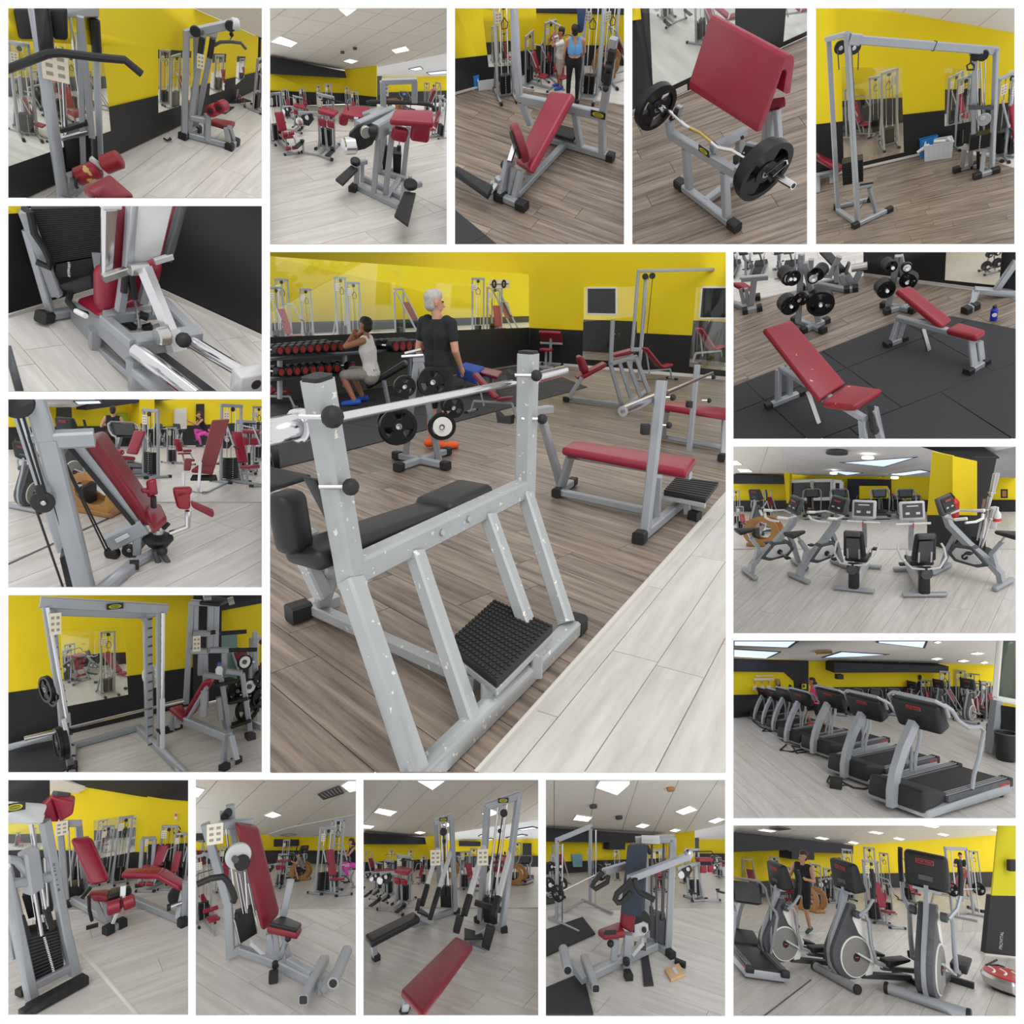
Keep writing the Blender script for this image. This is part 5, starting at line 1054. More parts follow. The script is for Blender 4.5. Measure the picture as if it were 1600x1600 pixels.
# ================================================================ leg press
S = Stage('press',RECTS['press'],(12,322),.24875,(700,800),32,6.); A = S.A; n = A.n
S.floor('pale floor under the leg press',[(-10,698),(800,466),(1610,838),(1610,1180),(-10,1180)],'lam',((100,700),(500,1150)),.25,1.6)
W1,W2 = S.vplane(S.f(0,692),S.f(798,467)),S.vplane(S.f(798,467),S.f(1600,832))
S.slab('wall_left','black wall left of the leg press',W1,[(-10,-10),(798,-10),(798,468),(-10,697)],BLK); S.slab('wall_left','yellow strip above the black wall, leg press picture',W1,[(-10,-10),(100,-10),(95,42),(-10,50)],YEL,th=.01,off=.015); S.slab('wall_right','black wall right of the leg press',W2,[(798,-10),(1612,-10),(1612,840),(798,468)],BLK)
S.slab('baseboard_left','pale baseboard left of the leg press',W1,[(-10,688),(798,447),(798,468),(-10,726)],BASEW,th=.014,off=.02); S.slab('baseboard_right','pale baseboard right of the leg press',W2,[(798,447),(1612,820),(1612,862),(798,468)],BASEW,th=.014,off=.02)
struct('trim_1','grey edge strip on the floor left of the leg press',MB().bar(S.f(-5,880),S.f(80,1185),.045,.01,n),DGREY)
t = S.thing('leg_press','large grey leg press with red seat, chrome rails and dark foot plate','gym machine',S.f(700,800)); w = .06
gs = S.f(545,890); ax = (S.f(795,1170)-S.f(400,720)).normalized(); sd = ax.cross(n)
if sd.dot(A.u) < 0: sd = -sd
side = lambda x,y,d=0: S.pl(gs+sd*d,sd,x,y); fr = lambda x,y,d=0: S.pl(gs+ax*d,ax,x,y); fv = lambda x,y,d=0: S.pl(gs-A.v*d,A.v,x,y)
# foot plate unit
g = S.f(245,690); pv = lambda x,y,d=0: S.pl(g-A.v*d,A.v,x,y)
t.pad('foot_plate',[pv(270,360),pv(602,305),pv(575,0),pv(140,15)],A.v*.06,mat('ribbed_black',(44,42,40),.6,0,.1,60,.6),bev=.012)
rb = MB()
for i in range(26): f_ = i/25; rb.bar(pv(142,20).lerp(pv(270,355),f_)-A.v*.003,pv(575,4).lerp(pv(600,300),f_)-A.v*.003,.006,.006)
t.add('plate_ribs',BLACK,rb,kind='stuff'); t.bar('plate_post',pv(110,30),pv(305,555),.075); t.bar('plate_post',pv(120,150),S.f(275,690,.03),.05); t.bar('plate_post',pv(560,290),pv(580,420),.06); t.bar('plate_beam',pv(215,470),pv(330,560),.05)
t.pad('opening_shade',[pv(285,455),pv(520,440),pv(560,320),pv(300,365)],A.v*.15,BLACK,bev=.01); t.path('spring',[pv(385+8*math.sin(i*2.),350+i*3.2,.05) for i in range(30)],.006,STEEL,n=6); t.pad('shelf',[pv(310,500),pv(430,530),pv(530,500),pv(520,430)],n*-.02,DGREY)  # black block put in for the shade inside the opening behind the spring
t.path('hand_grip',[pv(105,15,.05),pv(140,40,.1),pv(168,175,.1),pv(228,262,.1),pv(262,330,.1),pv(262,385,.1),pv(182,350,.08)],.022,BLACK); t.cap(pv(300,690),S.f(228,695,.05),.07,ln=.1); t.bar('cross_foot',S.f(235,692,.04),S.f(390,665,.04),w)
# frame body
t.add('side_panel',GREY,MB().prism([[side(*c) for c in ((385,600),(400,720),(530,890),(530,775),(765,1000),(790,862),(610,720),(520,690))]],sd*.04))
t.bar('leg',side(548,770),S.f(548,890,.0),.07); t.bar('leg',side(795,960),side(815,1190),.085); t.bar('lower_rail',side(560,880,.03),side(775,1060,.03),.05); t.bar('upper_beam',side(610,712),side(800,872),.07); b2 = fr(800,872,0)
pf = side(790,872); t.bar('front_beam',pf,S.on(pf,sd,1170,690),.10,.13); pf2 = S.on(pf,sd,1150,690); t.bar('upper_beam',pf2,pf2-ax*(pf-side(610,712)).length*1.15,.08)
p1,p2 = side(612,700),None; p2 = S.on(p1,sd,960,590); t.bar('seat_rail',p1,p2,.07,.08); t.pad('tray',[side(650,735)-n*.1,pf-n*.06+sd*.08,pf2-n*.06-sd*.08,p2-n*.08],n*-.02,LGREY,bev=.004)
for (x,y),(x2,y2) in (((700,700),(800,770)),((830,680),(880,700)),((850,770),(905,755))): t.bar('carriage_part',fv(x,y,.1),fv(x2,y2,.1),.05,.04,BLACK)
t.rod('carriage_bar',fv(680,690,.1),fv(800,775,.1),.02); t.rod('carriage_bar',fv(805,690,.08),fv(870,705,.08),.03)
# red seat
sb = p1+n*.03; q = lambda x,y,d=0: S.pl(p1-ax*(.02+d),ax,x,y)
t.pad('backrest',[q(590,700),q(965,540),q(1002,350),q(590,430)],-ax*.16,RED); t.pad('seat',[q(560,690,.16),q(900,540,.16),q(800,470,.62),q(430,575,.5)],n*-.09,RED); t.path('side_handle',[side(395,545,.0),side(380,600,-.05),side(430,660,-.08),side(495,680,-.05)],.022,BLACK); t.path('release_lever',[side(430,660,-.1),side(490,690,-.1)],.018,WHITE)
t.bar('back_post',q(740,420,-.06),q(705,655,-.06),.055); t.bar('back_post',q(885,440,-.06),q(848,605,-.06),.055); t.rod('gas_strut',q(770,420,-.1),q(798,580,-.1),.022,BLACK); t.rod('gas_strut_rod',q(798,580,-.1),q(825,760,-.1),.009); t.rod('gas_strut',q(740,430,-.1),q(730,540,-.1),.022,BLACK); t.rod('gas_strut_rod',q(905,480,-.1),q(912,680,-.1),.008)
# shoulder carriage above
u = lambda x,y,d=0: S.pl(p1+ax*(.1-d),ax,x,y)
t.pad('grey_panel',[u(765,375),u(960,322),u(1040,-12),u(800,-12)],-ax*.05,LGREY,bev=.006); t.pad('shoulder_cushion',[u(660,400,.06),u(745,385,.06),u(775,-12,.06),u(690,-12,.06)],-ax*.1,DRED,bev=.01); t.pad('shoulder_cushion',[u(970,330,.06),u(1000,320,.06),u(1080,-12,.06),u(1035,-12,.06)],-ax*.1,DRED,bev=.01)
t.pad('chrome_upright',[u(608,455),u(660,430),u(690,25),u(615,30)],-ax*.06,CHROME,bev=.004); t.bar('inner_rail',u(752,400),u(785,-12),.05); t.bar('inner_rail',u(735,400,.03),u(762,-12,.03),.03); t.bar('outer_upright',u(1000,340),u(1095,-12),.05,m=DGREY); t.pad('top_cap',[u(600,30),u(720,25),u(722,-12),u(600,-12)],-ax*.08,LGREY,bev=.006)
t.bar('carriage_foot',u(600,455,-.02),u(765,400,-.02),.04,.05,STEEL); t.bar('carriage_foot',u(920,350,-.02),u(1035,315,-.02),.03,.04,LGREY); t.disc('pivot',u(825,395,-.05),sd,.04,.12,STEEL)
# tilted chrome tube with its block
v0,v1 = u(858,385,-.1),fr(1035,805,.0)+ax*.0; v1 = S.pl(pf+ax*.05,ax,1028,800); t.bar('tilt_tube',v0,v1,.075,.075,CHROME); d = (v1-v0).normalized(); t.bar('tilt_block',v1-d*.02,S.pl(pf+ax*.12,ax,1068,912),.1,.1,LGREY); t.ball('knob',S.pl(pf+ax*.2,ax,1105,842),.05,BLACK); t.disc('hinge_disc',S.pl(pf+ax*.12,ax,972,818),sd,.06,.08,STEEL)
# chrome rails
h = .34
for (x0,y0),(x1,y1),r in (((812,905),(1190,1200),.055),((1125,835),(1490,1055),.045)):
 hh = h if x0 < 900 else .36; t.rod('chrome_rail',S.f(x0,y0,hh),S.f(x1,y1,hh),r,CHROME,n=20)
e0 = S.f(1520,1040,.36); t.box('rail_end_block',S.f(1515,1100,.33),(.2,.12,.17),LGREY,ax=(sd,ax,n),bev=.012); t.disc('end_bore',S.f(1550,1110,.34),ax,.04,.05,BLACK); t.bar('rail_base',S.f(800,1000,.2),S.f(1000,1200,.2),.12,.06); t.bar('rail_base',S.f(880,890,.1),S.f(1290,1200,.1),.1,.05,DGREY)
# ================================================================ hip abductor machine
S = Stage('hip',RECTS['hip'],(12,624),.24875,(800,950),26,6.); A = S.A; n = A.n; B = S.crest(640,8)
S.floor('pale floor under the hip abductor',[(-10,640),(1612,640),(1612,1195),(-10,1195)],'lam',((900,1180),(1550,860)),.25,2.)
S.floor('pale floor of the room behind the hip abductor',[(-10,300),(1612,290),(1612,643),(-10,643)],'lam',((900,640),(1550,400)),.6,4.,pl=B)
struct('trim_1','grey joint line across the floor, hip abductor picture',MB().bar(S.f(-5,1040),S.f(740,700),.02,.006,n),DGREY)
a,b,c,d = S.f(-10,315,pl=B),S.f(830,292,pl=B),S.f(930,290,pl=B),S.f(1612,285,pl=B)
W1,W2 = S.vplane(a,b,B),S.vplane(b,d,B)
S.slab('wall_left','yellow wall behind the runner, hip abductor picture',W1,[(-10,-10),(830,-10),(830,295),(-10,318)],YEL); S.slab('wall_left','black dado behind the runner, hip abductor picture',W1,[(-10,175),(830,165),(830,295),(-10,318)],BLK,th=.01,off=.03)
S.slab('wall_back','yellow back wall with doors, hip abductor picture',W2,[(830,-10),(1612,-10),(1612,288),(830,293)],YEL); S.slab('wall_back','black dado of the back wall, hip abductor picture',W2,[(830,180),(1612,140),(1612,288),(830,293)],BLK,th=.01,off=.03)
S.slab('wall_left','dark soffit beam above the runner',W1,[(495,68),(830,20),(1200,-12),(540,-12),(495,40)],NAVY,off=.25,th=.2); S.slab('door_1','white door in the yellow wall, hip abductor picture',W2,[(1050,60),(1125,55),(1125,185),(1050,190)],WHITE,off=.05); S.slab('door_2','dark open doorway in the yellow wall, hip abductor picture',W2,[(1190,30),(1236,28),(1236,160),(1190,160)],BLK,off=.05)
S.slab('trim_2','yellow pillar behind the leg machine tower, hip abductor picture',W2,[(828,-10),(922,-10),(922,182),(828,190)],YEL,off=.3,th=.3); S.slab('window_1','small bright window left of the tower, hip abductor picture',W1,[(695,90),(755,85),(755,162),(695,162)],mat('green_glass',(150,180,60),.3),off=.05)
C = S.hinge(W1.hit(S.ray(-10,40)),W1.hit(S.ray(500,55)),-10); S.slab('ceiling','grey ceiling strip at the top, hip abductor picture',C,[(160,-10),(560,-10),(500,58),(230,52)],PLASTER); S.lamp(C,[(415,8),(575,5),(590,22),(440,28)],'bluish ceiling light at the top, hip abductor picture',m=SKYL,name='skylight')
t = S.thing('hanging_screen','dark wall screen high on the yellow wall left of runner','screen',W1.hit(S.ray(340,90),.2)); t.add('screen_panel',BLACK,MB().prism([[W1.hit(S.ray(*p),.2) for p in ((305,50),(385,48),(388,118),(302,118))]],W1.n*.05))
# --- the machine
g = S.f(500,1215); pv = lambda x,y,d=0: S.pl(g-A.v*d,A.v,x,y); w = .06; s = S.f(900,985); sv = lambda x,y,d=0: S.pl(s-A.v*d,A.v,x,y)
t = S.thing('hip_abductor_machine','hip abductor machine with slanted red back and torn red knee pads','gym machine',S.f(800,1040))
t.bar('upright',pv(492,1215),pv(255,250),.115); t.bar('upright',pv(258,300),pv(165,-15),.105); t.bar('upright',pv(345,950,-.2),pv(35,-15,-.2),.06); t.bar('upright',pv(215,320,-.1),pv(150,-15,-.1),.05,m=STEEL); t.bar('crossbar',pv(250,255),pv(545,240),.1); t.bar('crossbar',pv(130,245,-.2),pv(260,240,-.2),.06)
t.disc('pulley',pv(220,645,.1),A.v+A.u*.2,.065,.04,BLACK); t.disc('pulley_hub',pv(226,650,.13),A.v+A.u*.2,.015,.02,STEEL); t.bar('pulley_fork',pv(200,545,.1),pv(228,640,.1),.05,m=BLACK); t.disc('top_pulley',pv(55,20,.1),A.v,.09,.04,BLACK)
for p0,p1 in (((178,690),(352,1195)),((290,660),(385,960)),((40,40),(205,560)),((75,30),(230,560))): t.rod('cable',pv(*p0,.05),pv(*p1,.05),.007,BLACK)
for p0,p1 in (((325,320),(632,942)),((345,380),(620,960))): t.rod('cable',pv(*p0),sv(*p1),.006,BLACK)
t.pad('weight_stack',[pv(372,1200),pv(455,1200),pv(385,965),pv(325,1000)],A.v*.15,IRON,bev=.006)
t.pad('back_plate',[sv(800,790),sv(875,800),sv(480,300),sv(385,300)],A.v*.04,GREY,bev=.006); t.bar('back_edge',sv(800,795,.02),sv(388,300,.02),.02,.03,BLACK)
t.pad('backrest',[sv(835,795,.0),sv(925,805,.05),sv(552,265,.05),sv(470,285)],A.v*.28+A.u*.05,DRED,bev=.03); h = (S.up(s,900,700)-s).length
t.pad('seat',[S.f(*c,h) for c in ((838,660),(955,645),(1003,700),(985,745),(915,812))][0:1]+[S.f(*c,h) for c in ((960,648),(1003,735),(915,812))],n*-.06,DRED)
t.add('dome_cover',BLACK,MB().lathe(sv(945,915),n,[(.02,-.02),(.07,.0),(.105,.05),(.1,.07),(.05,.1)],24)); t.disc('dome_hub',sv(945,830),n,.045,.06,STEEL); t.rod('adjust_lever',sv(975,815),sv(1012,778),.016,BLACK); t.path('stirrup',[sv(*c,.1) for c in ((925,950),(962,1085),(1012,1030),(975,975),(955,955))],.022,DGREY); t.ball('knob',sv(972,955,.12),.035,BLACK)
t.bar('pulley_box',sv(630,905),sv(860,795),.07,.12); t.bar('box_slot',sv(680,890,.05),sv(760,850,.05),.02,.03,LGREY); t.disc('pulley',sv(658,965),A.v+A.u*.6,.05,.06,BLACK); t.disc('pulley',sv(760,948),A.v,.045,.05,BLACK); t.disc('pulley_hub',sv(762,948,.03),A.v,.014,.02,STEEL)
t.bar('base_rail',S.f(560,1230,.03),S.f(790,1040,.03),.08); t.bar('base_rail',S.f(790,1035,.03),S.f(985,925,.05),.055); t.box('rail_joint',S.f(795,1040,.05),(.06,.05,.06),BLACK); t.bar('seat_post',sv(810,970),sv(815,850),.06); t.bar('cross_brace',sv(770,1000),sv(880,860),.04,m=DGREY)
for pts,mt in ((((868,520),(932,500),(945,600),(880,630)),RED),(((1035,575),(1150,558),(1148,700),(1066,695)),WORNRED),(((1032,565),(1160,560),(1162,600),(1060,640)),TORNRED)): t.pad('knee_pad',[sv(*c) for c in pts[::-1]],A.v*.07,mt)
t.pad('knee_pad',[sv(*c) for c in ((1150,650),(1160,685),(1290,750),(1303,715))],A.v*.08,DRED); t.pad('knee_pad',[sv(*c) for c in ((835,565),(838,590),(945,605),(942,572))],A.v*.05,DRED)
t.path('knee_arm',[sv(1132,700),sv(1130,800),sv(1020,842)],.022,CHROME); t.path('knee_arm',[sv(915,610),sv(918,680)],.02,BLACK)
# --- room behind
P = lambda k,l,x,y,yaw,px: S.place(k,l,x,y,yaw,px=px,pl=A if y > 640 else B)
P('wood','curved varnished wooden trainer behind the slanted red back',540,690,60,260); P('ellip','grey curved elliptical trainer at the left, behind the cables',90,700,-30,420); P('ellip','second dark elliptical trainer behind the near post',330,560,-40,450)
P('leg','red leg machine with slim tower in the middle, hip abductor picture',900,490,-50,420); P('tread','treadmill with red lit display under the runner',690,435,200,300)
P('press','grey tower behind the tall red back, hip abductor picture',1400,520,35,480); P('calf','red hip machine at the right edge, hip abductor picture',1480,460,-20,320); P('cable','tall frame at the far right corner, hip abductor picture',1570,380,10,330); P('leg','small red rower machine beside the seated person',1030,400,40,220)
for i,(x,l) in enumerate(((880,'left'),(970,'middle'),(1080,'right'))): P('bike','far dark exercise bike by the back wall, %s of three' % l,x,300,160,150)
g = S.f(1260,590,pl=B); iv = lambda x,y,d=0: S.pl(g-B.v*d,B.v,x,y); t = S.thing('hip_adductor_machine','second hip machine with tall worn red back and chrome legs','gym machine',g,pl=B)
k = (iv(1300,300)-iv(1200,300)).length
t.pad('backrest',[iv(1205,440),iv(1298,445),iv(1396,124),iv(1285,130)],B.v*.25*k,mat('faded_red_leather',(132,60,60),.45,0,.08,5)); t.pad('seat',[iv(1150,440,.3*k),iv(1290,455,.3*k),iv(1300,415),iv(1190,410)],B.n*-.25*k,DRED); t.pad('knee_pad',[iv(1105,450,.3*k),iv(1150,450,.3*k),iv(1160,372,.3*k),iv(1112,370,.3*k)],B.v*.3*k,mat('faded_red_leather'))
for p0,p1 in (((1212,395),(1195,585)),((1105,460),(1102,560))): t.bar('chrome_leg',iv(*p0,.3*k),iv(*p1,.3*k),.2*k,m=CHROME)
t.bar('base_rail',S.f(1235,595,pl=B),S.f(1390,520,pl=B),.2*k); t.bar('base_rail',S.f(1110,575,pl=B),S.f(1240,592,pl=B),.15*k); t.cap(S.f(1200,590,pl=B),S.f(1240,592,pl=B),.22*k,ln=.25*k); t.pad('seat_base',[iv(1145,500,.2*k),iv(1320,500,.2*k),iv(1310,470),iv(1160,470)],B.n*-.15*k,BLACK)
run = stand(kne_l=(-.11,-.12,.52),ank_l=(-.11,.02,.12),kne_r=(.11,.0,.5),ank_r=(.11,.3,.22),toe_r=(.11,.28,.1),elb_l=(-.3,-.02,1.2),wri_l=(-.32,-.26,1.2),elb_r=(.3,.05,1.18),wri_r=(.28,-.18,1.2))
man(S,'runner in black sleeveless top and shorts seen from behind on treadmill',665,420,370,170,run,pl=B,shirt=cloth('black_tank'),shorts=cloth('black_shorts'),leg=.6,shoe=mat('grey_shoe'),vox=.014)
ride = dict(pelvis=(.12,0,.62),chest=(-.08,0,.96),neck=(-.14,0,1.14),head=(-.2,0,1.29),sho_l=(-.12,.17,1.1),sho_r=(-.12,-.17,1.1),elb_l=(-.3,.2,.9),elb_r=(-.3,-.2,.9),wri_l=(-.5,.16,.98),wri_r=(-.5,-.16,.98),hip_l=(.08,.09,.6),hip_r=(.08,-.09,.6),kne_l=(-.3,.12,.66),kne_r=(-.26,-.12,.5),ank_l=(-.22,.12,.26),ank_r=(-.14,-.12,.1),toe_l=(-.36,.12,.2),toe_r=(-.28,-.12,.05))
man(S,'seated person in black top and pink leggings on a machine',1232,300,215,10,ride,tall=1.38,pl=B,look=(-1,0,-.1),fem=True,long_hair=True,hair=mat('auburn_hair'),shirt=cloth('black_top'),shorts=cloth('pink_leggings'),leg=2,shoe=mat('dark_shoe'),vox=.014)
# ================================================================ smith machine
S = Stage('smith',RECTS['smith'],(12,930),.24875,(800,900),22,10.5); A = S.A; n = A.n
S.floor('pale floor under the smith machine',[(-10,965),(1165,690),(1612,600),(1612,1130),(-10,1130)],'lam',((300,1110),(1000,900)),.35,2.2)
m = S.floor('black rubber mat under the left end of the smith bar',[(-10,972),(388,885),(408,1075),(290,1130),(-10,1130)],'rub',((0,960),(380,890)),2.5,2.5,pl=S.lift(.012))
W = S.vplane(S.f(0,962),S.f(1165,690)); mq = [(330,225),(735,225),(757,625),(365,700)]; W2 = S.vplane(S.f(1165,690),S.f(1345,652)); W3 = S.vplane(S.f(1340,650),S.f(1612,590))
S.slab('wall_left','yellow wall behind the smith machine',W,[(-12,-12),(1172,-12),(1168,690),(-12,966)],YEL,holes=[mq]); S.slab('wall_left','black dado behind the smith machine',W,[(-12,614),(1169,452),(1168,689),(-12,965)],BLK,off=.012,holes=[mq])
S.slab('wall_back','dark pillar right of the smith machine',W2,[(1172,-12),(1345,-12),(1340,652),(1165,691)],NAVY,off=.05); S.slab('wall_right','far yellow wall right of the dark pillar, smith picture',W3,[(1335,-12),(1612,-12),(1612,594),(1338,652)],YEL); S.slab('wall_right','dark band above the far yellow wall, smith picture',W3,[(1335,-12),(1612,-12),(1612,48),(1338,98)],NAVY,off=.05,th=.05); S.slab('wall_right','black dado of the far wall, smith picture',W3,[(1340,470),(1612,440),(1612,594),(1338,652)],BLK,th=.01,off=.03)
S.slab('door_1','greenish glass door in the far wall, smith picture',W3,[(1350,252),(1442,232),(1440,590),(1350,610)],mat('green_door_glass',(120,150,140),.2),off=.05)
S.mirror('square mirror seen through the smith machine',W,mq,((200,470),(900,420)),((200,385),(900,350)),(('bench',560,470,70,70),('incline',690,560,40,190),('cable',630,620,20,390),('leg',390,500,30,190),('calf',400,540,50,190),('bike',550,480,60,130)))
g,g2 = S.f(400,1108),S.f(955,985); ld = (g2-g).normalized(); pv = lambda x,y,d=0: S.vp(g-A.v*d,g2-A.v*d,x,y); w = .075
t = S.thing('smith_machine','grey smith machine frame with chrome guide rods and low barbell','gym machine',S.f(640,1000))
t.bar('upright',pv(400,1108),pv(238,65),w); t.bar('upright',pv(345,880,-.3),pv(285,120,-.3),w*.8); t.bar('upright',pv(890,900,-.35),pv(875,120,-.35),w*1.2); t.bar('upright',pv(955,985),pv(945,105),w*.7); t.bar('top_beam',pv(203,42),pv(1002,88),w*.9,.12); t.bar('rear_top_beam',pv(262,100,-.35),pv(900,124,-.35),w,.09)
t.bar('top_side',pv(250,70),pv(285,105,-.35),w); t.bar('top_side',pv(955,100),pv(880,130,-.35),w)
badge(t,pv(675,70,.06),ld,n,-A.v,.17,.065)
t.rod('guide_rod',pv(378,800,.06),pv(250,75,.06),.022,n=14); t.rod('guide_rod',pv(971,975,.06),pv(976,110,.06),.022,n=14); t.bar('guide_sleeve',pv(971,975,.08),pv(972,650,.08),.05,m=LGREY); t.bar('guide_sleeve',pv(395,1000,.08),pv(352,780,.08),.045,m=LGREY)
t.add('corner_gusset',GREY,MB().prism([[pv(820,140,-.3),pv(885,140,-.3),pv(882,192,-.3)]],A.v*.03))
for i in range(15):
 f_ = i/14; c = pv(935,145+i*57*.98); t.rod('safety_peg',c-ld*.05,c+A.v*-.02-ld*.09,.012,DGREY,n=8); c = pv(238+f_*165,120+i*68); t.rod('safety_peg',c,c+ld*.06-A.v*.06,.012,DGREY,n=8)
b0,b1 = S.f(412,945,.04),S.f(822,832,.04); t.bar('rear_base',b0,b1,.07); t.bar('base_foot',b1,S.f(1118,1130,.04),.08); t.bar('base_foot',b0,S.f(405,1120,.04),.07); t.cap(S.f(408,1000,.04),S.f(405,1095,.04),.09,ln=.2)
t.placard(pv(300,180,.1),.11,.24,(ld,A.v,n)); t.pad('hook_block',[pv(930,850,.1),pv(985,905,.1),pv(985,870,.1),pv(940,845,.1)],A.v*.05,BLACK,bev=.006)
q = S.thing('barbell','chrome smith barbell with black discs on its left end','barbell',pv(640,770)); bl,br = pv(398,832,-.02),pv(948,698,-.02); d = (br-bl).normalized(); q.rod('shaft',bl,br,.016); q.rod('sleeve',br,pv(1105,662,-.02),.028,STEEL,n=16); q.rod('sleeve',pv(105,902,-.02),pv(335,850,-.02),.028,CHROME,n=16); q.bar('hook',pv(385,740,.05),pv(392,830,.05),.035,.02)
for x,y,r,lab in ((348,935,.19,'near'),(322,940,.18,'second')): u = S.thing('weight_plate','black weight disc on the left end of the smith bar, %s one' % lab,'weight plate',pv(x,y)); u.plate(pv(x,y-8,.02),d+A.v*.1,r,.05)
for x,y,r,lab in ((248,590,.2,'larger'),(285,620,.19,'smaller')): u = S.thing('weight_plate','%s black weight disc stored high on the left smith post' % lab,'weight plate',pv(x,y)); u.plate(pv(x,y,-.1),d+A.v*.35,r*.75,.05)
u = S.thing('weight_plate','white rimmed disc stored behind the right smith post','weight plate',pv(912,510)); u.plate(pv(912,510,-.4),d+A.v*.8,.14,.06,WHITE)
S.thing('grey_bar','grey bar lying on the black mat at the left edge, smith picture','bar',S.f(150,930)).bar('bar_body',S.f(-12,960,.15),S.f(340,870,.15),.06)
# --- bench with raised red back
c0,c1 = S.f(1020,855),S.f(1390,1065); bv = lambda x,y,d=0: S.vp(c0-A.v*d,c1-A.v*d,x,y); w = .06
t = S.thing('seated_curl_bench','red seated bench on a long grey rail right of smith machine','bench',S.f(1200,960))
t.pad('backrest',[bv(1088,768,.1),bv(1165,762,-.2),bv(1292,535,-.2),bv(1222,540,.1)],A.v*.12+A.u*.05,RED); t.pad('seat',[bv(1012,702,.1),bv(1100,678,-.1),bv(1125,745,-.1),bv(1100,775,.15)],n*-.07,RED); t.bar('seat_rail',bv(1110,782),bv(1388,892),.1); t.bar('back_strut',bv(1130,780),bv(1250,580),.04)
for p0,p1 in (((1368,885),(1355,1078)),((1402,885),(1438,1035)),((1045,745),(1022,850)),((1065,745),(1065,830)),((1085,770),(1100,800)),((1235,600),(1225,760))): t.bar('leg',bv(*p0),bv(*p1),w)
for p0,p1 in (((1440,1035),(1358,1082)),((1358,1082),(1440,1035)),((1065,825),(1000,848)),((1000,848),(1070,823))): t.cap(S.f(*p0,.03),S.f(*p1,.03),.075,ln=.1)
t.bar('cross_foot',S.f(1358,1080,.03),S.f(1440,1035,.03),w); t.bar('cross_foot',S.f(1000,846,.03),S.f(1072,822,.03),w)
# --- step tower with column
g = S.f(1390,870); iv = lambda x,y,d=0: S.pl(g-A.v*d,A.v,x,y); t = S.thing('step_tower','grey step tower with black treads and tall dip column','gym machine',g)
for p0,p1 in (((1340,515),(1400,880)),((1472,490),(1528,890)),((1340,515),(1230,500)),((1472,490),(1370,478)),((1325,640),(1340,780))): t.bar('frame_tube',iv(*p0),iv(*p1),.065)
for q_ in (((1368,660),(1395,672),(1512,642),(1490,625)),((1388,805),(1405,825),(1532,780),(1510,762)),((1272,540),(1310,562),(1450,530),(1400,510))): t.pad('step_tread',[iv(q_[0][0],q_[0][1],-.15),iv(*q_[1],.1),iv(*q_[2],.1),iv(q_[3][0],q_[3][1],-.15)],n*-.04,BLACK,bev=.008)
for p0,p1,w_ in (((1120,680),(1155,45),.07),((1178,360),(1185,65),.06),((1270,360),(1278,50),.08),((1305,340),(1312,60),.07),((1210,500),(1215,350),.07),((1245,700),(1240,350),.07),((1362,480),(1360,350),.07)): t.bar('column',iv(*p0,-.2),iv(*p1,-.2),w_)
for p0,p1 in (((1145,350),(1250,352)),((1270,345),(1390,345)),((1150,45),(1330,55)),((1165,240),(1270,242)),((1330,680),(1380,860))): t.bar('frame_beam',iv(*p0,-.15),iv(*p1,-.15),.07)
for p0,p1 in (((1275,235),(1305,232)),((1390,345),(1565,342)),((1335,240),(1500,228))): t.rod('hand_grip',iv(*p0),iv(*p1),.028,BLACK)
t.placard(iv(1187,305),.09,.2,(A.u,A.v,n)); t.cap(iv(1480,870),S.f(1525,888,.03),.09,ln=.12); t.pad('top_pad',[iv(1200,40),iv(1330,50),iv(1400,20,-.2),iv(1260,-12,-.2)],n*-.05,BLACK); t.rod('top_roller',iv(1385,42),iv(1420,32),.05,STEEL); t.rod('top_roller',iv(1230,15),iv(1278,12),.05,STEEL)
g = S.f(1520,800); iv = lambda x,y,d=0: S.pl(g-A.v*d,A.v,x,y); t = S.thing('plate_tree','plate rack with white rimmed and black discs at the right edge','weight rack',g)
t.bar('column',iv(1555,800),iv(1555,230),.07); t.bar('base_rail',S.f(1430,770,.03),S.f(1600,830,.03),.07)
for x,y,r,w_ in ((1490,420,.10,1),(1520,575,.11,1),(1440,600,.15,0),(1505,715,.17,0),(1595,520,.12,0),(1590,640,.14,0)):
 o = t.plate(iv(x,y,.1),A.v-A.u*.5,r,.05)
 if w_: t.disc('white_face',iv(x,y,.15),A.v-A.u*.5,r*.78,.02,WHITE,o,24); t.disc('face_hub',iv(x,y,.18),A.v-A.u*.5,r*.3,.02,DGREY,o)
 t.rod('peg',iv(1555,y),iv(x,y,.1),.025)
g = S.f(1325,690); t = S.thing('spray_bottle','white and blue bottle on the top tread of step tower','bottle',g); t.add('bottle_body',WHITE,MB().lathe(S.pl(S.f(1360,870),A.v,1328,520),n,[(.04,0),(.045,.02),(.045,.12),(.02,.16)])); t.add('bottle_cap',mat('blue_cap',(60,100,170),.4),MB().lathe(S.pl(S.f(1360,870),A.v,1328,520),n,[(.022,.16),(.022,.2),(.01,.21)]))
S.place('hack','dark frame machine far behind the step tower',1480,640,30,px=400); S.place('leg','grey machine at the right edge behind plate rack, smith picture',1580,690,20,px=420)
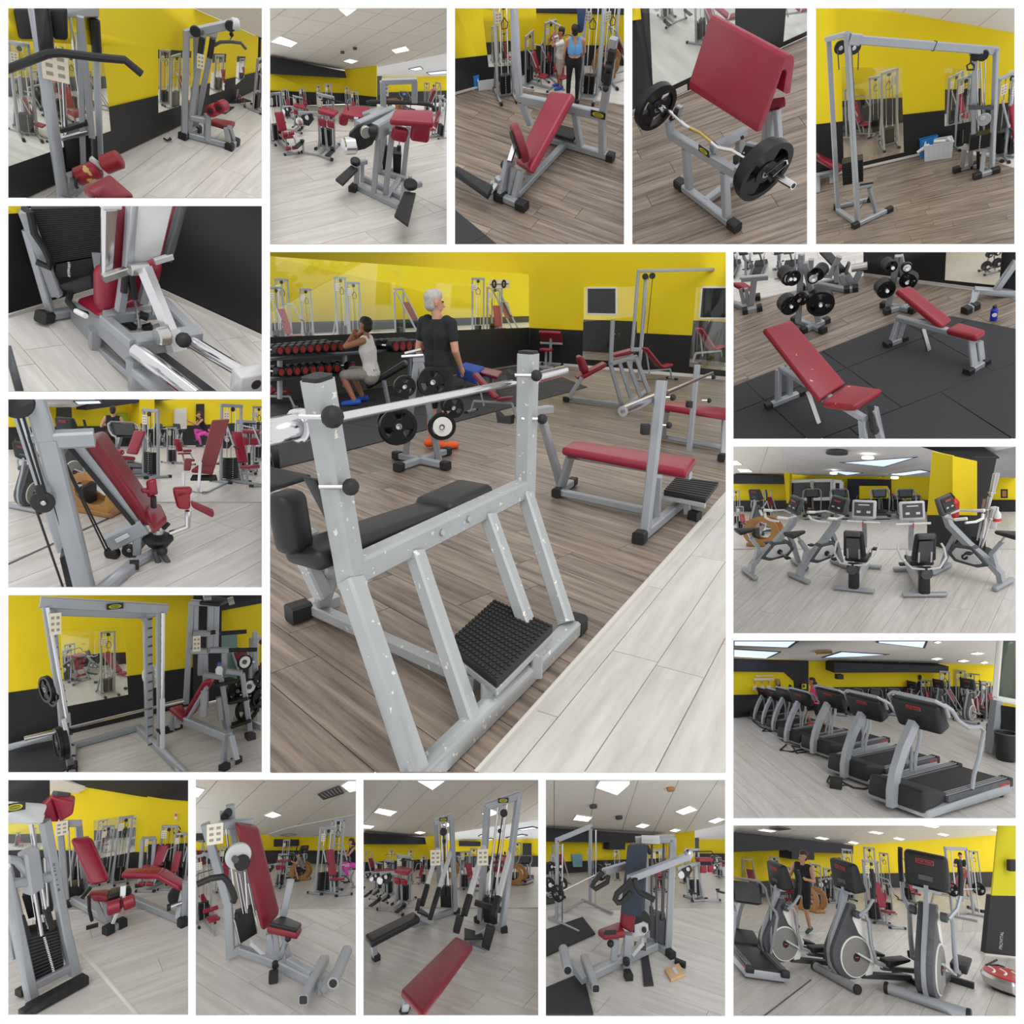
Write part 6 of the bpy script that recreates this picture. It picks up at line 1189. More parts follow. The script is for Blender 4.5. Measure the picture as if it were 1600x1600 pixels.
# ================================================================ the large middle picture: worn bench press station
S = Stage('big',RECTS['big'],(422,394),.5075,(620,1300),31,2.9,hint='large middle picture'); A = S.A; n = A.n
E1,E2 = (640,1602),(1403,745)                       # edge between the dark and the pale boards
S.floor('dark wood plank floor under the worn bench press',[(-10,330),(1410,330),(1410,737),(628,1615),(-10,1615)],'wood',((300,1130),(560,1285)),.16,1.2)
S.floor('pale laminate strip floor beside the dark wood planks',[E1,E2,(1412,735),(1412,1612),(630,1612)],'lam',(E1,E2),.2,1.3)
struct('trim_1','pale joint strip between dark and light floors',MB().bar(S.f(*E1),S.f(1410,737),.03,.008,n),BASEW)
W1 = S.vplane(S.f(0,468),S.f(797,340)); W2 = S.vplane(S.f(797,340),S.f(1403,394))
MQ = [(-10,12),(800,68),(798,232),(-10,262)]
S.slab('wall_left','yellow side wall above the long mirror',W1,[(-10,-12),(703,-12),(797,60),(797,345),(-10,475)],YEL,holes=[MQ])
S.slab('wall_back','yellow back wall over the black dado',W2,[(797,345),(797,60),(703,-12),(1412,-12),(1412,396)],YEL,holes=[[(966,108),(1130,106),(1128,338),(962,330)],[(1312,108),(1425,106),(1425,366),(1290,352)]])
S.slab('wall_left','black dado of the side wall under the mirror',W1,[(-10,262),(798,232),(797,342),(-10,471)],BLK,th=.01,off=.012)
S.slab('wall_back','black dado of the back wall',W2,[(797,233),(1412,262),(1412,394),(797,341)],BLK,off=.012,holes=[[(966,108),(1130,106),(1128,338),(962,330)],[(1312,108),(1412,106),(1412,366),(1290,352)]])
S.slab('baseboard_back','pale baseboard along the back wall',W2,[(797,334),(1412,384),(1412,396),(797,343)],BASEW,th=.014,off=.02)
S.mirror('long mirror over the side wall behind the dumbbell rack',W1,MQ,((-10,256),(820,214)),((-10,218),(820,196)),
 (('cable',50,280,15,195),('cable',225,275,40,195),('cable',120,290,30,175),('press',30,300,60,190),('cable',265,285,20,190),('hack',440,280,60,165),('cable',640,272,0,190),('press',690,270,20,160),('hack',730,268,120,150)),far=1)
S.mirror('mirror on the back wall behind the red incline bench',W2,[(966,108),(1130,106),(1128,338),(962,330)],((900,300),(1200,322)),((900,205),(1200,215)),(('preacher',1000,300,150,95),('tree',1060,310,0,80)),fl=WOOD)
S.mirror('mirror at the right end of the back wall',W2,[(1312,108),(1408,106),(1408,366),(1290,352)],((1200,318),(1412,340)),((1200,205),(1412,215)),(('incline',1350,340,120,110),),fl=WOOD)
def frame_on(S,W,label,q,w=.03,m=None):  # a window's reflection, built as a solid frame lying on the mirror
 pts = [W.hit(S.ray(*p),.01) for p in q]; t = Thing('reflected_window',label,'frame',W.frame(sum(pts,V())/4))
 for i in range(4): t.bar('frame_rail',pts[i-1],pts[i],w,.02,m or WHITE,up=W.n)
 t.add('dark_pane',mat('dark_glass',(40,42,46),.15),MB().prism([pts],W.n*.006)); return t
frame_on(S,W2,'white framed dark window reflected in the back wall mirror',[(976,110),(1066,110),(1066,192),(976,190)])
frame_on(S,W2,'white framed dark window reflected in the right back wall mirror',[(1330,108),(1410,108),(1410,204),(1322,204)])
t = S.thing('reflected_sign','white sign with dark weight plates reflected in the long mirror','sign',W1.hit(S.ray(706,98),.02))  # reflection of a sign, built as a board on the mirror face
t.add('sign_board',PAPER,MB().prism([[W1.hit(S.ray(*p),.02) for p in ((676,86),(736,84),(735,110),(676,111))]],W1.n*.01))
for x in (690,720): t.add('ring_symbol',BLACK,MB().ring(W1.hit(S.ray(x,98),.035),W1.n,.075,.035,.01))
t.bar('bar_symbol',W1.hit(S.ray(678,99),.035),W1.hit(S.ray(734,97),.035),.02,.01,BLACK)
S.floor('black rubber mats along the mirror wall',[(-10,672),(135,637),(978,415),(797,345),(-10,470)],'rub',((135,637),(978,415)),.9,.9,pl=S.lift(.008),gap=.006)
# --- the worn station
a,b = S.f(464,1614,.04),S.f(935,1153,.04); z = .58
p,q = S.f(248,985,z),S.f(785,725,z); L = (q-p); ln = L.normalized(); e = n.cross(ln)
if e.dot(A.v) < 0: e = -e
nl = L.cross(a-p); pn = lambda x,y: S.pl(p,nl,x,y)
t = S.thing('bench_press','worn grey bench press station with black cushions and barbell in front','bench',S.f(620,1300)); W = .072
t.bar('base_beam',a-ln*.05,b,W*1.05,m=WORN); t.cap(a,b+ln*.03,W)
t.bar('crossbeam',p-ln*.02,q+ln*.02,W,W*1.25,m=WORN)
tn,tf = S.vp(p,q,146,392),S.vp(p,q,795,312)
for nm,u,v in (('near_post',p,tn),('far_post',q,tf)):
 o = t.bar('post',u-(v-u).normalized()*.05,v,W*1.12,W*1.12,m=WORN,up=ln); t.add('post_cap',BLACK,MB().bar(v,v+(v-u).normalized()*.012,W*1.0,W*1.0,ln),o)
t.bar('leg',pn(250,1010),pn(452,1608),W,m=WORN,up=ln); t.bar('leg',pn(786,745),pn(912,1142),W*.9,m=WORN,up=ln)
t.bar('strut',pn(446,925),pn(622,1450),W*.85,m=WORN,up=ln); t.bar('strut',pn(672,812),pn(826,1245),W*.85,m=WORN,up=ln)
for x,y in ((530,863),(612,822)): t.disc('bolt',S.pl(p-e*(W/2+.004),e,x,y),e,.014,.012,STEEL,n=10)
# spotter platform
P = [S.f(*c,.19) for c in ((690,1068),(872,1148),(698,1318),(545,1200))]
pl_ = t.pad('spotter_platform',P,n*-.035,BLACK,bev=.006); mb = MB(); N = 15
for i in range(N):
 for j in range(N):
  u,v = (i+.5)/N,(j+.5)/N; c = (P[0]*(1-u)+P[1]*u)*(1-v)+(P[3]*(1-u)+P[2]*u)*v; mb.box(c+n*.002,(.016,.016,.006),(ln,e,n))
t.add('rubber_studs',BLACK,mb,pl_,kind='stuff',bev=.002,seg=1)
t.pad('platform_frame',[x-n*.037 for x in P],n*-.03,WORN,bev=.004)
for c in ((668,1325),(822,1235)): x = S.f(*c,.13); t.bar('platform_support',x,x-n*.1,.045,m=WORN)
t.bar('bench_rail',S.f(120,1090,.05),S.f(640,1325,.05),.055,m=WORN)
t.bar('cross_foot',S.f(205,1068,.05),S.f(70,1110,.05),.065,m=WORN); t.cap(S.f(205,1068,.05),S.f(82,1108,.05),.07,ln=.1)
# black cushions
def cush(x0,y0,x1,y1,off,wd,th,dz=0):
 u,v = S.vp(p+e*off,q+e*off,x0,y0)+n*dz,S.vp(p+e*off,q+e*off,x1,y1)+n*dz
 return [u,v,v+e*wd,u+e*wd],-n*th
t.pad('back_cushion',*cush(150,925,590,772,.05,.17,.075),BLEATHER,bev=.03); t.pad('back_cushion',*cush(560,775,695,712,.03,.2,.085),BLEATHER,bev=.035)
def stand_pad(x0,y0,x1,y1,off,w,th):
 u = S.pl(p+e*off,e,x0,y0); v = S.pl(p+e*off,e,x1,y1); return [u,v,v+ln*w,u+ln*w],e*th
t.pad('seat_cushion',*stand_pad(150,912,122,728,.12,-.12,.09),BLEATHER,bev=.035); t.pad('seat_cushion',*stand_pad(235,880,140,700,.26,.02,.07),BLEATHER,bev=.03)
t.bar('seat_post',S.f(160,1085,.06),S.pl(p+e*.2,e,195,950),.06,m=WORN)
t.bar('foot_bar',S.pl(p+e*.3,e,160,1050),S.pl(p+e*.3,e,22,750),.06,m=WORN); t.bar('foot_bar',S.pl(p+e*.3,e,60,905),S.pl(p+e*.3,e,130,872),.06,m=WORN)
t.pad('foot_platform',[S.pl(p+e*.45,e,*c) for c in ((-10,745),(128,700),(128,684),(-10,722))],e*.3,BLACK,bev=.008)
# bar rests, knobs
for u,v,x,y,r,x2,y2,r2 in ((p,tn,192,507,.034,248,723,.027),(q,tf,820,380,.026,838,514,.024)):
 for X_,Y_,R_ in ((x,y,r),(x2,y2,r2)):
  c = S.pl(p-e*.075,e,X_,Y_); w_ = c+e*.08-ln*.05; t.ball('knob',c,R_,BLACK); t.rod('knob_stem',w_,c,.008,CHROME)
for X_,Y_ in ((740,530),(772,400)): c = S.pl(p+e*.06,e,X_,Y_); t.add('bar_cradle',BLACK,MB().prism([[c-e*.0,c+e*.07,c+e*.08+n*.05,c+e*.05+n*.03,c+n*.04]],ln*.035))
b0 = S.thing('barbell','chrome barbell resting on the worn grey bench posts','barbell',p+n*.5)
bo = p+e*.085; B0,B1 = S.vp(bo,bo+L,100,532),S.vp(bo,bo+L,905,365); d = (B1-B0).normalized()
b0.rod('shaft',B0,S.vp(bo,bo+L,790,393),.0155,CHROME,n=16); b0.rod('sleeve',S.vp(bo,bo+L,815,388),B1,.027,CHROME,n=18); b0.disc('collar',S.vp(bo,bo+L,812,388),d,.036,.02,CHROME)
b0.rod('sleeve',B0-d*.42,B0-d*.02,.04,CHROME,n=18); b0.disc('collar',B0-d*.01,d,.052,.035,CHROME)
# --- flat bench press on the right
t = S.thing('bench_press','grey bench press with red flat cushion and black spotter step at right','bench',S.f(1150,790))
zc = .40; C = [S.f(x,y,zc) for x,y in ((897,600),(935,578),(1312,632),(1284,672))]; t.pad('cushion',C,n*-.06,RED,bev=.024)
t.bar('bench_rail',S.f(890,738,.04),S.f(1150,795,.04),.05); t.bar('cushion_rail',(C[0]+C[1])/2-n*.08,(C[2]+C[3])/2-n*.08,.05)
t.bar('leg',S.f(925,628,.33),S.f(895,730,.04),.055); t.bar('cross_foot',S.f(885,738,.04),S.f(932,706,.04),.055); t.cap(S.f(932,706,.04),S.f(883,740,.04),.055); t.cap(S.f(885,738,.04),S.f(932,706,.04),.055)
f0,f1 = S.f(1137,878,.04),S.f(1250,785,.04); dd = (f1-f0).normalized(); t.bar('base_beam',f0,S.f(1300,745,.04),.06); t.cap(f1,f0,.065)
t.bar('post',S.f(1155,862,.05),S.vp(f0,f1,1206,395),.058,up=dd); ff = S.f(1290,612,.05); t.bar('post',ff,S.up(ff,1330,348),.05,up=dd); t.bar('brace',S.f(1196,690,.36),S.f(1190,820,.05),.045)
Pp = [S.f(*c,.17) for c in ((1212,735),(1252,692),(1382,708),(1342,760))]; o = t.pad('spotter_platform',Pp,n*-.03,BLACK,bev=.005); mb = MB()
for i in range(10):
 for j in range(8): u,v = (i+.5)/10,(j+.5)/8; mb.box((Pp[0]*(1-u)+Pp[3]*u)*(1-v)+(Pp[1]*(1-u)+Pp[2]*u)*v,(.03,.03,.008),(dd,dd.cross(n),n))
t.add('rubber_studs',BLACK,mb,o,kind='stuff'); t.bar('platform_lip',Pp[0]-n*.045,Pp[3]-n*.045,.03,m=WORN); t.bar('platform_leg',S.f(1282,765,.12),S.f(1285,805,.03),.045); t.cap(S.f(1230,790,.03),S.f(1310,812,.03),.055)
t.bar('foot_brace',S.f(897,722,.04),S.vp(S.f(897,722),S.f(830,760),838,515),.055); t.bar('brace_top',S.vp(S.f(897,722),S.f(830,760),806,492),S.vp(S.f(897,722),S.f(830,760),862,484),.06)
for x,y in ((1240,447),(1228,533),(1365,385),(1352,457)): c = S.vp(f0-dd.cross(n)*.02,f1-dd.cross(n)*.02,x,y) if x < 1300 else S.pl(ff,A.v,x,y); t.ball('knob',c,.022,BLACK); t.rod('knob_stem',c-A.u*.07,c,.007,CHROME)
for x,y in ((1155,545),(1290,468)): c = S.pl(ff if x > 1250 else f0,A.v,x,y); t.box('bar_cradle',c,(.05,.05,.06),BLACK)
t2 = S.thing('barbell','chrome barbell lying across the right bench press posts','barbell',S.pl(f0,A.v,1200,440))
B0,B1 = S.vp(f0,f1,1086,490),S.pl(ff,A.v,1362,372); Bm = B0.lerp(B1,.34); t2.rod('shaft',B0,B1,.014); t2.rod('sleeve',B0,Bm,.028,n=16)
# --- plate tree
g = S.f(468,640); t = S.thing('plate_tree','grey plate tree loaded with black and white weight discs','weight rack',g); pv = lambda x,y,d=0: S.pl(g-A.v*d,A.v,x,y)
for u,v in (((395,662),(545,612)),((390,625),(542,657))): t.bar('base_rail',S.f(*u,.04),S.f(*v,.04),.055); t.cap(S.f(*u,.04),S.f(*v,.04),.06); t.cap(S.f(*v,.04),S.f(*u,.04),.06)
t.bar('column',pv(415,640),pv(452,335),.055); t.bar('column',pv(520,640),pv(462,335),.055); t.bar('top_rail',pv(440,330),pv(475,328),.06); t.rod('curl_bar',pv(405,322,.1),pv(472,318,.1),.014); t.rod('curl_bar',pv(415,312,.05),pv(465,300,.05),.014)
for x,y,r,w_,k in ((396,540,.155,0,3),(500,402,.125,0,2),(415,415,.09,0,2),(530,538,.115,1,2),(565,478,.09,0,1),(370,520,.11,0,1)):
 for i in range(k): c = pv(x+4*i-4*(k-1),y-2*i,.1+.035*(i+1) if x not in (565,370) else .02); o = t.plate(c,A.v-A.u*.25,r*(.97 if i < k-1 else 1),.034)
 if w_: t.disc('white_face',c-A.v*.02+A.u*.004,A.v-A.u*.25,r*.72,.012,WHITE,o,24); t.disc('face_hub',c-A.v*.03,A.v-A.u*.25,r*.2,.012,DGREY,o)
 t.rod('peg',pv(x,y,0),c-A.v*.06,.014)
# --- people
man(S,'grey haired person in black t-shirt standing by the plate tree',520,606,482,141,stand(elb_r=(.27,.02,1.12),wri_r=(.25,-.03,.86),wri_l=(-.2,-.16,.95),head=(.02,.0,1.64)),look=(-.55,-.83,-.05),hair=HAIRG,shirt=cloth('black_tee'),sleeve=.55,shorts=cloth('dark_shorts'),leg=.98,shoe=mat('orange_shoe',(240,96,40),.6),vox=.008)
sit = dict(pelvis=(.05,0,.5),chest=(.0,0,.86),neck=(-.02,0,1.07),head=(-.03,0,1.23),sho_l=(-.02,.19,1.02),sho_r=(.0,-.19,1.02),elb_l=(-.28,.1,.98),elb_r=(-.25,-.28,.93),wri_l=(-.16,.0,1.08),wri_r=(-.22,-.06,1.08),
 hip_l=(0,.1,.5),hip_r=(0,-.1,.5),kne_l=(-.38,.2,.5),kne_r=(-.36,-.2,.48),ank_l=(-.2,.22,.09),ank_r=(-.18,-.2,.09),toe_l=(-.36,.22,.04),toe_r=(-.34,-.22,.04))
man(S,'seated person in white sleeveless shirt lifting by the dumbbell rack',308,470,265,-12,sit,tall=1.34,look=(-.95,.3,0),skin=TANSKIN,shirt=cloth('white_tank',(222,220,214)),shorts=cloth('grey_shorts',(150,146,138)),leg=.9,shoe=mat('blue_shoe',(40,92,190),.6),vox=.009)
# --- dumbbells on their rack
ra,rb = S.f(-20,498),S.f(470,412); rd = (rb-ra).normalized(); ry = n.cross(rd)
t = S.thing('dumbbell_rack','long black and grey two shelf rack of dumbbells under mirror','weight rack',S.f(150,440))
RP = lambda x,y: S.vp(ra,rb,x,y)
for y0,y1 in (((-10,330),(455,296)),((-10,392),(300,366))): t.bar('shelf',RP(*y0),RP(*y1),.16,.03,DGREY)
for x,y,y2 in ((30,325,452),(230,312,415),(430,296,380)): t.bar('rack_leg',RP(x,y),RP(x,y2),.05)
mm = (RP(40,292)-RP(0,294)).length*.92; i = 0
rows = [(x,296-.072*x) for x in range(4,206,23)]+[(x,283-.03*(x-345)) for x in (352,372,392,412,432)]+[(x,362-.07*x) for x in (8,32,56,80,104,128,152,176,224)]
UP = [r for r in rows if r[1] < 310]; ORD = 'first second third fourth fifth sixth seventh eighth ninth tenth eleventh twelfth thirteenth fourteenth fifteenth'.split()
for x,y in rows:
 c = RP(x,y)+n*-.02; k = (RP(x+26,y)-RP(x,y)).length/.16; M = Matrix((ry*k*-1,rd*k,n*k)).transposed().to_4x4(); M.translation = c-n*.075*k
 i += 1; lab = 'black dumbbell with red end, %s from the left on the %s rack shelf' % (ORD[(i-1) if y < 310 else i-len(UP)-1],'upper' if y < 310 else 'lower'); gr = 'dumbbells on the '+('upper' if y < 310 else 'lower')+' rack shelf'
 if 'dumb' not in PROTO: dt = Thing('dumbbell',lab,'dumbbell'); m_dumbbell(dt); PROTO['dumb'] = dt.e; dt.e.matrix_world = M; dt.e['group'] = gr
 else: copy_tree(PROTO['dumb'],M,lab,gr)
# --- benches and machines further back
S.place('incline','red adjustable bench in front of the black mat edge, left of the tall post',690,500,62,px=125)
S.place('preacher','red preacher curl bench standing in the corner by the bins',860,352,160,px=112)
t = S.thing('towel_bench','small bench with a blue towel draped over its red cushion','bench',S.f(640,425)); C = [S.f(x,y,.3) for x,y in ((578,352),(600,340),(716,366),(700,382))]; t.pad('cushion',C,n*-.05,RED)
t.bar('leg',S.f(680,390,.2),S.f(690,430),.045); t.bar('leg',S.f(600,380,.2),S.f(600,420),.045)
o = S.thing('towel','crumpled blue towel on the red bench behind standing person','towel',S.f(612,356,.31)); o.pad('towel_cloth',[S.f(x,y,.33) for x,y in ((574,350),(602,338),(660,352),(632,372))],n*-.16,cloth('blue_towel',(48,84,176)),bev=.02)
# incline press with leaning frame
g0,g1 = S.f(915,452),S.f(1082,492); t = S.thing('incline_press','grey incline bench press with two red cushions by the back wall','bench',S.f(1000,470)); iv = lambda x,y,d=0: S.pl(S.f(1000,470)+A.v*d,A.v,x,y)
t.bar('base_rail',S.f(915,450,.04),S.f(1075,470,.04),.05); t.cap(S.f(1075,470,.04),S.f(910,452,.04),.055); t.cap(S.f(1150,430,.04),S.f(1080,490,.04),.055); t.bar('base_beam',S.f(1080,488,.04),S.f(1160,425,.04),.05)
t.pad('backrest',[iv(942,388),iv(955,398),iv(1040,352),iv(1036,340)],A.v*.25,RED); t.pad('seat',[iv(946,322),iv(966,320),iv(985,366),iv(962,378)],A.v*.25,RED); t.pad('head_cushion',[iv(1060,325,.1),iv(1062,315,.1),iv(1122,300,.1),iv(1126,312,.1)],A.v*.25,RED)
for u,v in (((1055,207),(1048,345)),((1048,345),(1088,488)),((1125,320),(1165,430)),((1045,345),(1130,322)),((1075,338),(1112,450)),((1100,330),(1140,445)),((960,385),(920,448))): t.bar('frame_tube',iv(*u),iv(*v),.05)
t.bar('bar_rest',iv(1110,300,.1),iv(1140,300,.1),.05)
t = S.thing('cable_crossover','tall grey cable frame with thin top bar beside back wall','gym machine',S.f(1115,385)); cv = lambda x,y: S.pl(S.f(1120,385),A.v,x,y)
t.bar('upright',cv(1108,385),cv(1134,60),.05); t.bar('upright',cv(1135,385),cv(1156,75),.045); t.bar('top_beam',cv(1130,58),cv(1412,52),.05); t.disc('pulley',cv(1175,73)-A.v*.04,A.v,.05,.03,BLACK); t.disc('pulley',cv(1153,75)-A.v*.05,A.v,.05,.03,BLACK); t.rod('cable',cv(1178,75),cv(1150,360),.006,BLACK); t.rod('guide_rod',cv(1165,75),cv(1140,360),.01)
S.place('incline','red reclining bench before the black dado left of the right mirror',1190,395,115,px=105)
t = S.thing('bench_press','second red flat bench cut off by the right edge','bench',S.f(1330,590)); t.pad('cushion',[S.f(x,y,.4) for x,y in ((1212,470),(1225,457),(1412,480),(1412,500))],n*-.06,RED,bev=.02)
t.bar('base_rail',S.f(1200,565,.04),S.f(1412,605,.04),.05); t.bar('leg',S.f(1222,490,.33),S.f(1210,570,.04),.05); t.cap(S.f(1412,600,.04),S.f(1390,632,.04),.055); t.bar('leg',S.f(1400,505,.33),S.f(1395,625,.04),.05)
S.place('incline','red bench at the left edge near dumbbell rack',10,480,78,px=120)
for x,y,l in ((705,345,'left'),(745,335,'right')): S.place('bin','black round bin in the corner, %s of the pair' % l,x,y,px=62,group='black bins in the corner')
t = S.thing('incline_rest','black inclined rest bench behind the seated person in white','bench',S.f(350,470)); t.pad('backrest',[S.pl(S.f(350,470),A.v,*c) for c in ((292,410),(300,425),(425,352),(412,334))],A.v*.25,BLEATHER); t.bar('support',S.pl(S.f(350,470),A.v,350,395),S.f(365,468),.045)
t = S.thing('weight_plate','black weight disc pile at left edge beneath the barbell sleeve','weight plate',S.f(10,690)); t.plate(S.f(12,625,.1),A.u+A.v*.4,.15,.05)
# ================================================================ two red benches on black mats
S = Stage('two',RECTS['two'],(1146,394),.27625,(800,700),33,9.); A = S.A; n = A.n
S.floor('pale floor behind the two red benches',[(-10,-10),(760,-10),(760,130),(-10,298)],'lam',((0,292),(740,138)),.3,1.6)
S.floor('wood plank floor around the black mats',[(-10,290),(740,136),(1610,240),(1610,470),(-10,790)],'wood',((0,700),(900,355)),.2,1.3)
S.floor('black rubber mat floor under the two red benches',[(-10,762),(930,388),(1240,362),(1610,436),(1610,1070),(-10,1070)],'rub',((0,757),(925,392)),1.0,1.0,pl=S.lift(.012),gap=.008)
W = S.vplane(S.f(735,132),S.f(1600,246)); mq = [(1203,-12),(1518,-12),(1503,190),(1195,158)]
S.slab('wall_back','black wall behind the two red benches',W,[(735,-12),(1612,-12),(1612,250),(735,133)],BLK,holes=[mq])
S.slab('baseboard_back','pale baseboard under the black wall',W,[(735,120),(1612,232),(1612,250),(735,136)],BASEW,th=.012,off=.015)
S.mirror('mirror on the black wall above the blue bottle',W,mq,((1100,-60),(1612,-40)),None,(('tree',1445,110,20,150),('bench',1240,40,70,50)),fl=mat('reflected_boards',(190,178,160),.5,0,.06,3))
def adj_bench(lab,r0,rt,rails,back,seat,rlegs,flegs,rfoot,ffoot,strut,wear):
 t = S.thing('adjustable_bench',lab,'bench',S.f(*r0)); r = S.f(*r0); rr = S.up(r,*rt); h = (rr-r).length
 fr = S.f(*rails,h); ax = (fr-rr).normalized(); sd = ax.cross(n)
 t.bar('bench_rail',rr,fr,.065); BL,BR = S.f(*back[2],h+.05),S.f(*back[3],h+.05)
 TL,TR = S.vp(BL,BL+ax,*back[0]),S.vp(BR,BR+ax,*back[1]); th = (TL-BL).cross(BR-BL).normalized()
 if th.dot(n) > 0: th = -th
 o = t.pad('backrest',[BL,BR,TR,TL],th*.075,wear); q = [S.f(*c,h+d) for c,d in zip(seat,(.06,.06,.09,.09))]; t.pad('seat',q,n*-.08,wear)
 t.add('back_plate',GREY,MB().hexa([x+th*.1 for x in (BL.lerp(BR,.2),BR.lerp(BL,.2),TR.lerp(TL,.3),TL.lerp(TR,.3))]+[x+th*.07 for x in (BL.lerp(BR,.2),BR.lerp(BL,.2),TR.lerp(TL,.3),TL.lerp(TR,.3))]),o)
 for i,(u,v) in enumerate(rlegs): b = S.f(*v,.03); t.bar('rear_leg',S.on(b,(rr-r)+ax*.0,*u) if 0 else S.pl(rr+sd*(.08-.16*i)*0,A.v,*u),b,.06)
 u,v = S.f(*rfoot[0],.03),S.f(*rfoot[1],.03); t.bar('rear_foot',u,v,.07); t.cap(u,v,.075); t.cap(v,u,.075)
 for u,v in flegs: b = S.f(*v,.03); t.bar('front_leg',S.pl(fr,A.v,*u),b,.065)
 if ffoot: u,v = S.f(*ffoot[0],.03),S.f(*ffoot[1],.03); t.bar('front_foot',u,v,.07); t.cap(u,v,.075); t.cap(v,u,.075)
 t.bar('strut',S.vp(rr,fr,*strut[0]),S.vp(rr,fr,*strut[1]),.05,.03,STEEL); return t,fr,ax,sd
t,fr,ax,sd = adj_bench('red adjustable bench with scuffed raised back, nearest on the black mats',(285,842),(275,655),(745,945),[(168,428),(330,380),(490,838),(640,738)],[(497,850),(640,742),(845,770),(682,872)],
 [((255,665),(252,845)),((318,645),(318,808))],[((728,950),(742,1110)),((795,885),(838,1085))],((195,872),(385,795)),None,((420,790),(482,968)),WORNRED)
t.ball('knob',S.pl(fr+n*-.05,A.v,800,1010),.04,BLACK); t.rod('pull_pin',S.pl(fr,A.v,775,860),S.pl(fr,A.v,790,1000),.03,BLACK)
t,fr,ax,sd = adj_bench('red adjustable bench further back on the mats, before a plate tree',(925,505),(960,368),(1340,482),[(922,208),(1000,184),(1190,425),(1243,380)],[(1200,432),(1278,392),(1430,438),(1372,476)],
 [((938,375),(893,512)),((968,372),(930,500))],[((1342,490),(1362,650)),((1388,505),(1402,625))],((868,525),(965,488)),((1328,678),(1425,620)),((1070,430),(1105,555)),WORNRED)
t.ball('knob',S.pl(fr,A.v,1390,518),.03,BLACK)
def tree_px(lab,base,caps,cols,plates,topr):
 g = S.f(*base); t = S.thing('plate_tree',lab,'weight rack',g); pv = lambda x,y,d=0: S.pl(g-A.v*d,A.v,x,y)
 for u,v in caps: t.bar('base_rail',S.f(*u,.035),S.f(*v,.035),.065); t.cap(S.f(*u,.035),S.f(*v,.035),.07); t.cap(S.f(*v,.035),S.f(*u,.035),.07)
 for u,v in cols: t.bar('column',pv(*u),pv(*v),.07)
 if topr: t.path('top_hook',[pv(*c) for c in topr],.025,GREY)
 for x,y,r,w_,k,tx in plates:
  ax = (A.v-A.u*tx).normalized(); rr = (pv(x+r,y)-pv(x,y)).length
  for i in range(k): c = pv(x,y,.06)-ax*.05*(i-k+1)*-1; c = pv(x,y,.14)+ax*.05*(k-1-i); o = t.plate(c,ax,rr*(1 if i == k-1 else .97),.045)
  if w_: t.disc('white_face',c-ax*.024,ax,rr*.7,.012,WHITE,o,24); t.disc('face_hub',c-ax*.034,ax,rr*.25,.012,DGREY,o)
  t.rod('peg',pv(x,y,0),c-ax*.06,.02)
tree_px('tall plate tree with large black discs behind the nearest red bench',(440,420),(((395,442),(528,385)),((345,380),(508,442))),(((382,45),(368,390)),((402,60),(490,425))),
 ((450,145,34,1,2,.1),(478,120,42,0,3,-.4),(335,145,46,0,5,.6),(312,145,44,1,1,.6),(492,290,80,0,3,.1),(318,300,58,0,3,.5),(385,262,40,0,1,-.5)),[(375,45),(378,15),(392,15),(392,50)])
tree_px('second plate tree beyond the further bench by the wall',(930,318),(((850,297),(1015,328)),((865,335),(1020,290))),(((932,20),(872,325)),((942,20),(1000,322))),
 ((980,85,32,1,1,.1),(890,80,38,0,3,.4),(990,160,52,0,2,-.3),(862,210,55,0,3,.3)),None)
t = S.thing('incline_press','black padded incline press bench on the wood near the pale floor','bench',S.f(600,200)); iv = lambda x,y,d=0: S.pl(S.f(600,200)+A.v*d,A.v,x,y)
t.pad('backrest',[iv(478,-10),iv(548,-10,.2),iv(662,118,.2),iv(612,135)],(A.v-n)*.07,BLEATHER); t.pad('seat',[iv(618,128),iv(640,135,.2),iv(664,70,.2),iv(648,62)],(A.v)*.1,BLEATHER)
for u,v in (((600,25),(545,130)),((645,130),(690,208)),((720,100),(668,205)),((610,125),(640,212)),((440,40),(430,190)),((560,130),(500,128)),((575,70),(588,165))): t.bar('frame_tube',iv(*u),iv(*v),.07)
t.rod('bar_sleeve',iv(668,92),iv(758,76),.05,STEEL)
u,v = S.f(638,214,.03),S.f(692,206,.03); t.bar('cross_foot',u,v,.07); t.cap(u,v,.08); t.cap(v,u,.08); t.bar('base_rail',S.f(470,180,.03),S.f(640,212,.03),.065); t.cap(S.f(470,180,.03),S.f(385,200,.03),.08); t.bar('base_beam',S.f(385,200,.03),S.f(590,160,.03),.07)
t = S.thing('bench_press','red cushioned bench with grey post cut by the left edge','bench',S.f(60,310)); iv = lambda x,y,d=0: S.pl(S.f(80,320)+A.v*d,A.v,x,y)
t.pad('cushion',[iv(-12,165),iv(60,165,.2),iv(104,192,.2),iv(60,205)],n*-.08,RED); t.bar('post',iv(118,150),iv(98,318),.08); t.bar('bar_rest',iv(45,152),iv(196,140),.07); t.bar('base_rail',S.f(-12,285,.03),S.f(80,318,.03),.07)
for u,v in (((40,205),(60,290)),((70,205),(85,300))): t.bar('leg',iv(*u),iv(*v),.05)
u,v = S.f(62,335,.03),S.f(150,316,.03); t.bar('cross_foot',u,v,.08); t.cap(u,v,.085); t.cap(v,u,.085); u = S.f(140,255,.03); t.cap(S.f(100,262,.03),u,.085)
t = S.thing('leaning_bench_frame','grey bench frame with leaning bar at the right by the wall mirror','bench',S.f(1340,325)); iv = lambda x,y: S.pl(S.f(1450,260),A.v,x,y)
t.bar('leaning_bar',iv(1600,50),iv(1470,238),.07); t.bar('bench_rail',iv(1360,216),iv(1612,236),.08)
for i in (0,18): u = S.f(1335+i,325-i*.6,.03); t.bar('leg',iv(1382-i,222),u,.06)
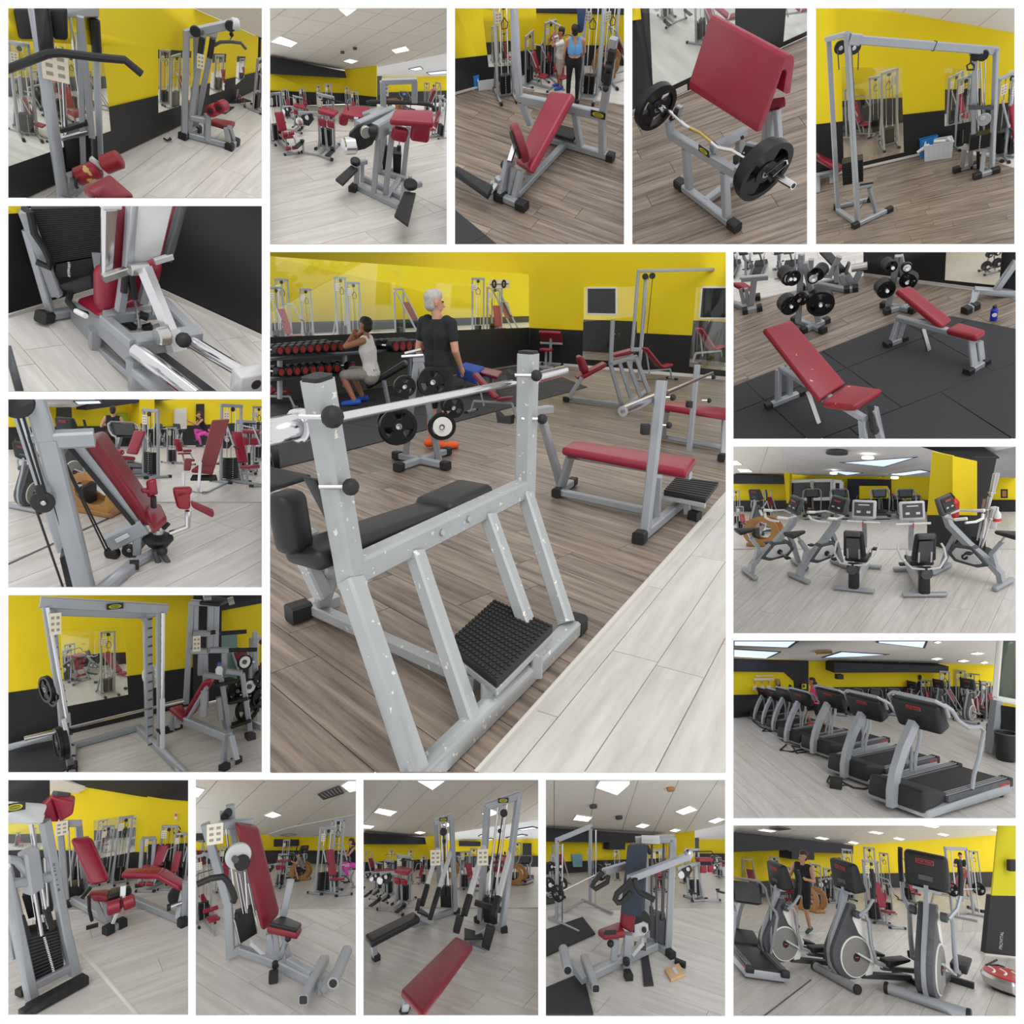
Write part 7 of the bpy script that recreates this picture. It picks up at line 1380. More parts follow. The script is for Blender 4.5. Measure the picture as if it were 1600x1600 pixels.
t.bar('cross_foot',S.f(1318,330,.03),S.f(1366,308,.03),.075); t.cap(S.f(1366,308,.03),S.f(1316,331,.03),.085); t.cap(S.f(1316,331,.03),S.f(1366,307,.03),.085)
g = S.f(1470,384); k = (S.up(g,1472,300)-g).length; t = S.thing('water_bottle','blue water bottle standing on the floor by the mat edge','bottle',g)
t.add('bottle_body',mat('blue_plastic',(30,44,170),.3),MB().lathe(g,n,[(k*.16,0),(k*.2,k*.04),(k*.2,k*.7),(k*.1,k*.84)])); t.add('bottle_cap',BLACK,MB().lathe(g,n,[(k*.12,k*.83),(k*.12,k*.95),(k*.05,k)])); t.disc('white_emblem',g-A.v*k*.2+n*k*.45,A.v,k*.13,.006,WHITE)
for i,(x,lab) in enumerate(((90,'nearer the left edge'),(262,'behind the plate tree'))): S.place('bike','dark exercise bike on the pale floor, %s' % lab,x,118,(170,190)[i],px=170)
for i,x in enumerate((-20,130,300)): S.place('tread','dark treadmill at the very top of the two benches picture, %s of three' % ('leftmost','middle','rightmost')[i],x+30,75,175,px=130)
# ================================================================ exercise bikes
S = Stage('bikes',RECTS['bikes'],(1146,698),.27625,(800,790),24,13.); A = S.A; n = A.n; B = S.crest(575,7)
S.floor('pale floor under the exercise bikes',[(-10,575),(1612,575),(1612,1070),(-10,1070)],'lam',((600,1050),(800,800)),.3,2.5)
S.floor('pale floor behind the exercise bikes',[(-10,360),(1612,360),(1612,577),(-10,577)],'lam',((600,570),(800,450)),.6,5.,pl=B)
a,b,c,d = [S.f(x,366,pl=B) for x in (-10,310,640,1612)]; W = S.vplane(a,d,B); g = B.n*0
L = lambda nm,lab,q,m,off=0,th=.03: S.slab(nm,lab+', bikes picture',W,q,m,th,off)
L('wall_back','yellow back wall',[(-10,120),(1612,120),(1612,370),(-10,370)],YEL); L('wall_back','black dado of the back wall',[(-10,305),(1612,300),(1612,368),(-10,368)],BLK,.1); L('wall_back','dark beam at the left',[(-10,155),(298,168),(298,212),(-10,210)],NAVY,.4,.3); L('wall_back','dark central recess frame',[(645,182),(892,186),(892,300),(645,300)],NAVY,.15); L('wall_back','yellow inner bay of the dark recess',[(712,222),(870,222),(885,250),(885,290),(712,296)],YEL,.3); L('trim_1','yellow edge post of the glass room',[(285,148),(318,148),(318,320),(300,320)],YEL,.5,.2)
t = Thing('glass_partition','dark glazed partition with white frames at the back left, bikes picture','glass wall',Plane(W.o,W.n).frame(W.hit(S.ray(460,240)))); P = lambda x,y,o=.3: W.hit(S.ray(x,y),o)
for q in ([(318,196),(446,192),(446,296),(318,300)],[(446,192),(560,190),(560,294),(446,296)],[(568,194),(612,198),(612,292),(568,292)]): t.add('pane',mat('dark_glass',(40,42,46),.15),MB().prism([[P(*p) for p in q]],W.n*.02)); [t.bar('frame_rail',P(*q[i-1],.35),P(*q[i],.35),.1,.1,WHITE,up=W.n) for i in range(4)]
a2 = S.f(1100,590); q1,q2,q3 = S.f(1100,545),S.f(1240,590),S.f(1385,560); V1,V2 = S.vplane(q1,q2),S.vplane(q2,q3)
for pl_,x0,x1,t0,t1,b0,b1,l in ((V1,1095,1240,28,52,548,592,'left'),(V2,1240,1378,52,82,592,560,'right')): S.slab('wall_right','yellow pillar %s face, bikes picture' % l,pl_,[(x0+28 if l == 'left' else x0,t0),(x1,t1),(x1,388),(x0,386)],YEL); S.slab('wall_right','black foot of the pillar %s face, bikes picture' % l,pl_,[(x0,386),(x1,389),(x1,b1),(x0,b0)],BLK)
S.slab('wall_right','black column right of the yellow pillar, bikes picture',S.vplane(q3,S.f(1490,545)),[(1372,60),(1490,60),(1440,300),(1390,552),(1358,320)],BLK); S.slab('ceiling','black ceiling beam above the yellow pillar, bikes picture',S.hinge(S.f(1040,560)+n*3,S.f(1500,560)+n*3,-20),[(1020,-10),(1400,-10),(1505,66),(1375,80),(1240,52)],NAVY)
t = Thing('wall_notice','small white and red notice on the yellow pillar','sign',V2.frame(V2.hit(S.ray(1267,215)))); t.add('notice_board',WHITE,MB().prism([[V2.hit(S.ray(*p),-.02) for p in ((1256,196),(1278,196),(1278,238),(1256,238))]],V2.n*.01)); t.add('red_mark',LOGORED,MB().prism([[V2.hit(S.ray(*p),-.04) for p in ((1259,200),(1275,200),(1275,220),(1259,220))]],V2.n*.01))
t = Thing('fire_extinguisher','red fire extinguisher hanging on the yellow pillar','extinguisher',S.A.frame(S.pl(q2-A.v*.1,A.v,1245,400))); p = S.pl(q2-A.v*.1,A.v,1246,395); t.add('cylinder',mat('signal_red'),MB().lathe(p,n,[(.06,0),(.08,.02),(.08,.26),(.03,.33)])); t.path('hose',[p+n*.34,p+n*.42-A.u*.06,p+n*.4-A.u*.12,p+n*.25-A.u*.1],.018,BLACK)
t = Thing('orange_notice','orange notice beside the fire extinguisher','sign',V2.frame(V2.hit(S.ray(1302,275)))); t.add('notice_board',mat('orange_card',(214,130,50),.6),MB().prism([[V2.hit(S.ray(*p),-.02) for p in ((1286,252),(1318,252),(1318,302),(1286,302))]],V2.n*.01))
C = S.hinge(W.hit(S.ray(-10,160)),W.hit(S.ray(1612,175)),-9); S.tiles('white tiled ceiling at the left, bikes picture',[(-10,-10),(265,-10),(300,165),(-10,155)],C,((150,140),(190,20)),1.,1.); S.slab('ceiling','grey plaster ceiling with skylights, bikes picture',C,[(265,-10),(1612,-10),(1612,190),(900,190),(640,185),(300,152)],PLASTER)
for q,l in (([(-8,78),(20,78),(50,100),(-8,104)],'at the left edge'),([(20,124),(85,126),(110,140),(40,142)],'second from the left')): S.lamp(C,q,'ceiling light %s, bikes picture' % l)
for q,l in (([(612,88),(1030,58),(850,112)],'largest triangular'),([(545,132),(730,146),(640,160)],'left triangular'),([(880,155),(1060,130),(1110,140),(960,162)],'right long'),([(770,178),(830,166),(890,172),(820,184)],'rear')): S.lamp(C,q,'%s skylight in the plaster ceiling, bikes picture' % l,m=SKYL,name='skylight')
for x,y in ((760,62),(566,150),(912,175)): t = Thing('ceiling_spot','bright round ceiling spot %s, bikes picture' % {760: 'above the largest skylight',566: 'on the left skylight',912: 'far back'}[x],'ceiling light',C.frame(C.hit(S.ray(x,y),-.0))); t.disc('spot_lens',C.hit(S.ray(x,y),.1),C.n,.14 if x == 760 else .1,.05,LAMP)
t = Thing('ceiling_vent','grey ceiling vent beside the skylights, bikes picture','vent',C.frame(C.hit(S.ray(585,34)))); t.disc('vent_rim',C.hit(S.ray(585,34),.06),C.n,.26,.06,DGREY)
for k,x,y,px,yaw,l in (('bike',225,705,395,-56,'grey upright bike, leftmost of the front row'),('bike',485,718,400,-44,'grey upright bike second from the left'),('recumb',720,738,400,-9,'recumbent bike with black seat, left of the two'),('recumb',1030,760,415,9,'recumbent bike with pale display, right of the two'),('bike',1355,750,445,56,'grey upright bike at the right by the chrome bars')): S.place(k,l,x,y,yaw,px=px,group=None)
for i,(x,y,px,l) in enumerate(((450,440,190,'far left'),(600,440,190,'second'),(825,440,190,'third'),(970,440,190,'fourth'))): S.place('tread','treadmill behind the bikes seen from its rear, %s' % l,x,y-45,182,px=px-30,pl=B)
for i,x in enumerate((730,800,870,930,1030)): S.place('tread','small far treadmill in the back bay, number %s from the left' % ('one','two','three','four','five')[i],x,366,180,px=95,pl=B)
S.place('wood','varnished wooden trainer at the left behind the bikes',150,560,80,px=170,pl=B); S.place('ellip','grey elliptical trainer at the left edge behind the first bike',110,500,-30,px=260,pl=B); S.place('cable','far cable column at the left edge, bikes picture',20,440,0,px=190,pl=B); S.place('leg','red and grey machine at the far left, bikes picture',40,470,30,px=130,pl=B); S.place('hack','far grey frame left of the glass partition, bikes picture',215,400,30,px=150,pl=B)
man(S,'person in dark top walking on a far treadmill, bikes picture',432,392,160,-60,stand(elb_r=(.2,-.2,1.2),wri_r=(.15,-.4,1.15)),pl=B,shirt=cloth('dark_top',(36,36,40)),shorts=cloth('dark_shorts'),leg=.8,shoe=mat('grey_shoe'),vox=.02)
man(S,'far person in pink top in the back bay, bikes picture',892,366,118,160,stand(),pl=B,fem=True,shirt=cloth('pink_top'),shorts=cloth('dark_leggings'),leg=2,shoe=mat('grey_shoe'),vox=.024)
g = S.f(1400,600); iv = lambda x,y,d=0: S.pl(g-A.v*d,A.v,x,y); ln = ['tallest','second','third','fourth','thin']
t = S.thing('bar_stand','black stand holding upright barbells beside the right bike','stand',g); t.add('stand_base',BLACK,MB().disc(S.f(1390,600,.06),n,.2,.12)); t.bar('stand_box',S.f(1390,600),iv(1385,520),.2,m=BLACK)
for i,(x0,y0,x1,y1) in enumerate(((1378,590,1496,150),(1395,590,1478,152),(1370,580,1425,295),(1388,590,1450,280),(1402,585,1470,350))):
 t = S.thing('barbell','chrome barbell standing upright by the right bike, %s of the bunch' % ln[i],'barbell',iv(x0,y0),'barbells in the upright stand'); p,q = iv(x0,y0,.04*i),iv(x1,y1,.04*i); t.rod('shaft',p,q,.016); t.rod('sleeve',p.lerp(q,.76),q,.032,STEEL); t.disc('collar',p.lerp(q,.76),q-p,.045,.03,STEEL)
t = S.thing('spray_bottle','white spray bottle with red label at the right, bikes picture','bottle',S.f(1495,520)); p = iv(1490,425,.1); t.add('bottle_body',WHITE,MB().lathe(p,n,[(.05,0),(.06,.02),(.055,.14),(.02,.2)])); t.add('label',LOGORED,MB().lathe(p,n,[(.062,.02),(.062,.07)])); t.bar('trigger',p+n*.2,p+n*.26,.03,m=WHITE)
t = S.thing('tray','pale tray of cleaning things on the bar stand, bikes picture','tray',iv(1470,470)); t.pad('tray_body',[iv(1440,465),iv(1490,470),iv(1495,340),iv(1450,345)],A.v*.08,LGREY)
t = Thing('picture_frame','small dark framed picture on the far right yellow wall, bikes picture','picture',W.frame(P(1532,265))); t.add('frame_body',BLACK,MB().prism([[P(*p) for p in ((1512,240),(1552,240),(1552,290),(1512,290))]],W.n*.05)); t.add('picture_field',TAN,MB().prism([[P(*p,.36) for p in ((1520,248),(1544,248),(1544,282),(1520,282))]],W.n*.02))
# ================================================================ row of treadmills
S = Stage('tread',RECTS['tread'],(1146,1000),.27625,(900,800),17,11.); A = S.A; n = A.n
S.floor('pale floor under the row of treadmills',[(-10,440),(430,395),(1480,395),(1612,420),(1612,1030),(-10,1030)],'lam',((190,520),(560,780)),.3,2.)
struct('trim_1','pale joint strip along the treadmill fronts',MB().bar(S.f(180,505),S.f(700,880),.05,.01,n),BASEW)
W1,W2 = S.vplane(S.f(-10,440),S.f(430,398)),S.vplane(S.f(430,398),S.f(1480,392)); H = ', treadmill picture'
S.slab('wall_left','yellow left wall with pale print'+H,W1,[(-10,112),(425,112),(430,400),(-10,442)],YEL); S.slab('wall_left','black upper band of the left wall'+H,W1,[(-10,105),(425,118),(425,330),(350,330),(348,235),(290,182),(-10,178)],NAVY,th=.03,off=.03); S.slab('wall_left','black dado of the left wall'+H,W1,[(-10,312),(430,305),(430,398),(-10,441)],BLK,th=.02,off=.05)
S.slab('wall_back','long yellow back wall'+H,W2,[(410,120),(1484,132),(1484,395),(430,400)],YEL); S.slab('wall_back','dark soffit along the back wall'+H,W2,[(570,128),(1218,150),(1215,187),(985,183),(570,186)],NAVY,off=.3,th=.3); S.slab('wall_back','black dado of the back wall'+H,W2,[(570,268),(1484,262),(1484,394),(430,399),(430,310),(570,308)],BLK,th=.02,off=.02)
W3 = S.vplane(S.f(1462,470),S.f(1612,500)); S.slab('wall_right','yellow right wall stub under the glass'+H,W3,[(1458,340),(1612,345),(1612,505),(1455,470)],YEL); S.slab('wall_right','black lower part of the right wall stub'+H,S.vplane(S.f(1480,640),S.f(1612,680)),[(1500,368),(1612,385),(1612,690),(1480,640)],BLK)
C = S.hinge(W2.hit(S.ray(430,118)),W2.hit(S.ray(1484,140)),-9); S.slab('ceiling','white plaster ceiling with skylights'+H,C,[(-10,-10),(1500,-10),(1490,140),(1215,155),(425,122),(-10,108)],mat('pale_plaster',(232,228,222),.9,0,.03,3))
for q,l in (([(-8,-8),(375,-8),(310,40),(-8,28)],'top left'),([(-8,50),(262,65),(185,102),(-8,92)],'second left'),([(820,-8),(1096,-8),(1075,42),(815,12)],'top middle'),([(505,97),(610,64),(870,80),(700,92)],'narrow triangular')): S.lamp(C,q,'%s skylight%s' % (l,H),m=SKYL,name='skylight')
for x,y,w_,l in ((1155,10,22,'at the top'),(1378,74,44,'largest at the right'),(1150,104,36,'middle right'),(1300,116,34,'right of centre'),(1095,138,28,'small rear'),(1418,125,24,'far right'),(760,129,28,'left rear'),(940,131,22,'central rear'),(1220,142,22,'rearmost')): S.lamp(C,[(x-w_,y),(x,y-7),(x+w_,y),(x,y+7)],'ceiling light %s%s' % (l,H))
t = Thing('ceiling_vent','brown square ceiling vent'+H,'vent',C.frame(C.hit(S.ray(508,65)))); t.add('vent_grille',TAN,MB().prism([[C.hit(S.ray(*p),.03) for p in ((460,62),(555,58),(560,70),(470,75))]],C.n*.02))
t = S.thing('glass_partition','greenish glass partition in a white frame at the right edge'+H,'glass wall',S.f(1500,640)); Q = S.vplane(S.f(1490,640),S.f(1612,665)); P = lambda x,y,o=0: Q.hit(S.ray(x,y),o); t.add('pane',mat('green_glass_pane',(88,98,84),.15),MB().prism([[P(*p) for p in ((1502,-12),(1612,-12),(1612,345),(1488,322))]],Q.n*.01)); t.bar('frame_rail',P(1474,326),P(1612,352),.08,.08,WHITE); t.bar('frame_post',P(1510,-12),P(1482,325),.08,.08,WHITE); t.bar('grey_post',P(1490,340),S.f(1455,640),.16,.1); t.bar('post_foot',S.f(1425,632),S.f(1490,640),.06,.05)
t = S.thing('wall_print','pale printed panels on the yellow left wall','wall print',W1.hit(S.ray(175,235)))
for q in ([(125,200),(220,198),(220,204),(125,206)],[(115,216),(228,214),(228,226),(115,228)],[(108,262),(135,261),(135,284),(108,285)],[(150,261),(172,260),(172,282),(150,283)],[(188,259),(210,258),(210,278),(188,280)]): t.add('print_panel',PAPER,MB().prism([[W1.hit(S.ray(*p),.06) for p in q]],W1.n*.01))
for x,y in ((120,238),(160,238),(198,237)): t.add('print_mark',INK,MB().prism([[W1.hit(S.ray(x+i,y+j),.06) for i,j in ((-6,-5),(6,-5),(0,12))]],W1.n*.01))
nm = ('nearest','second nearest','third nearest','fourth','fifth','sixth','farthest')
for i,(x,y,px,yaw) in enumerate(((925,968,640,-33),(650,795,485,-33),(470,655,380,-33),(315,585,300,-33),(238,520,245,-33),(178,485,205,-33),(130,456,182,-33))): S.place('tread','grey treadmill with black console, %s of the long row' % nm[i],x,y,yaw,px=px,group=None)
for i,(x,y,px) in enumerate(((1315,470,250),(1150,425,200),(1000,410,175))): S.place('ellip','elliptical trainer behind the treadmills, %s of three' % ('rightmost','middle','leftmost')[i],x,y,-25,px=px)
for i,x in enumerate((600,692,798,898)): S.place('tread','far treadmill with blue lit screen by the back wall, %s of four' % ('first','second','third','fourth')[i],x,392,185,px=125)
for k,x,y,px,yaw,l in (('cable',1195,420,240,10,'tall cable column before the back wall'),('hack',1245,430,180,60,'leaning frame with pinkish back'),('press',1400,450,200,-40,'red and grey machine right of the ellipticals'),('cable',1285,400,225,0,'narrow cable column at the back'),('leg',1430,420,180,30,'weight machine at the right end of the back wall'),('cable',740,392,160,0,'far tower left of the lit screens'),('press',1090,400,170,20,'red machine near the person in black'),('cable',880,388,180,20,'grey tower behind the lit screens'),('lat',1340,400,220,30,'pulldown tower at the right rear'),('calf',960,392,130,20,'small red machine behind the lit screens')): S.place(k,l+H,x,y,yaw,px=px)
run = stand(kne_l=(-.1,-.3,.62),ank_l=(-.1,-.12,.26),toe_l=(-.1,-.3,.16),kne_r=(.1,.06,.5),ank_r=(.1,.36,.24),toe_r=(.1,.3,.08),elb_l=(-.24,.14,1.2),wri_l=(-.2,-.1,1.1),elb_r=(.24,.1,1.2),wri_r=(.16,-.14,1.14),chest=(0,-.06,1.3),neck=(0,-.09,1.5),head=(0,-.12,1.65))
sh = mat('coral_shoe',(220,60,60),.6)
man(S,'runner in pink top and black shorts on the third nearest treadmill',462,520,300,-75,run,fem=True,skin=TANSKIN,long_hair=True,shirt=cloth('pink_top'),shorts=cloth('black_shorts'),leg=.7,shoe=sh,vox=.012)
man(S,'runner with long fair hair on a far treadmill',262,420,195,-75,run,fem=True,hair=HAIRB,long_hair=True,shirt=cloth('black_top'),shorts=cloth('dark_leggings'),leg=2,shoe=sh,vox=.016)
man(S,'runner in dark navy t-shirt beside the fair haired one',318,405,182,-75,run,shirt=cloth('navy_tee',(30,34,52)),sleeve=.5,shorts=cloth('dark_shorts'),leg=.8,shoe=sh,vox=.016)
man(S,'person in black sleeveless top on the middle elliptical trainer',1055,395,192,170,stand(),shirt=cloth('black_tank'),shorts=cloth('black_shorts'),leg=.8,shoe=mat('grey_shoe'),vox=.016)
S.place('bin','black waste bin beside the glass partition, treadmill picture',1545,680,px=155)
t = S.thing('power_adapter','black power adapter on the floor between the two nearest treadmills','power adapter',S.f(580,810)); t.box('adapter_box',S.f(580,808,.06),(.14,.14,.12),BLACK,bev=.01)
for i,(pts,l) in enumerate((([(610,800),(680,835),(740,842),(790,832)],'beside the power adapter'),([(545,770),(530,800),(560,822),(640,822)],'looping round the power adapter'),([(300,590),(265,622),(330,632),(405,615),(330,598),(360,640),(412,632)],'tangled before the fourth treadmill'),([(185,500),(165,515),(215,518),(150,490),(110,455)],'before the far treadmills'))): t = S.thing('power_cable','black power cable on the floor, '+l,'cable',S.f(*pts[0])); t.path('cable_run',[S.f(*p,.012) for p in pts],.012,BLACK,n=6)
t = S.thing('cleaning_stand','dark stand with blue cloth and red bottle by grey post','stand',S.f(1450,600)); iv = lambda x,y: S.pl(S.f(1450,600),A.v,x,y); t.bar('stand_body',S.f(1452,575),iv(1456,490),.12,m=DGREY); t.pad('blue_cloth',[iv(1440,490),iv(1482,490),iv(1478,468),iv(1445,470)],A.v*.1,cloth('cyan_cloth',(110,180,210))); t.pad('red_bottle',[iv(1440,445),iv(1462,445),iv(1460,412),iv(1442,412)],A.v*.06,mat('signal_red'))
t = S.thing('hanging_screen','dark screen hanging near the left end of the soffit'+H,'screen',W2.hit(S.ray(588,200),.4)); t.add('screen_panel',BLACK,MB().prism([[W2.hit(S.ray(*p),.4) for p in ((572,190),(606,190),(606,216),(572,216))]],W2.n*.1))
t = S.thing('wall_notice','small yellow green notice on the black band'+H,'sign',W1.hit(S.ray(397,260),.1)); t.add('notice_board',GOLD,MB().prism([[W1.hit(S.ray(*p),.08) for p in ((385,248),(408,247),(408,275),(385,276))]],W1.n*.02)); t.add('notice_mark',BLACK,MB().prism([[W1.hit(S.ray(*p),.1) for p in ((392,254),(402,254),(402,268),(392,268))]],W1.n*.01))
# ================================================================ elliptical trainers
S = Stage('ellip',RECTS['ellip'],(1146,1290),.27625,(700,900),15,12.5); A = S.A; n = A.n; B = S.crest(600,8); H = ', elliptical picture'
S.floor('pale floor under the elliptical trainers',[(-10,600),(1612,600),(1612,1095),(-10,1095)],'lam',((180,1070),(430,880)),.3,2.)
S.floor('pale floor of the room behind the elliptical trainers',[(-10,340),(1612,335),(1612,602),(-10,602)],'lam',((700,600),(900,400)),.6,4.,pl=B)
struct('trim_1','dark joint line across the floor'+H,MB().bar(S.f(170,1080),S.f(440,872),.02,.006,n),DGREY)
W1,W2 = S.vplane(S.f(-10,420,pl=B),S.f(676,352,pl=B),B),S.vplane(S.f(676,352,pl=B),S.f(1612,345,pl=B),B)
S.slab('wall_left','yellow left wall'+H,W1,[(-10,40),(678,115),(676,353),(-10,422)],YEL); S.slab('wall_left','dark beam with screen recess along the left wall'+H,W1,[(-10,40),(678,112),(678,160),(458,152),(458,195),(330,190),(330,150),(300,138),(-10,150)],NAVY,off=.3,th=.3); S.slab('wall_left','black dado of the left wall'+H,W1,[(-10,330),(676,275),(676,353),(-10,422)],BLK,th=.02,off=.03)
S.slab('wall_back','yellow back wall'+H,W2,[(676,112),(1510,48),(1510,347),(676,353)],YEL); S.slab('wall_back','black dado of the back wall'+H,W2,[(676,272),(1510,262),(1510,346),(676,353)],BLK,th=.02,off=.03)
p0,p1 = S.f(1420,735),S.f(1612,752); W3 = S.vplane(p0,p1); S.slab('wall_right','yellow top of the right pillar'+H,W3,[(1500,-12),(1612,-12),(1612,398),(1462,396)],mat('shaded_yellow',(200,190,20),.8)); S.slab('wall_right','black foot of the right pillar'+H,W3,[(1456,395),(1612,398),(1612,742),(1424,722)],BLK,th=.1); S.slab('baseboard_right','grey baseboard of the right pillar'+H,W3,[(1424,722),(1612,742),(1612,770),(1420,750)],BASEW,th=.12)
t = Thing('wall_lettering','small pale vertical lettering on the black pillar','sign',W3.frame(W3.hit(S.ray(1516,650)))); text(t,'lettering','PROVITAL',W3.hit(S.ray(1516,650),.03),n*1+A.u*.12,-A.u,.062,LGREY)
t = Thing('wall_switch','black control box with yellow lamp on the yellow pillar','switch',W3.frame(W3.hit(S.ray(1567,220)))); t.add('switch_box',BLACK,MB().prism([[W3.hit(S.ray(*p),.08) for p in ((1545,190),(1590,190),(1590,252),(1545,252))]],W3.n*.08)); t.disc('switch_lamp',W3.hit(S.ray(1567,215),.09),W3.n,.025,.02,GOLD)
C = S.hinge(W1.hit(S.ray(-10,42)),W2.hit(S.ray(1500,52)),-10); S.tiles('white tiled ceiling'+H,[(-10,-10),(1505,-10),(1505,52),(680,114),(-10,46)],C,((300,60),(600,10)),.9,1.2)
for x,y,w_,l in ((190,26,55,'top left'),(500,70,42,'left of the beam'),(805,38,45,'central'),(935,73,35,'behind the central one'),(1185,49,36,'right of centre'),(1120,2,48,'cut by the top edge'),(1480,24,30,'at the right'),(678,95,32,'above the corner')): S.lamp(C,[(x-w_,y-2),(x-w_*.4,y-9),(x+w_,y+2),(x+w_*.4,y+9)],'ceiling light %s%s' % (l,H))
t = Thing('ceiling_vent','dark ceiling vent at the top left'+H,'vent',C.frame(C.hit(S.ray(262,15)))); t.add('vent_grille',DGREY,MB().prism([[C.hit(S.ray(*p),.03) for p in ((200,12),(260,6),(325,16),(255,24))]],C.n*.02))
for x,y,px,yaw,l in ((185,785,585,-50,'left elliptical trainer with a person exercising on it'),(570,885,695,-46,'middle elliptical trainer with grey flywheel cover'),(1090,1028,870,-14,'nearest elliptical trainer, seen from the front at the right')): S.place('ellip',l,x,y,yaw,px=px)
ex = stand(pelvis=(0,.02,1.0),elb_l=(-.3,.02,1.18),wri_l=(-.26,-.26,1.2),elb_r=(.28,-.02,1.18),wri_r=(.22,-.26,1.22),kne_l=(-.1,-.16,.56),ank_l=(-.1,-.04,.14),toe_l=(-.1,-.2,.09),kne_r=(.1,.02,.5),ank_r=(.1,.22,.12),toe_r=(.1,.08,.05),head=(0,-.02,1.65))
g = S.f(330,760); man(S,'person in black sleeveless top and shorts on the left elliptical',385,610,462,-20,ex,look=(-.5,-.85,-.1),hair=mat('brown_hair',(60,42,30),.6),shirt=cloth('black_tank'),shorts=cloth('black_shorts'),leg=.75,shoe=mat('dark_green_shoe',(40,70,62),.6),vox=.011)
man(S,'far person in black leaning on a machine at the right'+H,1310,400,240,0,stand(elb_l=(-.3,-.2,1.2),wri_l=(-.1,-.35,1.2),elb_r=(.3,-.2,1.2),wri_r=(.1,-.35,1.2)),pl=B,fem=True,shirt=cloth('black_tee'),sleeve=.5,shorts=cloth('dark_shorts'),leg=.9,shoe=mat('grey_shoe'),vox=.014)
S.place('tread','treadmill with blue lit screen cut by the left edge'+H,15,690,205,px=420,pl=A)
for k,x,y,px,yaw,l in (('press',800,545,340,40,'red seated machine behind the middle elliptical'),('cable',790,430,300,10,'tall cable column before the back wall'),('cable',660,420,280,15,'dark weight tower behind the middle elliptical'),('leg',880,500,170,-30,'red leg machine with cushions in the middle'),('press',990,430,240,30,'grey machine left of the nearest elliptical'),('smith',1335,520,380,60,'grey frame machine behind the nearest elliptical'),('incline',1240,470,230,-60,'long red bench slanting behind the nearest elliptical'),('wood',430,480,140,60,'trainer with wooden arch behind the exercising person'),('cable',240,430,250,0,'cable column behind the exercising person'),('hack',110,430,230,30,'grey frames at the left behind the console'),('lat',480,460,250,-20,'pulldown tower between the left and middle ellipticals'),('calf',560,430,180,30,'small hip machine behind the middle console'),('cable',870,400,240,0,'narrow tower at the centre back'),('cable',1385,380,230,0,'narrow tower behind the far person'),('leg',330,430,190,0,'grey leg machine behind the person'),('cable',1030,390,180,10,'thin dark tower behind the nearest console')): S.place(k,l+H,x,y,yaw,px=px,pl=A if y > 600 else B)
c = S.f(1580,940); t = S.thing('vibration_plate','round silver vibration plate with red swirl top at right edge','vibration plate',c); t.add('plate_body',STEEL,MB().lathe(c,n,[(.3,.03),(.36,.06),(.39,.16),(.36,.2)],36)); t.add('red_top',mat('swirl_red',(176,24,34),.4),MB().lathe(c,n,[(.355,.2),(.34,.215),(.01,.22)],36)); t.add('base_ring',BLACK,MB().lathe(c,n,[(.26,0),(.28,.04)],30))
for k in (0,1,2): t.path('swirl',[c+n*.222+A.u*(-.26+.14*k+.05*math.sin(i*.5))+A.v*(.15-.05*i) for i in range(7)],.014,WHITE)
t.path('strap',[S.f(1490,760,.05),S.f(1440,785,.02),S.f(1425,790,.02),S.f(1500,790,.05),S.f(1530,800,.1)],.014,BLACK)
# ================================================================ leg extension and leg curl, weight tower in front
S = Stage('legext',RECTS['legext'],(12,1218),.23134,(600,1300),28,7.5); A = S.A; n = A.n; B = S.crest(880,14); H = ', leg extension picture'
S.floor('pale floor under the leg extension machine',[(-10,880),(1230,880),(1230,1612),(-10,1612)],'lam',((500,1600),(1200,1350)),.22,1.8)
S.floor('pale floor behind the leg extension machine',[(-10,640),(1230,640),(1230,883),(-10,883)],'lam',((500,880),(1200,760)),.35,2.6,pl=B)
struct('trim_1','white joint strip across the floor'+H,MB().bar(S.f(380,1020),S.f(890,1610),.03,.008,n),BASEW)
W1,W2 = S.vplane(S.f(-10,660,pl=B),S.f(938,668,pl=B),B),S.vplane(S.f(938,668,pl=B),S.f(1230,645,pl=B),B); mq = [(582,275),(872,236),(858,488),(582,540)]; m2 = [(-12,292),(225,300),(235,470),(-12,480)]
S.slab('wall_back','yellow back wall'+H,W1,[(-12,30),(470,30),(945,95),(938,668),(-12,662)],YEL,holes=[mq,m2]); S.slab('wall_back','black dado of the back wall'+H,W1,[(-12,470),(942,492),(938,668),(-12,661)],BLK,off=.02,holes=[mq,m2]); S.slab('wall_right','yellow right wall'+H,W2,[(945,112),(1230,145),(1230,647),(938,668)],YEL); S.slab('wall_right','black dado of the right wall'+H,W2,[(942,440),(1230,430),(1230,646),(938,667)],BLK,th=.01,off=.02)
S.mirror('mirror on the back wall behind the cable tower'+H,W1,mq,((500,420),(900,380)),((500,350),(900,320)),(('press',620,480,30,200),('cable',840,450,10,190)),pl=B); S.mirror('mirror behind the weight tower'+H,W1,m2,((-12,430),(300,425)),((-12,370),(300,365)),(('cable',170,440,10,110),('leg',60,450,30,90)),pl=B)
K = S.hinge(W1.hit(S.ray(-12,90)),W1.hit(S.ray(940,120)),-16); S.slab('ceiling','black sloping soffit'+H,K,[(280,-12),(1230,-12),(1230,146),(945,122),(540,55),(280,8)],NAVY); S.tiles('white ceiling patch above the corner'+H,[(-12,-12),(290,-12),(545,52),(470,95),(-12,110)],S.hinge(W1.hit(S.ray(-12,100)),W1.hit(S.ray(470,92)),-12),((200,80),(500,60)),.4,.6)
g = S.f(300,1390); q0,q1 = S.f(160,1490),S.f(460,1310); pv = lambda x,y,d=0: S.vp(q0+A.v*d,q1+A.v*d,x,y); L = (q1-q0).normalized(); w = .06
t = S.thing('weight_tower','grey weight tower with black plate stack and red roller cushion, nearest','gym machine',g)
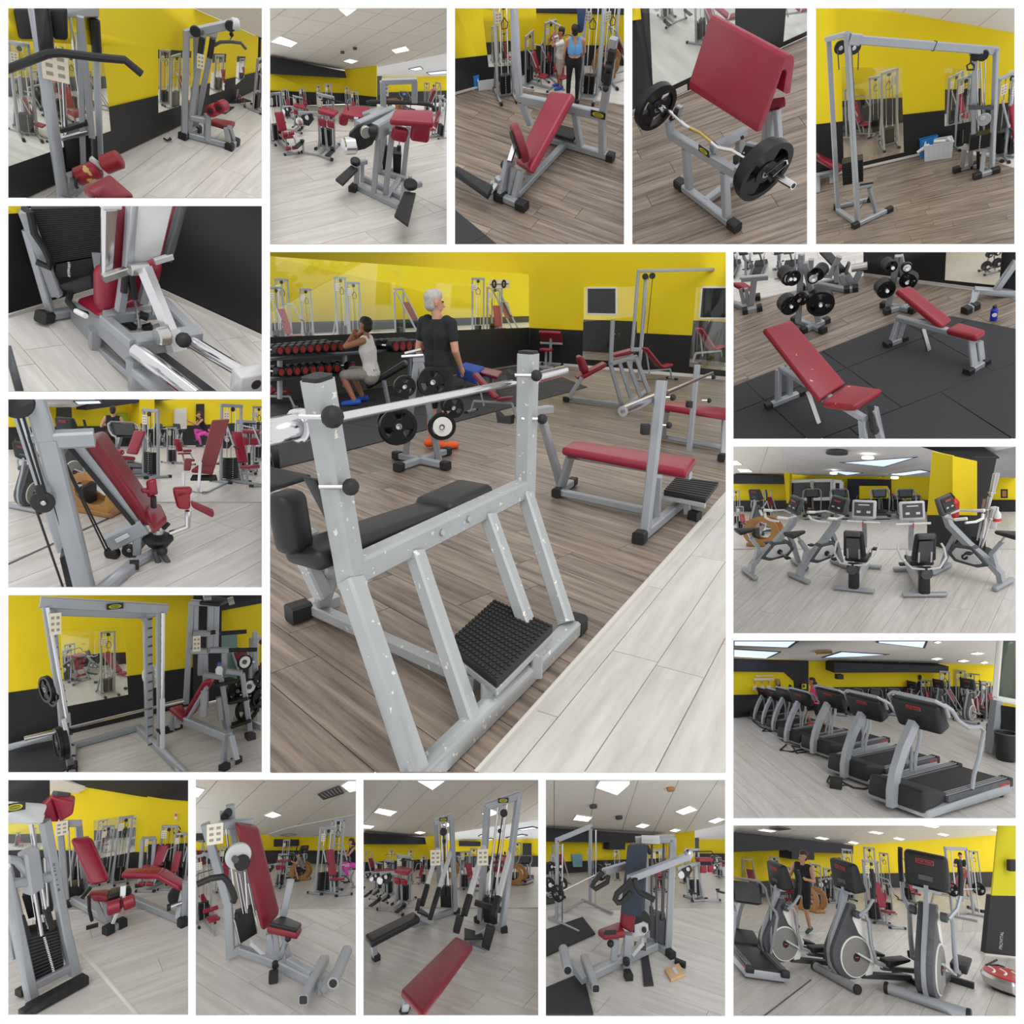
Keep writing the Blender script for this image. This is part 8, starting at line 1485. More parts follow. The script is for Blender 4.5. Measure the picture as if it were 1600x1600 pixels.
t.bar('upright',pv(400,1090),pv(250,280),w*1.15); t.bar('upright_sleeve',pv(455,1320),pv(400,1075),w*1.2); t.bar('upright',pv(165,1480),pv(-20,620),w*1.2); t.bar('upright',pv(45,1200,.2),pv(-20,880,.2),w)
f0,f1 = S.f(140,1555,.04),S.f(525,1345,.04); t.bar('front_foot',f0,f1,.1,.07,BLACK); t.cap(f1,S.f(120,1580,.03),.07); t.bar('rear_foot',S.f(70,1445,.04),S.f(130,1410,.04),.08,.05,BLACK); t.bar('base_beam',pv(150,1405),pv(410,1275),w)
q = [pv(180,1362,.0),pv(378,1262,.0),pv(335,1005,.0),pv(92,1062,.0)]; o = t.pad('weight_stack',q,A.v*.16,IRON,bev=.006); mb = MB()
for i in range(20): mb.box(pv(248,1065).lerp(pv(310,1290),i/19)-A.v*.006,(.016,.006,.007),(A.u,A.v,n))
t.add('pin_holes',WHITE,mb,o,kind='stuff'); pl2 = MB()
for i in range(1,13): pl2.bar(q[3].lerp(q[0],i/13)-A.v*.002,q[2].lerp(q[1],i/13)-A.v*.002,.005,.005)
t.add('plate_joints',DGREY,pl2,o,kind='stuff'); t.pad('rear_stack',[pv(140,945,.2),pv(308,890,.2),pv(280,750,.2),pv(95,790,.2)],A.v*.16,IRON,bev=.006)
for a_,b_,r in (((155,285),(275,1000),.016),((8,560),(120,1050),.016),((250,530),(282,1000),.01),((175,760),(225,1050),.02),((150,620),(210,1040),.008)): t.rod('guide_rod',pv(*a_),pv(*b_),r)
for a_,b_ in (((85,925),(130,1065)),((258,870),(292,1010)),((180,520),(215,545))): t.bar('rod_bush',pv(*a_),pv(*b_),.045,m=BLACK)
t.bar('grey_cylinder',pv(178,745),pv(140,480),.11,m=GREY); t.bar('side_arm',pv(10,710),pv(300,655),.06); t.path('curved_arm',[pv(0,540),pv(60,545),pv(110,600),pv(135,640)],.03,GREY); t.bar('top_beam',pv(-15,220),pv(215,232),.1,.14,LGREY); t.bar('top_beam',pv(-15,265),pv(230,262),.05,.06,WHITE); badge(t,pv(48,186,-.08),A.u,n,-A.v,.13,.06)
t.pad('roller_cushion',[pv(225,285,.05),pv(350,292,.05),pv(440,240,-.05),pv(455,150,-.08),pv(290,118,.05)][1:],A.v*.16,RED,bev=.02); t.pad('roller_cushion',[pv(222,288,.06),pv(345,292,.06),pv(300,130,.06),pv(212,205,.06)],A.v*.16,RED,bev=.02); t.bar('cushion_plate',pv(315,100,.1),pv(405,110,.1),.06,.05,DGREY)
for i,ch in enumerate(('II','H','Y','I','I','8')): text(t,'position_mark',ch,pv(306+6.5*i,577+34*i,-.042),n-A.u*.1,-A.u,.045,BLACK)
S.slab('wall_left','dark hanging panel at the top left'+H,S.vplane(q0+A.v*.5,q0+A.v*.5+A.u),[(-12,-12),(283,-12),(285,166),(-12,150)],BLK)
# leg extension
g = S.f(690,1010); c0,c1 = S.f(440,835),S.f(715,995); sd = (c1-c0).cross(n).normalized(); bv = lambda x,y,d=0: S.pl(g-A.v*d,A.v,x,y); w = .055
t = S.thing('leg_extension_machine','red leg extension machine with black and red seat, centre','gym machine',g)
t.pad('backrest',[bv(555,725,-.15),bv(693,690,-.15),bv(568,405,-.4),bv(420,412,-.4)],A.v*.09,RED); t.pad('seat',[bv(540,775,.0),bv(680,790,.1),bv(690,735,-.15),bv(555,748,-.15)],n*-.06,DRED); t.pad('seat_cover',[bv(672,790,.1),bv(840,735,.05),bv(830,706,-.1),bv(688,732,-.15)],n*-.06,BLEATHER)
for a_,b_,c_,m_ in (((668,875),(765,845),48,RED),((778,845),(860,812),46,TORNRED)):
 u,v = bv(*a_,.15),bv(*b_,.15); r = (bv(700,860+c_,.15)-bv(700,860,.15)).length*.95; t.add('ankle_roller',m_,MB().lathe((u+v)/2,v-u,[(r*.7,-(v-u).length/2),(r,-(v-u).length*.4),(r,(v-u).length*.4),(r*.7,(v-u).length/2)],18))
t.bar('roller_arm',bv(775,870,.1),bv(782,720,.05),.05,.03,CHROME); t.bar('base_rail',c0+n*.04,c1+n*.04,w*1.1); u,v = S.f(675,1018,.03),S.f(770,970,.03); t.bar('front_foot',u,v,w); t.cap(u,v,.07); t.cap(v,u,.07); t.bar('leg',bv(690,960),bv(650,780),w); t.bar('leg',bv(640,930),bv(580,790),w*.8); t.bar('leg',bv(710,970,.1),bv(745,885,.1),.03,m=CHROME)
t.path('strap',[bv(548,785,.1),bv(552,880,.1),bv(570,955,.1)],.014,BLACK); t.bar('strap_bar',bv(530,1003,.1),bv(612,980,.1),.03,m=BLACK); t.bar('side_lever',bv(500,800),bv(560,730),.03,m=BLACK)
h0 = S.f(400,850,pl=A); hv = lambda x,y,d=0: S.pl(h0-A.v*d,A.v,x,y); t.bar('upright',hv(398,850),hv(352,300),w); t.bar('upright',hv(525,750,-.2),hv(480,290,-.2),w); t.bar('top_beam',hv(345,298),hv(500,295),w); t.cap(hv(430,820),hv(388,842),.07); t.bar('base_rail',hv(388,842),hv(520,790),w); t.pad('weight_stack',[hv(412,822),hv(520,785),hv(508,708),hv(405,728)],A.v*.14,IRON,bev=.006); t.placard(hv(365,330,.05),.1,.13,(A.u,A.v,n))
for x in (430,480): t.rod('guide_rod',hv(x-20,320),hv(x,720),.008)
# leg curl bench
g = S.f(1190,965); bv = lambda x,y,d=0: S.pl(g-A.v*d,A.v,x,y); t = S.thing('leg_curl_bench','red lying leg curl bench on a grey rail at the right','bench',g)
t.pad('cushion',[bv(765,632,-.3),bv(1020,640,-.1),bv(1062,590,-.3),bv(800,598,-.5)],n*-.05,RED); t.pad('cushion',[bv(1010,640,-.1),bv(1160,725,.0),bv(1222,690,-.1),bv(1062,592,-.3)],n*-.05,RED); r0,r1 = S.f(790,785,.04),S.f(1195,955,.04); t.bar('base_rail',r0,r1,.06); t.cap(S.f(1150,940,.03),S.f(1190,965,.03),.07); t.bar('leg',bv(1205,690),bv(1195,950),.06); t.bar('leg',bv(1150,940),bv(1190,740,-.1),.05); t.disc('cam',bv(1150,782,-.1),A.v,.085,.03,BLACK); t.rod('ankle_bar',bv(1085,865),bv(1180,830),.016); t.disc('bar_end',bv(1088,865,.02),A.u,.03,.03,BLACK)
h0 = S.f(890,725,pl=B); hv = lambda x,y,d=0: S.pl(h0-B.v*d,B.v,x,y); k = (hv(900,700)-hv(850,700)).length/.09
for a_,b_ in (((892,722),(910,405)),((975,690),(992,402)),((905,402),(1000,398))): t.bar('tower_post',hv(*a_),hv(*b_),.05*k)
t.placard(hv(938,425,.06),.04*k,.08*k,(B.u,B.v,B.n)); t.cap(hv(930,715),hv(880,726),.06*k); t.rod('guide_rod',hv(945,420),hv(940,660),.008*k)
for k,x,y,px,yaw,l in (('cable',750,700,440,10,'grey cable tower with black handles in the middle'),('leg',1060,690,370,-30,'red roller machine at the right rear'),('press',1150,700,330,-30,'dark padded machine by the right wall'),('leg',460,700,300,30,'red roller machine seen beside the red back'),('cable',640,690,370,0,'narrow tower left of the grey cable tower')): S.place(k,l+H,x,y,yaw,px=px,pl=B)
t = S.thing('fire_extinguisher','red fire extinguisher with coiled hose on the right wall','extinguisher',W2.hit(S.ray(1155,372),.1)); p = W2.hit(S.ray(1152,385),.15); k = (W2.hit(S.ray(1180,372),.15)-W2.hit(S.ray(1130,372),.15)).length; t.add('cylinder',mat('signal_red'),MB().lathe(p,B.n,[(.3*k,0),(.4*k,.1*k),(.35*k,.5*k),(.1*k,.8*k)])); t.path('hose',[p+B.n*.9*k+B.u*(.5*math.cos(i*.5)-.3)*k+B.n*.5*k*math.sin(i*.5) for i in range(10)],.07*k,BLACK)
t = S.thing('wall_notice','small red and white notice on the right wall'+H,'sign',W2.hit(S.ray(1135,245),.03)); t.add('notice_board',PAPER,MB().prism([[W2.hit(S.ray(*p),.03) for p in ((1124,224),(1147,226),(1147,268),(1124,266))]],W2.n*.01)); t.add('red_mark',LOGORED,MB().prism([[W2.hit(S.ray(*p),.05) for p in ((1128,230),(1143,231),(1143,248),(1128,247))]],W2.n*.01))
# ================================================================ seated press with tall red back
S = Stage('pec',RECTS['pec'],(304,1218),.2312,(480,1250),27,7.); A = S.A; n = A.n; B = S.crest(860,7); H = ', tall red back picture'
S.floor('pale floor under the machine with tall red back',[(-10,860),(1100,860),(1100,1612),(-10,1612)],'lam',((100,1300),(600,1600)),.22,1.8)
S.floor('pale floor behind the machine with tall red back',[(-10,560),(1100,560),(1100,863),(-10,863)],'lam',((600,860),(900,700)),.5,4.,pl=B)
W = S.vplane(S.f(-10,568,pl=B),S.f(1100,568,pl=B),B); S.slab('wall_back','far yellow wall'+H,W,[(-10,370),(1100,370),(1100,570),(-10,570)],YEL); S.slab('wall_back','dark band and dado of the far wall'+H,W,[(-10,480),(1100,480),(1100,569),(-10,569)],BLK,th=.02,off=.03)
S.slab('wall_back','dark beam ends above the yellow wall'+H,W,[(-10,365),(90,372),(90,425),(-10,422)],NAVY,off=.2,th=.1); S.slab('wall_back','dark frame in the middle of the far wall'+H,W,[(535,405),(690,408),(690,450),(535,455)],NAVY,off=.2,th=.1)
C = S.hinge(W.hit(S.ray(-10,385)),W.hit(S.ray(1100,380)),-12); S.tiles('white tiled ceiling'+H,[(-10,-10),(1100,-10),(1100,240),(640,330),(500,372),(-10,382)],C,((250,220),(420,60)),.5,1.5); S.slab('ceiling','grey plaster ceiling part'+H,C,[(1100,236),(640,326),(500,370),(520,405),(1100,395)],PLASTER,off=.01)
for q,l in (([(-8,42),(70,62),(25,116),(-8,108)],'at the left edge'),([(470,238),(530,212),(590,236),(530,256)],'in the centre'),([(990,36),(1060,-8),(1100,-8),(1100,70),(1050,82)],'at the right edge')): S.lamp(C,q,'square ceiling light %s%s' % (l,H))
for q,l in (([(580,372),(640,358),(690,366),(630,378)],'small left'),([(840,328),(950,310),(1000,318),(900,334)],'upper'),([(780,382),(880,362),(950,366),(860,384)],'lower'),([(650,400),(720,388),(750,396),(690,404)],'far')): S.lamp(C,q,'%s bluish skylight%s' % (l,H),m=SKYL,name='skylight')
t = Thing('ceiling_vent','square grey ceiling vent near the right light'+H,'vent',C.frame(C.hit(S.ray(920,90)))); P = lambda x,y,o=.01: C.hit(S.ray(x,y),o*-1 if C.n.dot(C.o) > 0 else o); t.add('vent_frame',DGREY,MB().prism([[P(*p) for p in ((832,98),(975,42),(1010,90),(872,134))]],C.n*.01))
for i in range(6): f_ = (i+.5)/6; t.bar('vent_slat',P(852+f_*135-10,98-f_*52+4,.02),P(880+f_*120,124-f_*40,.02),.012,.006,LGREY)
g = S.f(560,1270); pv = lambda x,y,d=0: S.pl(g-A.v*d,A.v,x,y); w = .055; D1 = -.25
t = S.thing('pec_machine','grey machine with tall dark red back and black topped seat','gym machine',g)
t.pad('backrest',[pv(465,1045,-.05),pv(582,915,-.2),pv(438,322,-.35),pv(278,300,-.2)],A.v*.09-A.u*.02,DRED); t.pad('seat',[pv(480,990,.05),pv(695,1035,.15),pv(728,985,.0),pv(590,915,-.12)],n*-.06,DRED); t.pad('seat_cover',[pv(500,966,.05),pv(690,1008,.15),pv(724,968,.0),pv(592,914,-.12)],n*-.03,BLEATHER)
t.bar('upright',pv(222,830,D1),pv(72,300,D1),w*1.2); t.bar('box_post',pv(245,1195,D1),pv(225,822,D1),w*1.25); t.bar('rear_column',pv(345,900,-.5),pv(235,180,-.5),w); t.bar('rear_column',pv(400,880,-.5),pv(330,330,-.5),w); t.bar('top_beam',pv(170,310,D1),pv(385,285,-.4),w*1.2); t.bar('top_pulley_post',pv(250,310,-.4),pv(240,172,-.4),w*1.2); t.bar('top_pulley_post',pv(190,310,-.4),pv(182,215,-.4),w*.6)
for x,y in ((205,250),(225,225)): t.disc('pulley',pv(x,y,-.35),A.v,.035,.03,BLACK)
t.placard(pv(138,368,-.1),.12,.16,(A.u,A.v,n)); t.disc('cam',pv(295,515,-.1),A.v-A.u*.3,.1,.04,LGREY,n=28); t.disc('cam_rim',pv(320,560,-.08),A.v-A.u*.3,.06,.05,BLACK); t.disc('cam_hub',pv(275,540,-.05),A.v-A.u*.3,.025,.05,DGREY)
t.path('handle',[pv(18,708),pv(110,668),pv(190,656),pv(225,690),pv(258,760),pv(272,805),pv(258,830)],.025,BLACK); t.pad('weight_stack',[pv(310,1112,D1),pv(425,1040,D1),pv(390,892,D1),pv(268,935,D1)],A.v*.15,IRON,bev=.006); t.bar('rod_bush',pv(288,940,D1),pv(285,905,D1),.035,m=BLACK); t.bar('rod_bush',pv(375,895,D1),pv(372,870,D1),.035,m=BLACK)
for a_,b_ in (((280,620),(330,905)),((305,630),(350,900)),((340,620),(360,900)),((365,700),(430,1040)),((210,330),(270,770)),((265,940),(305,1110))): t.rod('guide_rod',pv(*a_,D1),pv(*b_,D1),.009)
r0,r1 = S.f(250,1190,.05),S.f(565,1255,.05); t.bar('base_rail',pv(290,1145,D1),pv(565,1245,.05),w*1.1,m=GREY); t.bar('base_tie',pv(235,1180,D1),pv(320,1145,D1),w*1.2); t.cap(pv(540,1250),S.f(533,1335,.04),.058,ln=.08); t.bar('base_rail',S.f(585,1250,.06),S.f(812,1362,.06),w*1.3); t.bar('base_rail',S.f(640,1225,.1),S.f(800,1318,.1),w)
h_ = .09; t.bar('foot_bar',S.f(880,1215,h_),S.f(735,1490,h_),w*1.25); r_ = S.f(936,1378,.16); d_ = (S.f(1030,1155,.16)-r_).normalized(); t.rod('foot_roller',S.f(1030,1155,.16),r_,.042,GREY,n=18); t.rod('roller_bore',r_,r_-d_*.003,.03,BLACK); t.bar('foot_link',S.f(800,1355,.06),S.f(860,1425,.06),w); t.bar('foot_link',S.f(850,1432,.06),S.f(975,1280,.14),w)
d_ = (S.f(735,1490,h_)-S.f(880,1215,h_)).normalized(); t.bar('tube_end',S.f(735,1490,h_),S.f(735,1490,h_)+d_*.004,w,m=BLACK)
for a_,b_ in (((500,1040),(540,1215)),((545,1030),(560,1200)),((600,1040),(645,1235)),((620,1100),(560,1240))): t.bar('seat_post',pv(*a_),pv(*b_),w*.8)
t.bar('lever',pv(600,915,-.1),pv(650,680,-.1),w); t.ball('knob',pv(632,1075,.1),.025,BLACK); t.disc('pivot',pv(545,1252,.1),A.v,.025,.05,BLACK); t.bar('link_plate',pv(380,1090,-.1),pv(470,1170,-.1),.09,.03,LGREY)
for k,x,y,px,yaw,l in (('press',865,770,440,35,'red seated machine with tall chrome posts at the right'),('wood',700,680,130,70,'wooden trainer in the middle behind the seat'),('ellip',735,680,235,30,'grey arched trainer behind the wooden one'),('calf',560,730,220,-30,'red hip machine beside the tall red back'),('cable',600,640,230,0,'cable column behind the red hip machine'),('cable',935,745,470,10,'tall dip tower behind the red seated machine'),('lat',60,960,480,20,'machine with black handles cut by the left edge'),('press',180,760,300,20,'red back machine behind the left upright'),('hack',30,700,280,40,'leaning grey frame at the left edge'),('bike',1020,730,190,60,'exercise bike under the person in pink leggings'),('tread',1000,600,110,190,'far treadmill behind the person in pink'),('tread',640,585,95,180,'far treadmill in the middle'),('incline',90,930,140,40,'low bench with dark cushions at the left')): S.place(k,l+H,x,y,yaw,px=px,pl=A if y > 860 else B)
ride2 = dict(pelvis=(.12,0,.62),chest=(-.02,0,.97),neck=(-.06,0,1.15),head=(-.1,0,1.3),sho_l=(-.04,.17,1.1),sho_r=(-.04,-.17,1.1),elb_l=(-.2,.2,.9),elb_r=(-.2,-.2,.9),wri_l=(-.4,.16,.95),wri_r=(-.4,-.16,.95),hip_l=(.08,.09,.6),hip_r=(.08,-.09,.6),kne_l=(-.3,.12,.62),kne_r=(-.26,-.12,.5),ank_l=(-.2,.12,.2),ank_r=(-.1,-.12,.1),toe_l=(-.34,.12,.14),toe_r=(-.24,-.12,.05))
man(S,'rider in black top and bright pink leggings at the right edge',1055,700,300,10,ride2,tall=1.42,pl=B,look=(-1,.2,0),fem=True,long_hair=True,hair=mat('auburn_hair'),shirt=cloth('black_top'),shorts=cloth('pink_leggings'),leg=2,shoe=mat('dark_shoe'),vox=.014)
man(S,'seated person in grey top exercising by the wooden trainer'+H,715,690,190,0,ride,tall=1.38,pl=B,look=(-1,0,0),shirt=cloth('grey_top',(120,120,122)),sleeve=.5,shorts=cloth('dark_shorts'),leg=.8,shoe=mat('dark_shoe'),vox=.018)
# ================================================================ seated row machines
S = Stage('row',RECTS['row'],(566,1218),.23116,(520,1280),29,8.); A = S.A; n = A.n; B = S.crest(860,7); H = ', rowing picture'
S.floor('pale floor under the seated row machines',[(-10,860),(1210,860),(1210,1612),(-10,1612)],'lam',((800,1250),(1190,1380)),.25,2.)
S.floor('pale floor behind the seated row machines',[(-10,600),(1210,590),(1210,863),(-10,863)],'lam',((800,860),(1190,800)),.5,4.,pl=B)
a,b,c,d = [S.f(x,y,pl=B) for x,y in ((-10,640),(425,605),(570,612),(1210,600))]; W1,W2,W3 = S.vplane(a,b,B),S.vplane(b,c,B),S.vplane(c+B.v*2,d+B.v*2,B)
S.slab('wall_left','yellow left wall'+H,W1,[(-10,420),(426,435),(425,606),(-10,642)],YEL); S.slab('wall_left','dark beam on the left wall'+H,W1,[(-10,355),(424,390),(432,438),(-10,438)],NAVY,off=.2,th=.15); S.slab('wall_left','black dado of the left wall'+H,W1,[(-10,560),(426,540),(425,605),(-10,641)],BLK,th=.02,off=.02)
S.slab('wall_back','yellow wall block'+H,W2,[(424,385),(566,362),(570,612),(425,606)],YEL); S.slab('wall_back','black dado of the wall block'+H,W2,[(425,540),(569,545),(570,612),(425,606)],BLK,th=.02,off=.02); S.slab('wall_right','far yellow wall'+H,W3,[(560,410),(1210,395),(1210,600),(565,612)],YEL); S.slab('wall_right','far dark dado'+H,W3,[(560,520),(1210,515),(1210,600),(565,612)],BLK,th=.02,off=.05); S.slab('wall_right','dark band left of the far yellow wall'+H,W3,[(655,415),(800,420),(800,452),(655,450)],NAVY,off=.1,th=.05); S.slab('door_1','dark doorway in the far wall'+H,W3,[(1086,430),(1145,430),(1145,520),(1086,520)],BLK,off=.1)
C = S.hinge(W1.hit(S.ray(-10,360)),W2.hit(S.ray(566,366)),-12); S.tiles('white tiled ceiling'+H,[(-10,-10),(1210,-10),(1210,270),(640,340),(566,365),(424,388),(-10,362)],C,((250,260),(420,90)),.5,1.5); S.slab('ceiling','grey plaster ceiling part'+H,S.hinge(W3.hit(S.ray(560,412)),W3.hit(S.ray(1210,400)),-12),[(566,363),(640,336),(1210,262),(1210,402),(565,416)],PLASTER)
for q,l in (([(345,-10),(580,-10),(475,66)],'cut by the top edge'),([(78,218),(110,188),(238,212),(190,244)],'upper left'),([(-8,298),(85,310),(60,326),(-8,325)],'at the left edge'),([(350,355),(385,345),(432,354),(390,366)],'above the dark beam'),([(805,228),(870,196),(930,220),(860,246)],'behind the right tower'),([(545,300),(570,288),(612,300),(570,318)],'behind the left tower')): S.lamp(C,q,'square ceiling light %s%s' % (l,H))
for q,l in (([(1045,335),(1150,318),(1185,326),(1080,342)],'upper right'),([(785,380),(830,362),(850,368),(810,384)],'left'),([(970,392),(1080,370),(1115,376),(1010,392)],'lower right'),([(830,404),(870,396),(890,402),(850,408)],'far')): S.lamp(C,q,'%s bluish skylight%s' % (l,H),m=SKYL,name='skylight')
def row_machine(lab,base,bench,thick,mat_,posts,beam,slants,plates,stack,cards,legs,w,sh):
 g = S.f(*base); pv = lambda x,y,d=0: S.pl(g-A.v*d,A.v,x,y); t = S.thing('seated_row_machine',lab,'gym machine',g)
 h = sh; t.pad('bench_cushion',[S.f(x,y,h) for x,y in bench],n*-thick,mat_)
 for p_,q_ in posts: t.bar('upright',S.f(*p_,.04),pv(*q_),w)
 t.bar('top_beam',pv(*beam[0]),pv(*beam[1]),w,w*1.3); m_ = ((beam[0][0]+beam[1][0])/2,(beam[0][1]+beam[1][1])/2); badge(t,pv(m_[0],m_[1],.05),A.u,n,-A.v,w*1.8,w*.8)
 for p_,q_,r_ in slants: a_,c_ = pv(*p_,.0),pv(*r_,.5); b_ = a_.lerp(c_,(q_[1]-p_[1])/(r_[1]-p_[1])); t.bar('slanted_post',a_,b_,w*.85,m=LGREY); t.bar('black_sleeve',b_,c_,w*.95,m=BLACK)
 for q_ in plates: t.pad('foot_plate',[pv(x,y,.55) for x,y in q_],A.v*.05,BLACK,bev=.006)
 s_ = [pv(x,y,.1) for x,y in stack]; t.pad('weight_stack',s_,A.v*.16,IRON,bev=.006)
 for i in (.25,.75): p_ = s_[3].lerp(s_[2],i); q_ = pv(*beam[0]).lerp(pv(*beam[1]),.25+i*.5); t.rod('guide_rod',p_,q_,.012); t.bar('rod_bush',p_-n*.01,p_+n*.08,.05,m=BLACK)
 p_ = s_[3].lerp(s_[2],.5); q_ = pv(*beam[0]).lerp(pv(*beam[1]),.5); t.rod('cable',p_,q_-n*.1,.007,BLACK); t.disc('pulley',q_-n*.12-A.v*.04,A.v,.04,.03,BLACK); t.ball('cable_stop',p_.lerp(q_,.7),.022,BLACK)
 if cards: t.placard(pv(*cards,.3),.11,.16,(A.u,A.v,n))
 for p_,q_,k in legs: t.bar('leg' if k else 'base_rail',S.f(*p_,.05 if not k else h-thick),S.f(*q_,.04),w)
 return t,pv
t,pv = row_machine('seated row machine with red bench cushion, nearest',(880,985),[(258,1418),(408,1582),(752,1108),(632,1052)],.07,DRED,[((800,945),(845,180)),((945,1000),(1058,105))],((835,182),(1072,100)),[((825,450),(725,790),(688,915)),((1015,440),(920,800),(885,930))],[[(612,1035),(655,1048),(688,935),(640,920)],[(808,1135),(858,1162),(902,1010),(842,990)]],[(822,965),(912,985),(918,850),(818,835)],(815,525),[((700,1100),(860,990),0),((300,1490),(290,1545),1)],.062,.30)
t.pad('foot_panel',[pv(690,1075,.5),pv(820,1070,.5),pv(810,1035,.2),pv(690,1000,.3)],n*-.02,BLACK,bev=.004); t.bar('row_handle',pv(762,832,.3),pv(935,882,.3),.05,m=BLACK); t.cap(S.f(945,985,.03),S.f(958,1012,.03),.058); t.cap(S.f(810,930,.03),S.f(782,945,.03),.058); t.bar('rear_foot',S.f(785,940,.03),S.f(955,1008,.03),.06); t.bar('arm_bar',pv(900,805),pv(975,800),.05); t.cap(S.f(320,1480,.1),S.f(285,1560,.02),.055); t.bar('cross_bar',pv(690,1110,.4),pv(830,1170,.5),.06)
t,pv = row_machine('seated row machine with black bench cushion, further left',(575,890),[(15,1042),(62,1098),(395,925),(345,885)],.07,BLEATHER,[((528,780),(497,290)),((628,888),(603,250))],((490,290),(608,248)),[((512,470),(430,720),(402,850)),((605,470),(520,740),(482,860))],[[(355,890),(385,892),(398,818),(372,815)],[(442,950),(470,955),(500,858),(470,850)]],[(530,865),(605,868),(602,772),(528,770)],(495,528),[((350,985),(480,925),0),((75,1090),(85,1195),1),((345,940),(350,985),1)],.05,.26)
t.cap(S.f(560,870,.03),S.f(640,890,.03),.05); t.cap(S.f(40,1140,.03),S.f(95,1200,.03),.055); t.bar('base_beam',S.f(480,930,.03),S.f(620,885,.03),.05); t.pad('foot_panel',[pv(370,890,.4),pv(470,930,.4),pv(440,900,.1),pv(395,868,.1)],n*-.02,BLACK,bev=.004); t.bar('cross_bar',pv(395,930,.4),pv(480,965,.4),.05)
for i,(x,y,px) in enumerate(((255,850,310),(160,790,225),(95,755,180))): S.place('calf','standing hip machine with red pads at the left, %s of the row%s' % (('nearest','second','third')[i],H),x,y,-30,px=px)
for k,x,y,px,yaw,l in (('press',410,700,180,-30,'red reclined machine behind the black bench'),('cable',320,690,210,10,'tower with white card at the left'),('leg',690,740,250,30,'dark red machine between the two towers'),('cable',750,720,250,10,'cable column between the two towers'),('calf',900,760,250,-20,'red hip machine behind the right tower'),('wood',1020,710,140,60,'wooden trainer right of the right tower'),('cable',1050,690,260,0,'cable column right of the right tower'),('tread',1120,690,180,160,'dark treadmill at the right edge'),('wood',580,660,110,60,'wooden trainer behind the left tower'),('bike',670,640,150,30,'far bike behind the yellow block'),('lat',190,660,190,0,'pulldown tower by the left wall'),('hack',60,680,190,40,'grey frame at the left edge'),('tread',940,620,90,180,'far treadmill in the middle'),('leg',530,680,140,0,'low red machine behind the left tower')): S.place(k,l+H,x,y,yaw,px=px,pl=B)
man(S,'far person in coral top on a treadmill'+H,965,640,150,160,stand(),pl=B,fem=True,shirt=cloth('coral_top'),shorts=cloth('dark_leggings'),leg=2,shoe=mat('grey_shoe'),vox=.02)
# ================================================================ shoulder press with towel
S = Stage('shoulder',RECTS['shoulder'],(852,1218),.23134,(550,1270),28,7.2); A = S.A; n = A.n; B = S.crest(870,8); H = ', shoulder press picture'
S.floor('pale floor under the shoulder press',[(-10,870),(1230,870),(1230,1612),(-10,1612)],'lam',((800,1420),(1200,1560)),.25,2.)
S.floor('pale floor behind the shoulder press',[(-10,580),(1230,580),(1230,873),(-10,873)],'lam',((800,860),(1190,800)),.5,4.,pl=B)
a,b,c,d = [S.f(x,y,pl=B) for x,y in ((-10,640),(820,592),(1010,600),(1230,590))]; W1,W2,W3 = S.vplane(a,b,B),S.vplane(b,c,B),S.vplane(c+B.v*2,d+B.v*2,B)
S.slab('wall_left','yellow left wall'+H,W1,[(-10,400),(821,395),(820,593),(-10,642)],YEL); S.slab('wall_left','dark beam across the left wall'+H,W1,[(-10,325),(820,378),(822,422),(540,428),(540,474),(432,474),(432,425),(-10,420)],NAVY,off=.2,th=.15); S.slab('wall_left','black dado of the left wall'+H,W1,[(-10,560),(820,530),(820,592),(-10,641)],BLK,th=.02,off=.02)
S.slab('wall_back','yellow wall block'+H,W2,[(820,378),(1008,342),(1012,600),(820,593)],YEL); S.slab('wall_right','far yellow wall'+H,W3,[(1005,400),(1230,400),(1230,592),(1010,602)],YEL); S.slab('wall_right','far dark dado'+H,W3,[(1005,500),(1230,500),(1230,592),(1010,602)],BLK,th=.02,off=.05); S.slab('door_1','pale glazed door in the far wall'+H,W3,[(1010,390),(1038,390),(1038,505),(1010,505)],DGREY,off=.1); S.slab('window_1','bluish window in the left wall'+H,W1,[(180,505),(250,503),(250,590),(190,592)],mat('blue_glass',(110,150,165),.2),off=.04)
C = S.hinge(W1.hit(S.ray(-10,330)),W2.hit(S.ray(1008,345)),-12); S.tiles('white tiled ceiling'+H,[(-10,-10),(1230,-10),(1230,300),(1010,345),(820,382),(-10,330)],C,((60,330),(60,20)),.5,1.6); S.slab('ceiling','grey plaster ceiling part'+H,S.hinge(W3.hit(S.ray(1005,405)),W3.hit(S.ray(1230,405)),-12),[(1008,344),(1230,296),(1230,408),(1005,408)],PLASTER)
for q,l in (([(338,50),(372,-10),(575,-10),(570,28),(485,102)],'largest at the top'),([(185,268),(210,234),(318,250),(290,280)],'left'),([(875,212),(975,172),(1030,200),(930,234)],'upper right'),([(1095,278),(1165,252),(1215,264),(1145,292)],'at the right edge'),([(605,312),(650,292),(706,304),(665,324)],'central'),([(835,342),(870,328),(918,336),(880,350)],'rear')): S.lamp(C,q,'square ceiling light %s%s' % (l,H))
for x,y,l in ((848,66,'brass coloured square'),(498,257,'round grey'),(325,182,'small flat')): t = Thing('ceiling_sensor','%s ceiling fitting%s' % (l,H),'sensor',C.frame(C.hit(S.ray(x,y)))); t.disc('fitting_body',C.hit(S.ray(x,y),.02),C.n,.05,.04,TAN if x > 800 else DGREY)
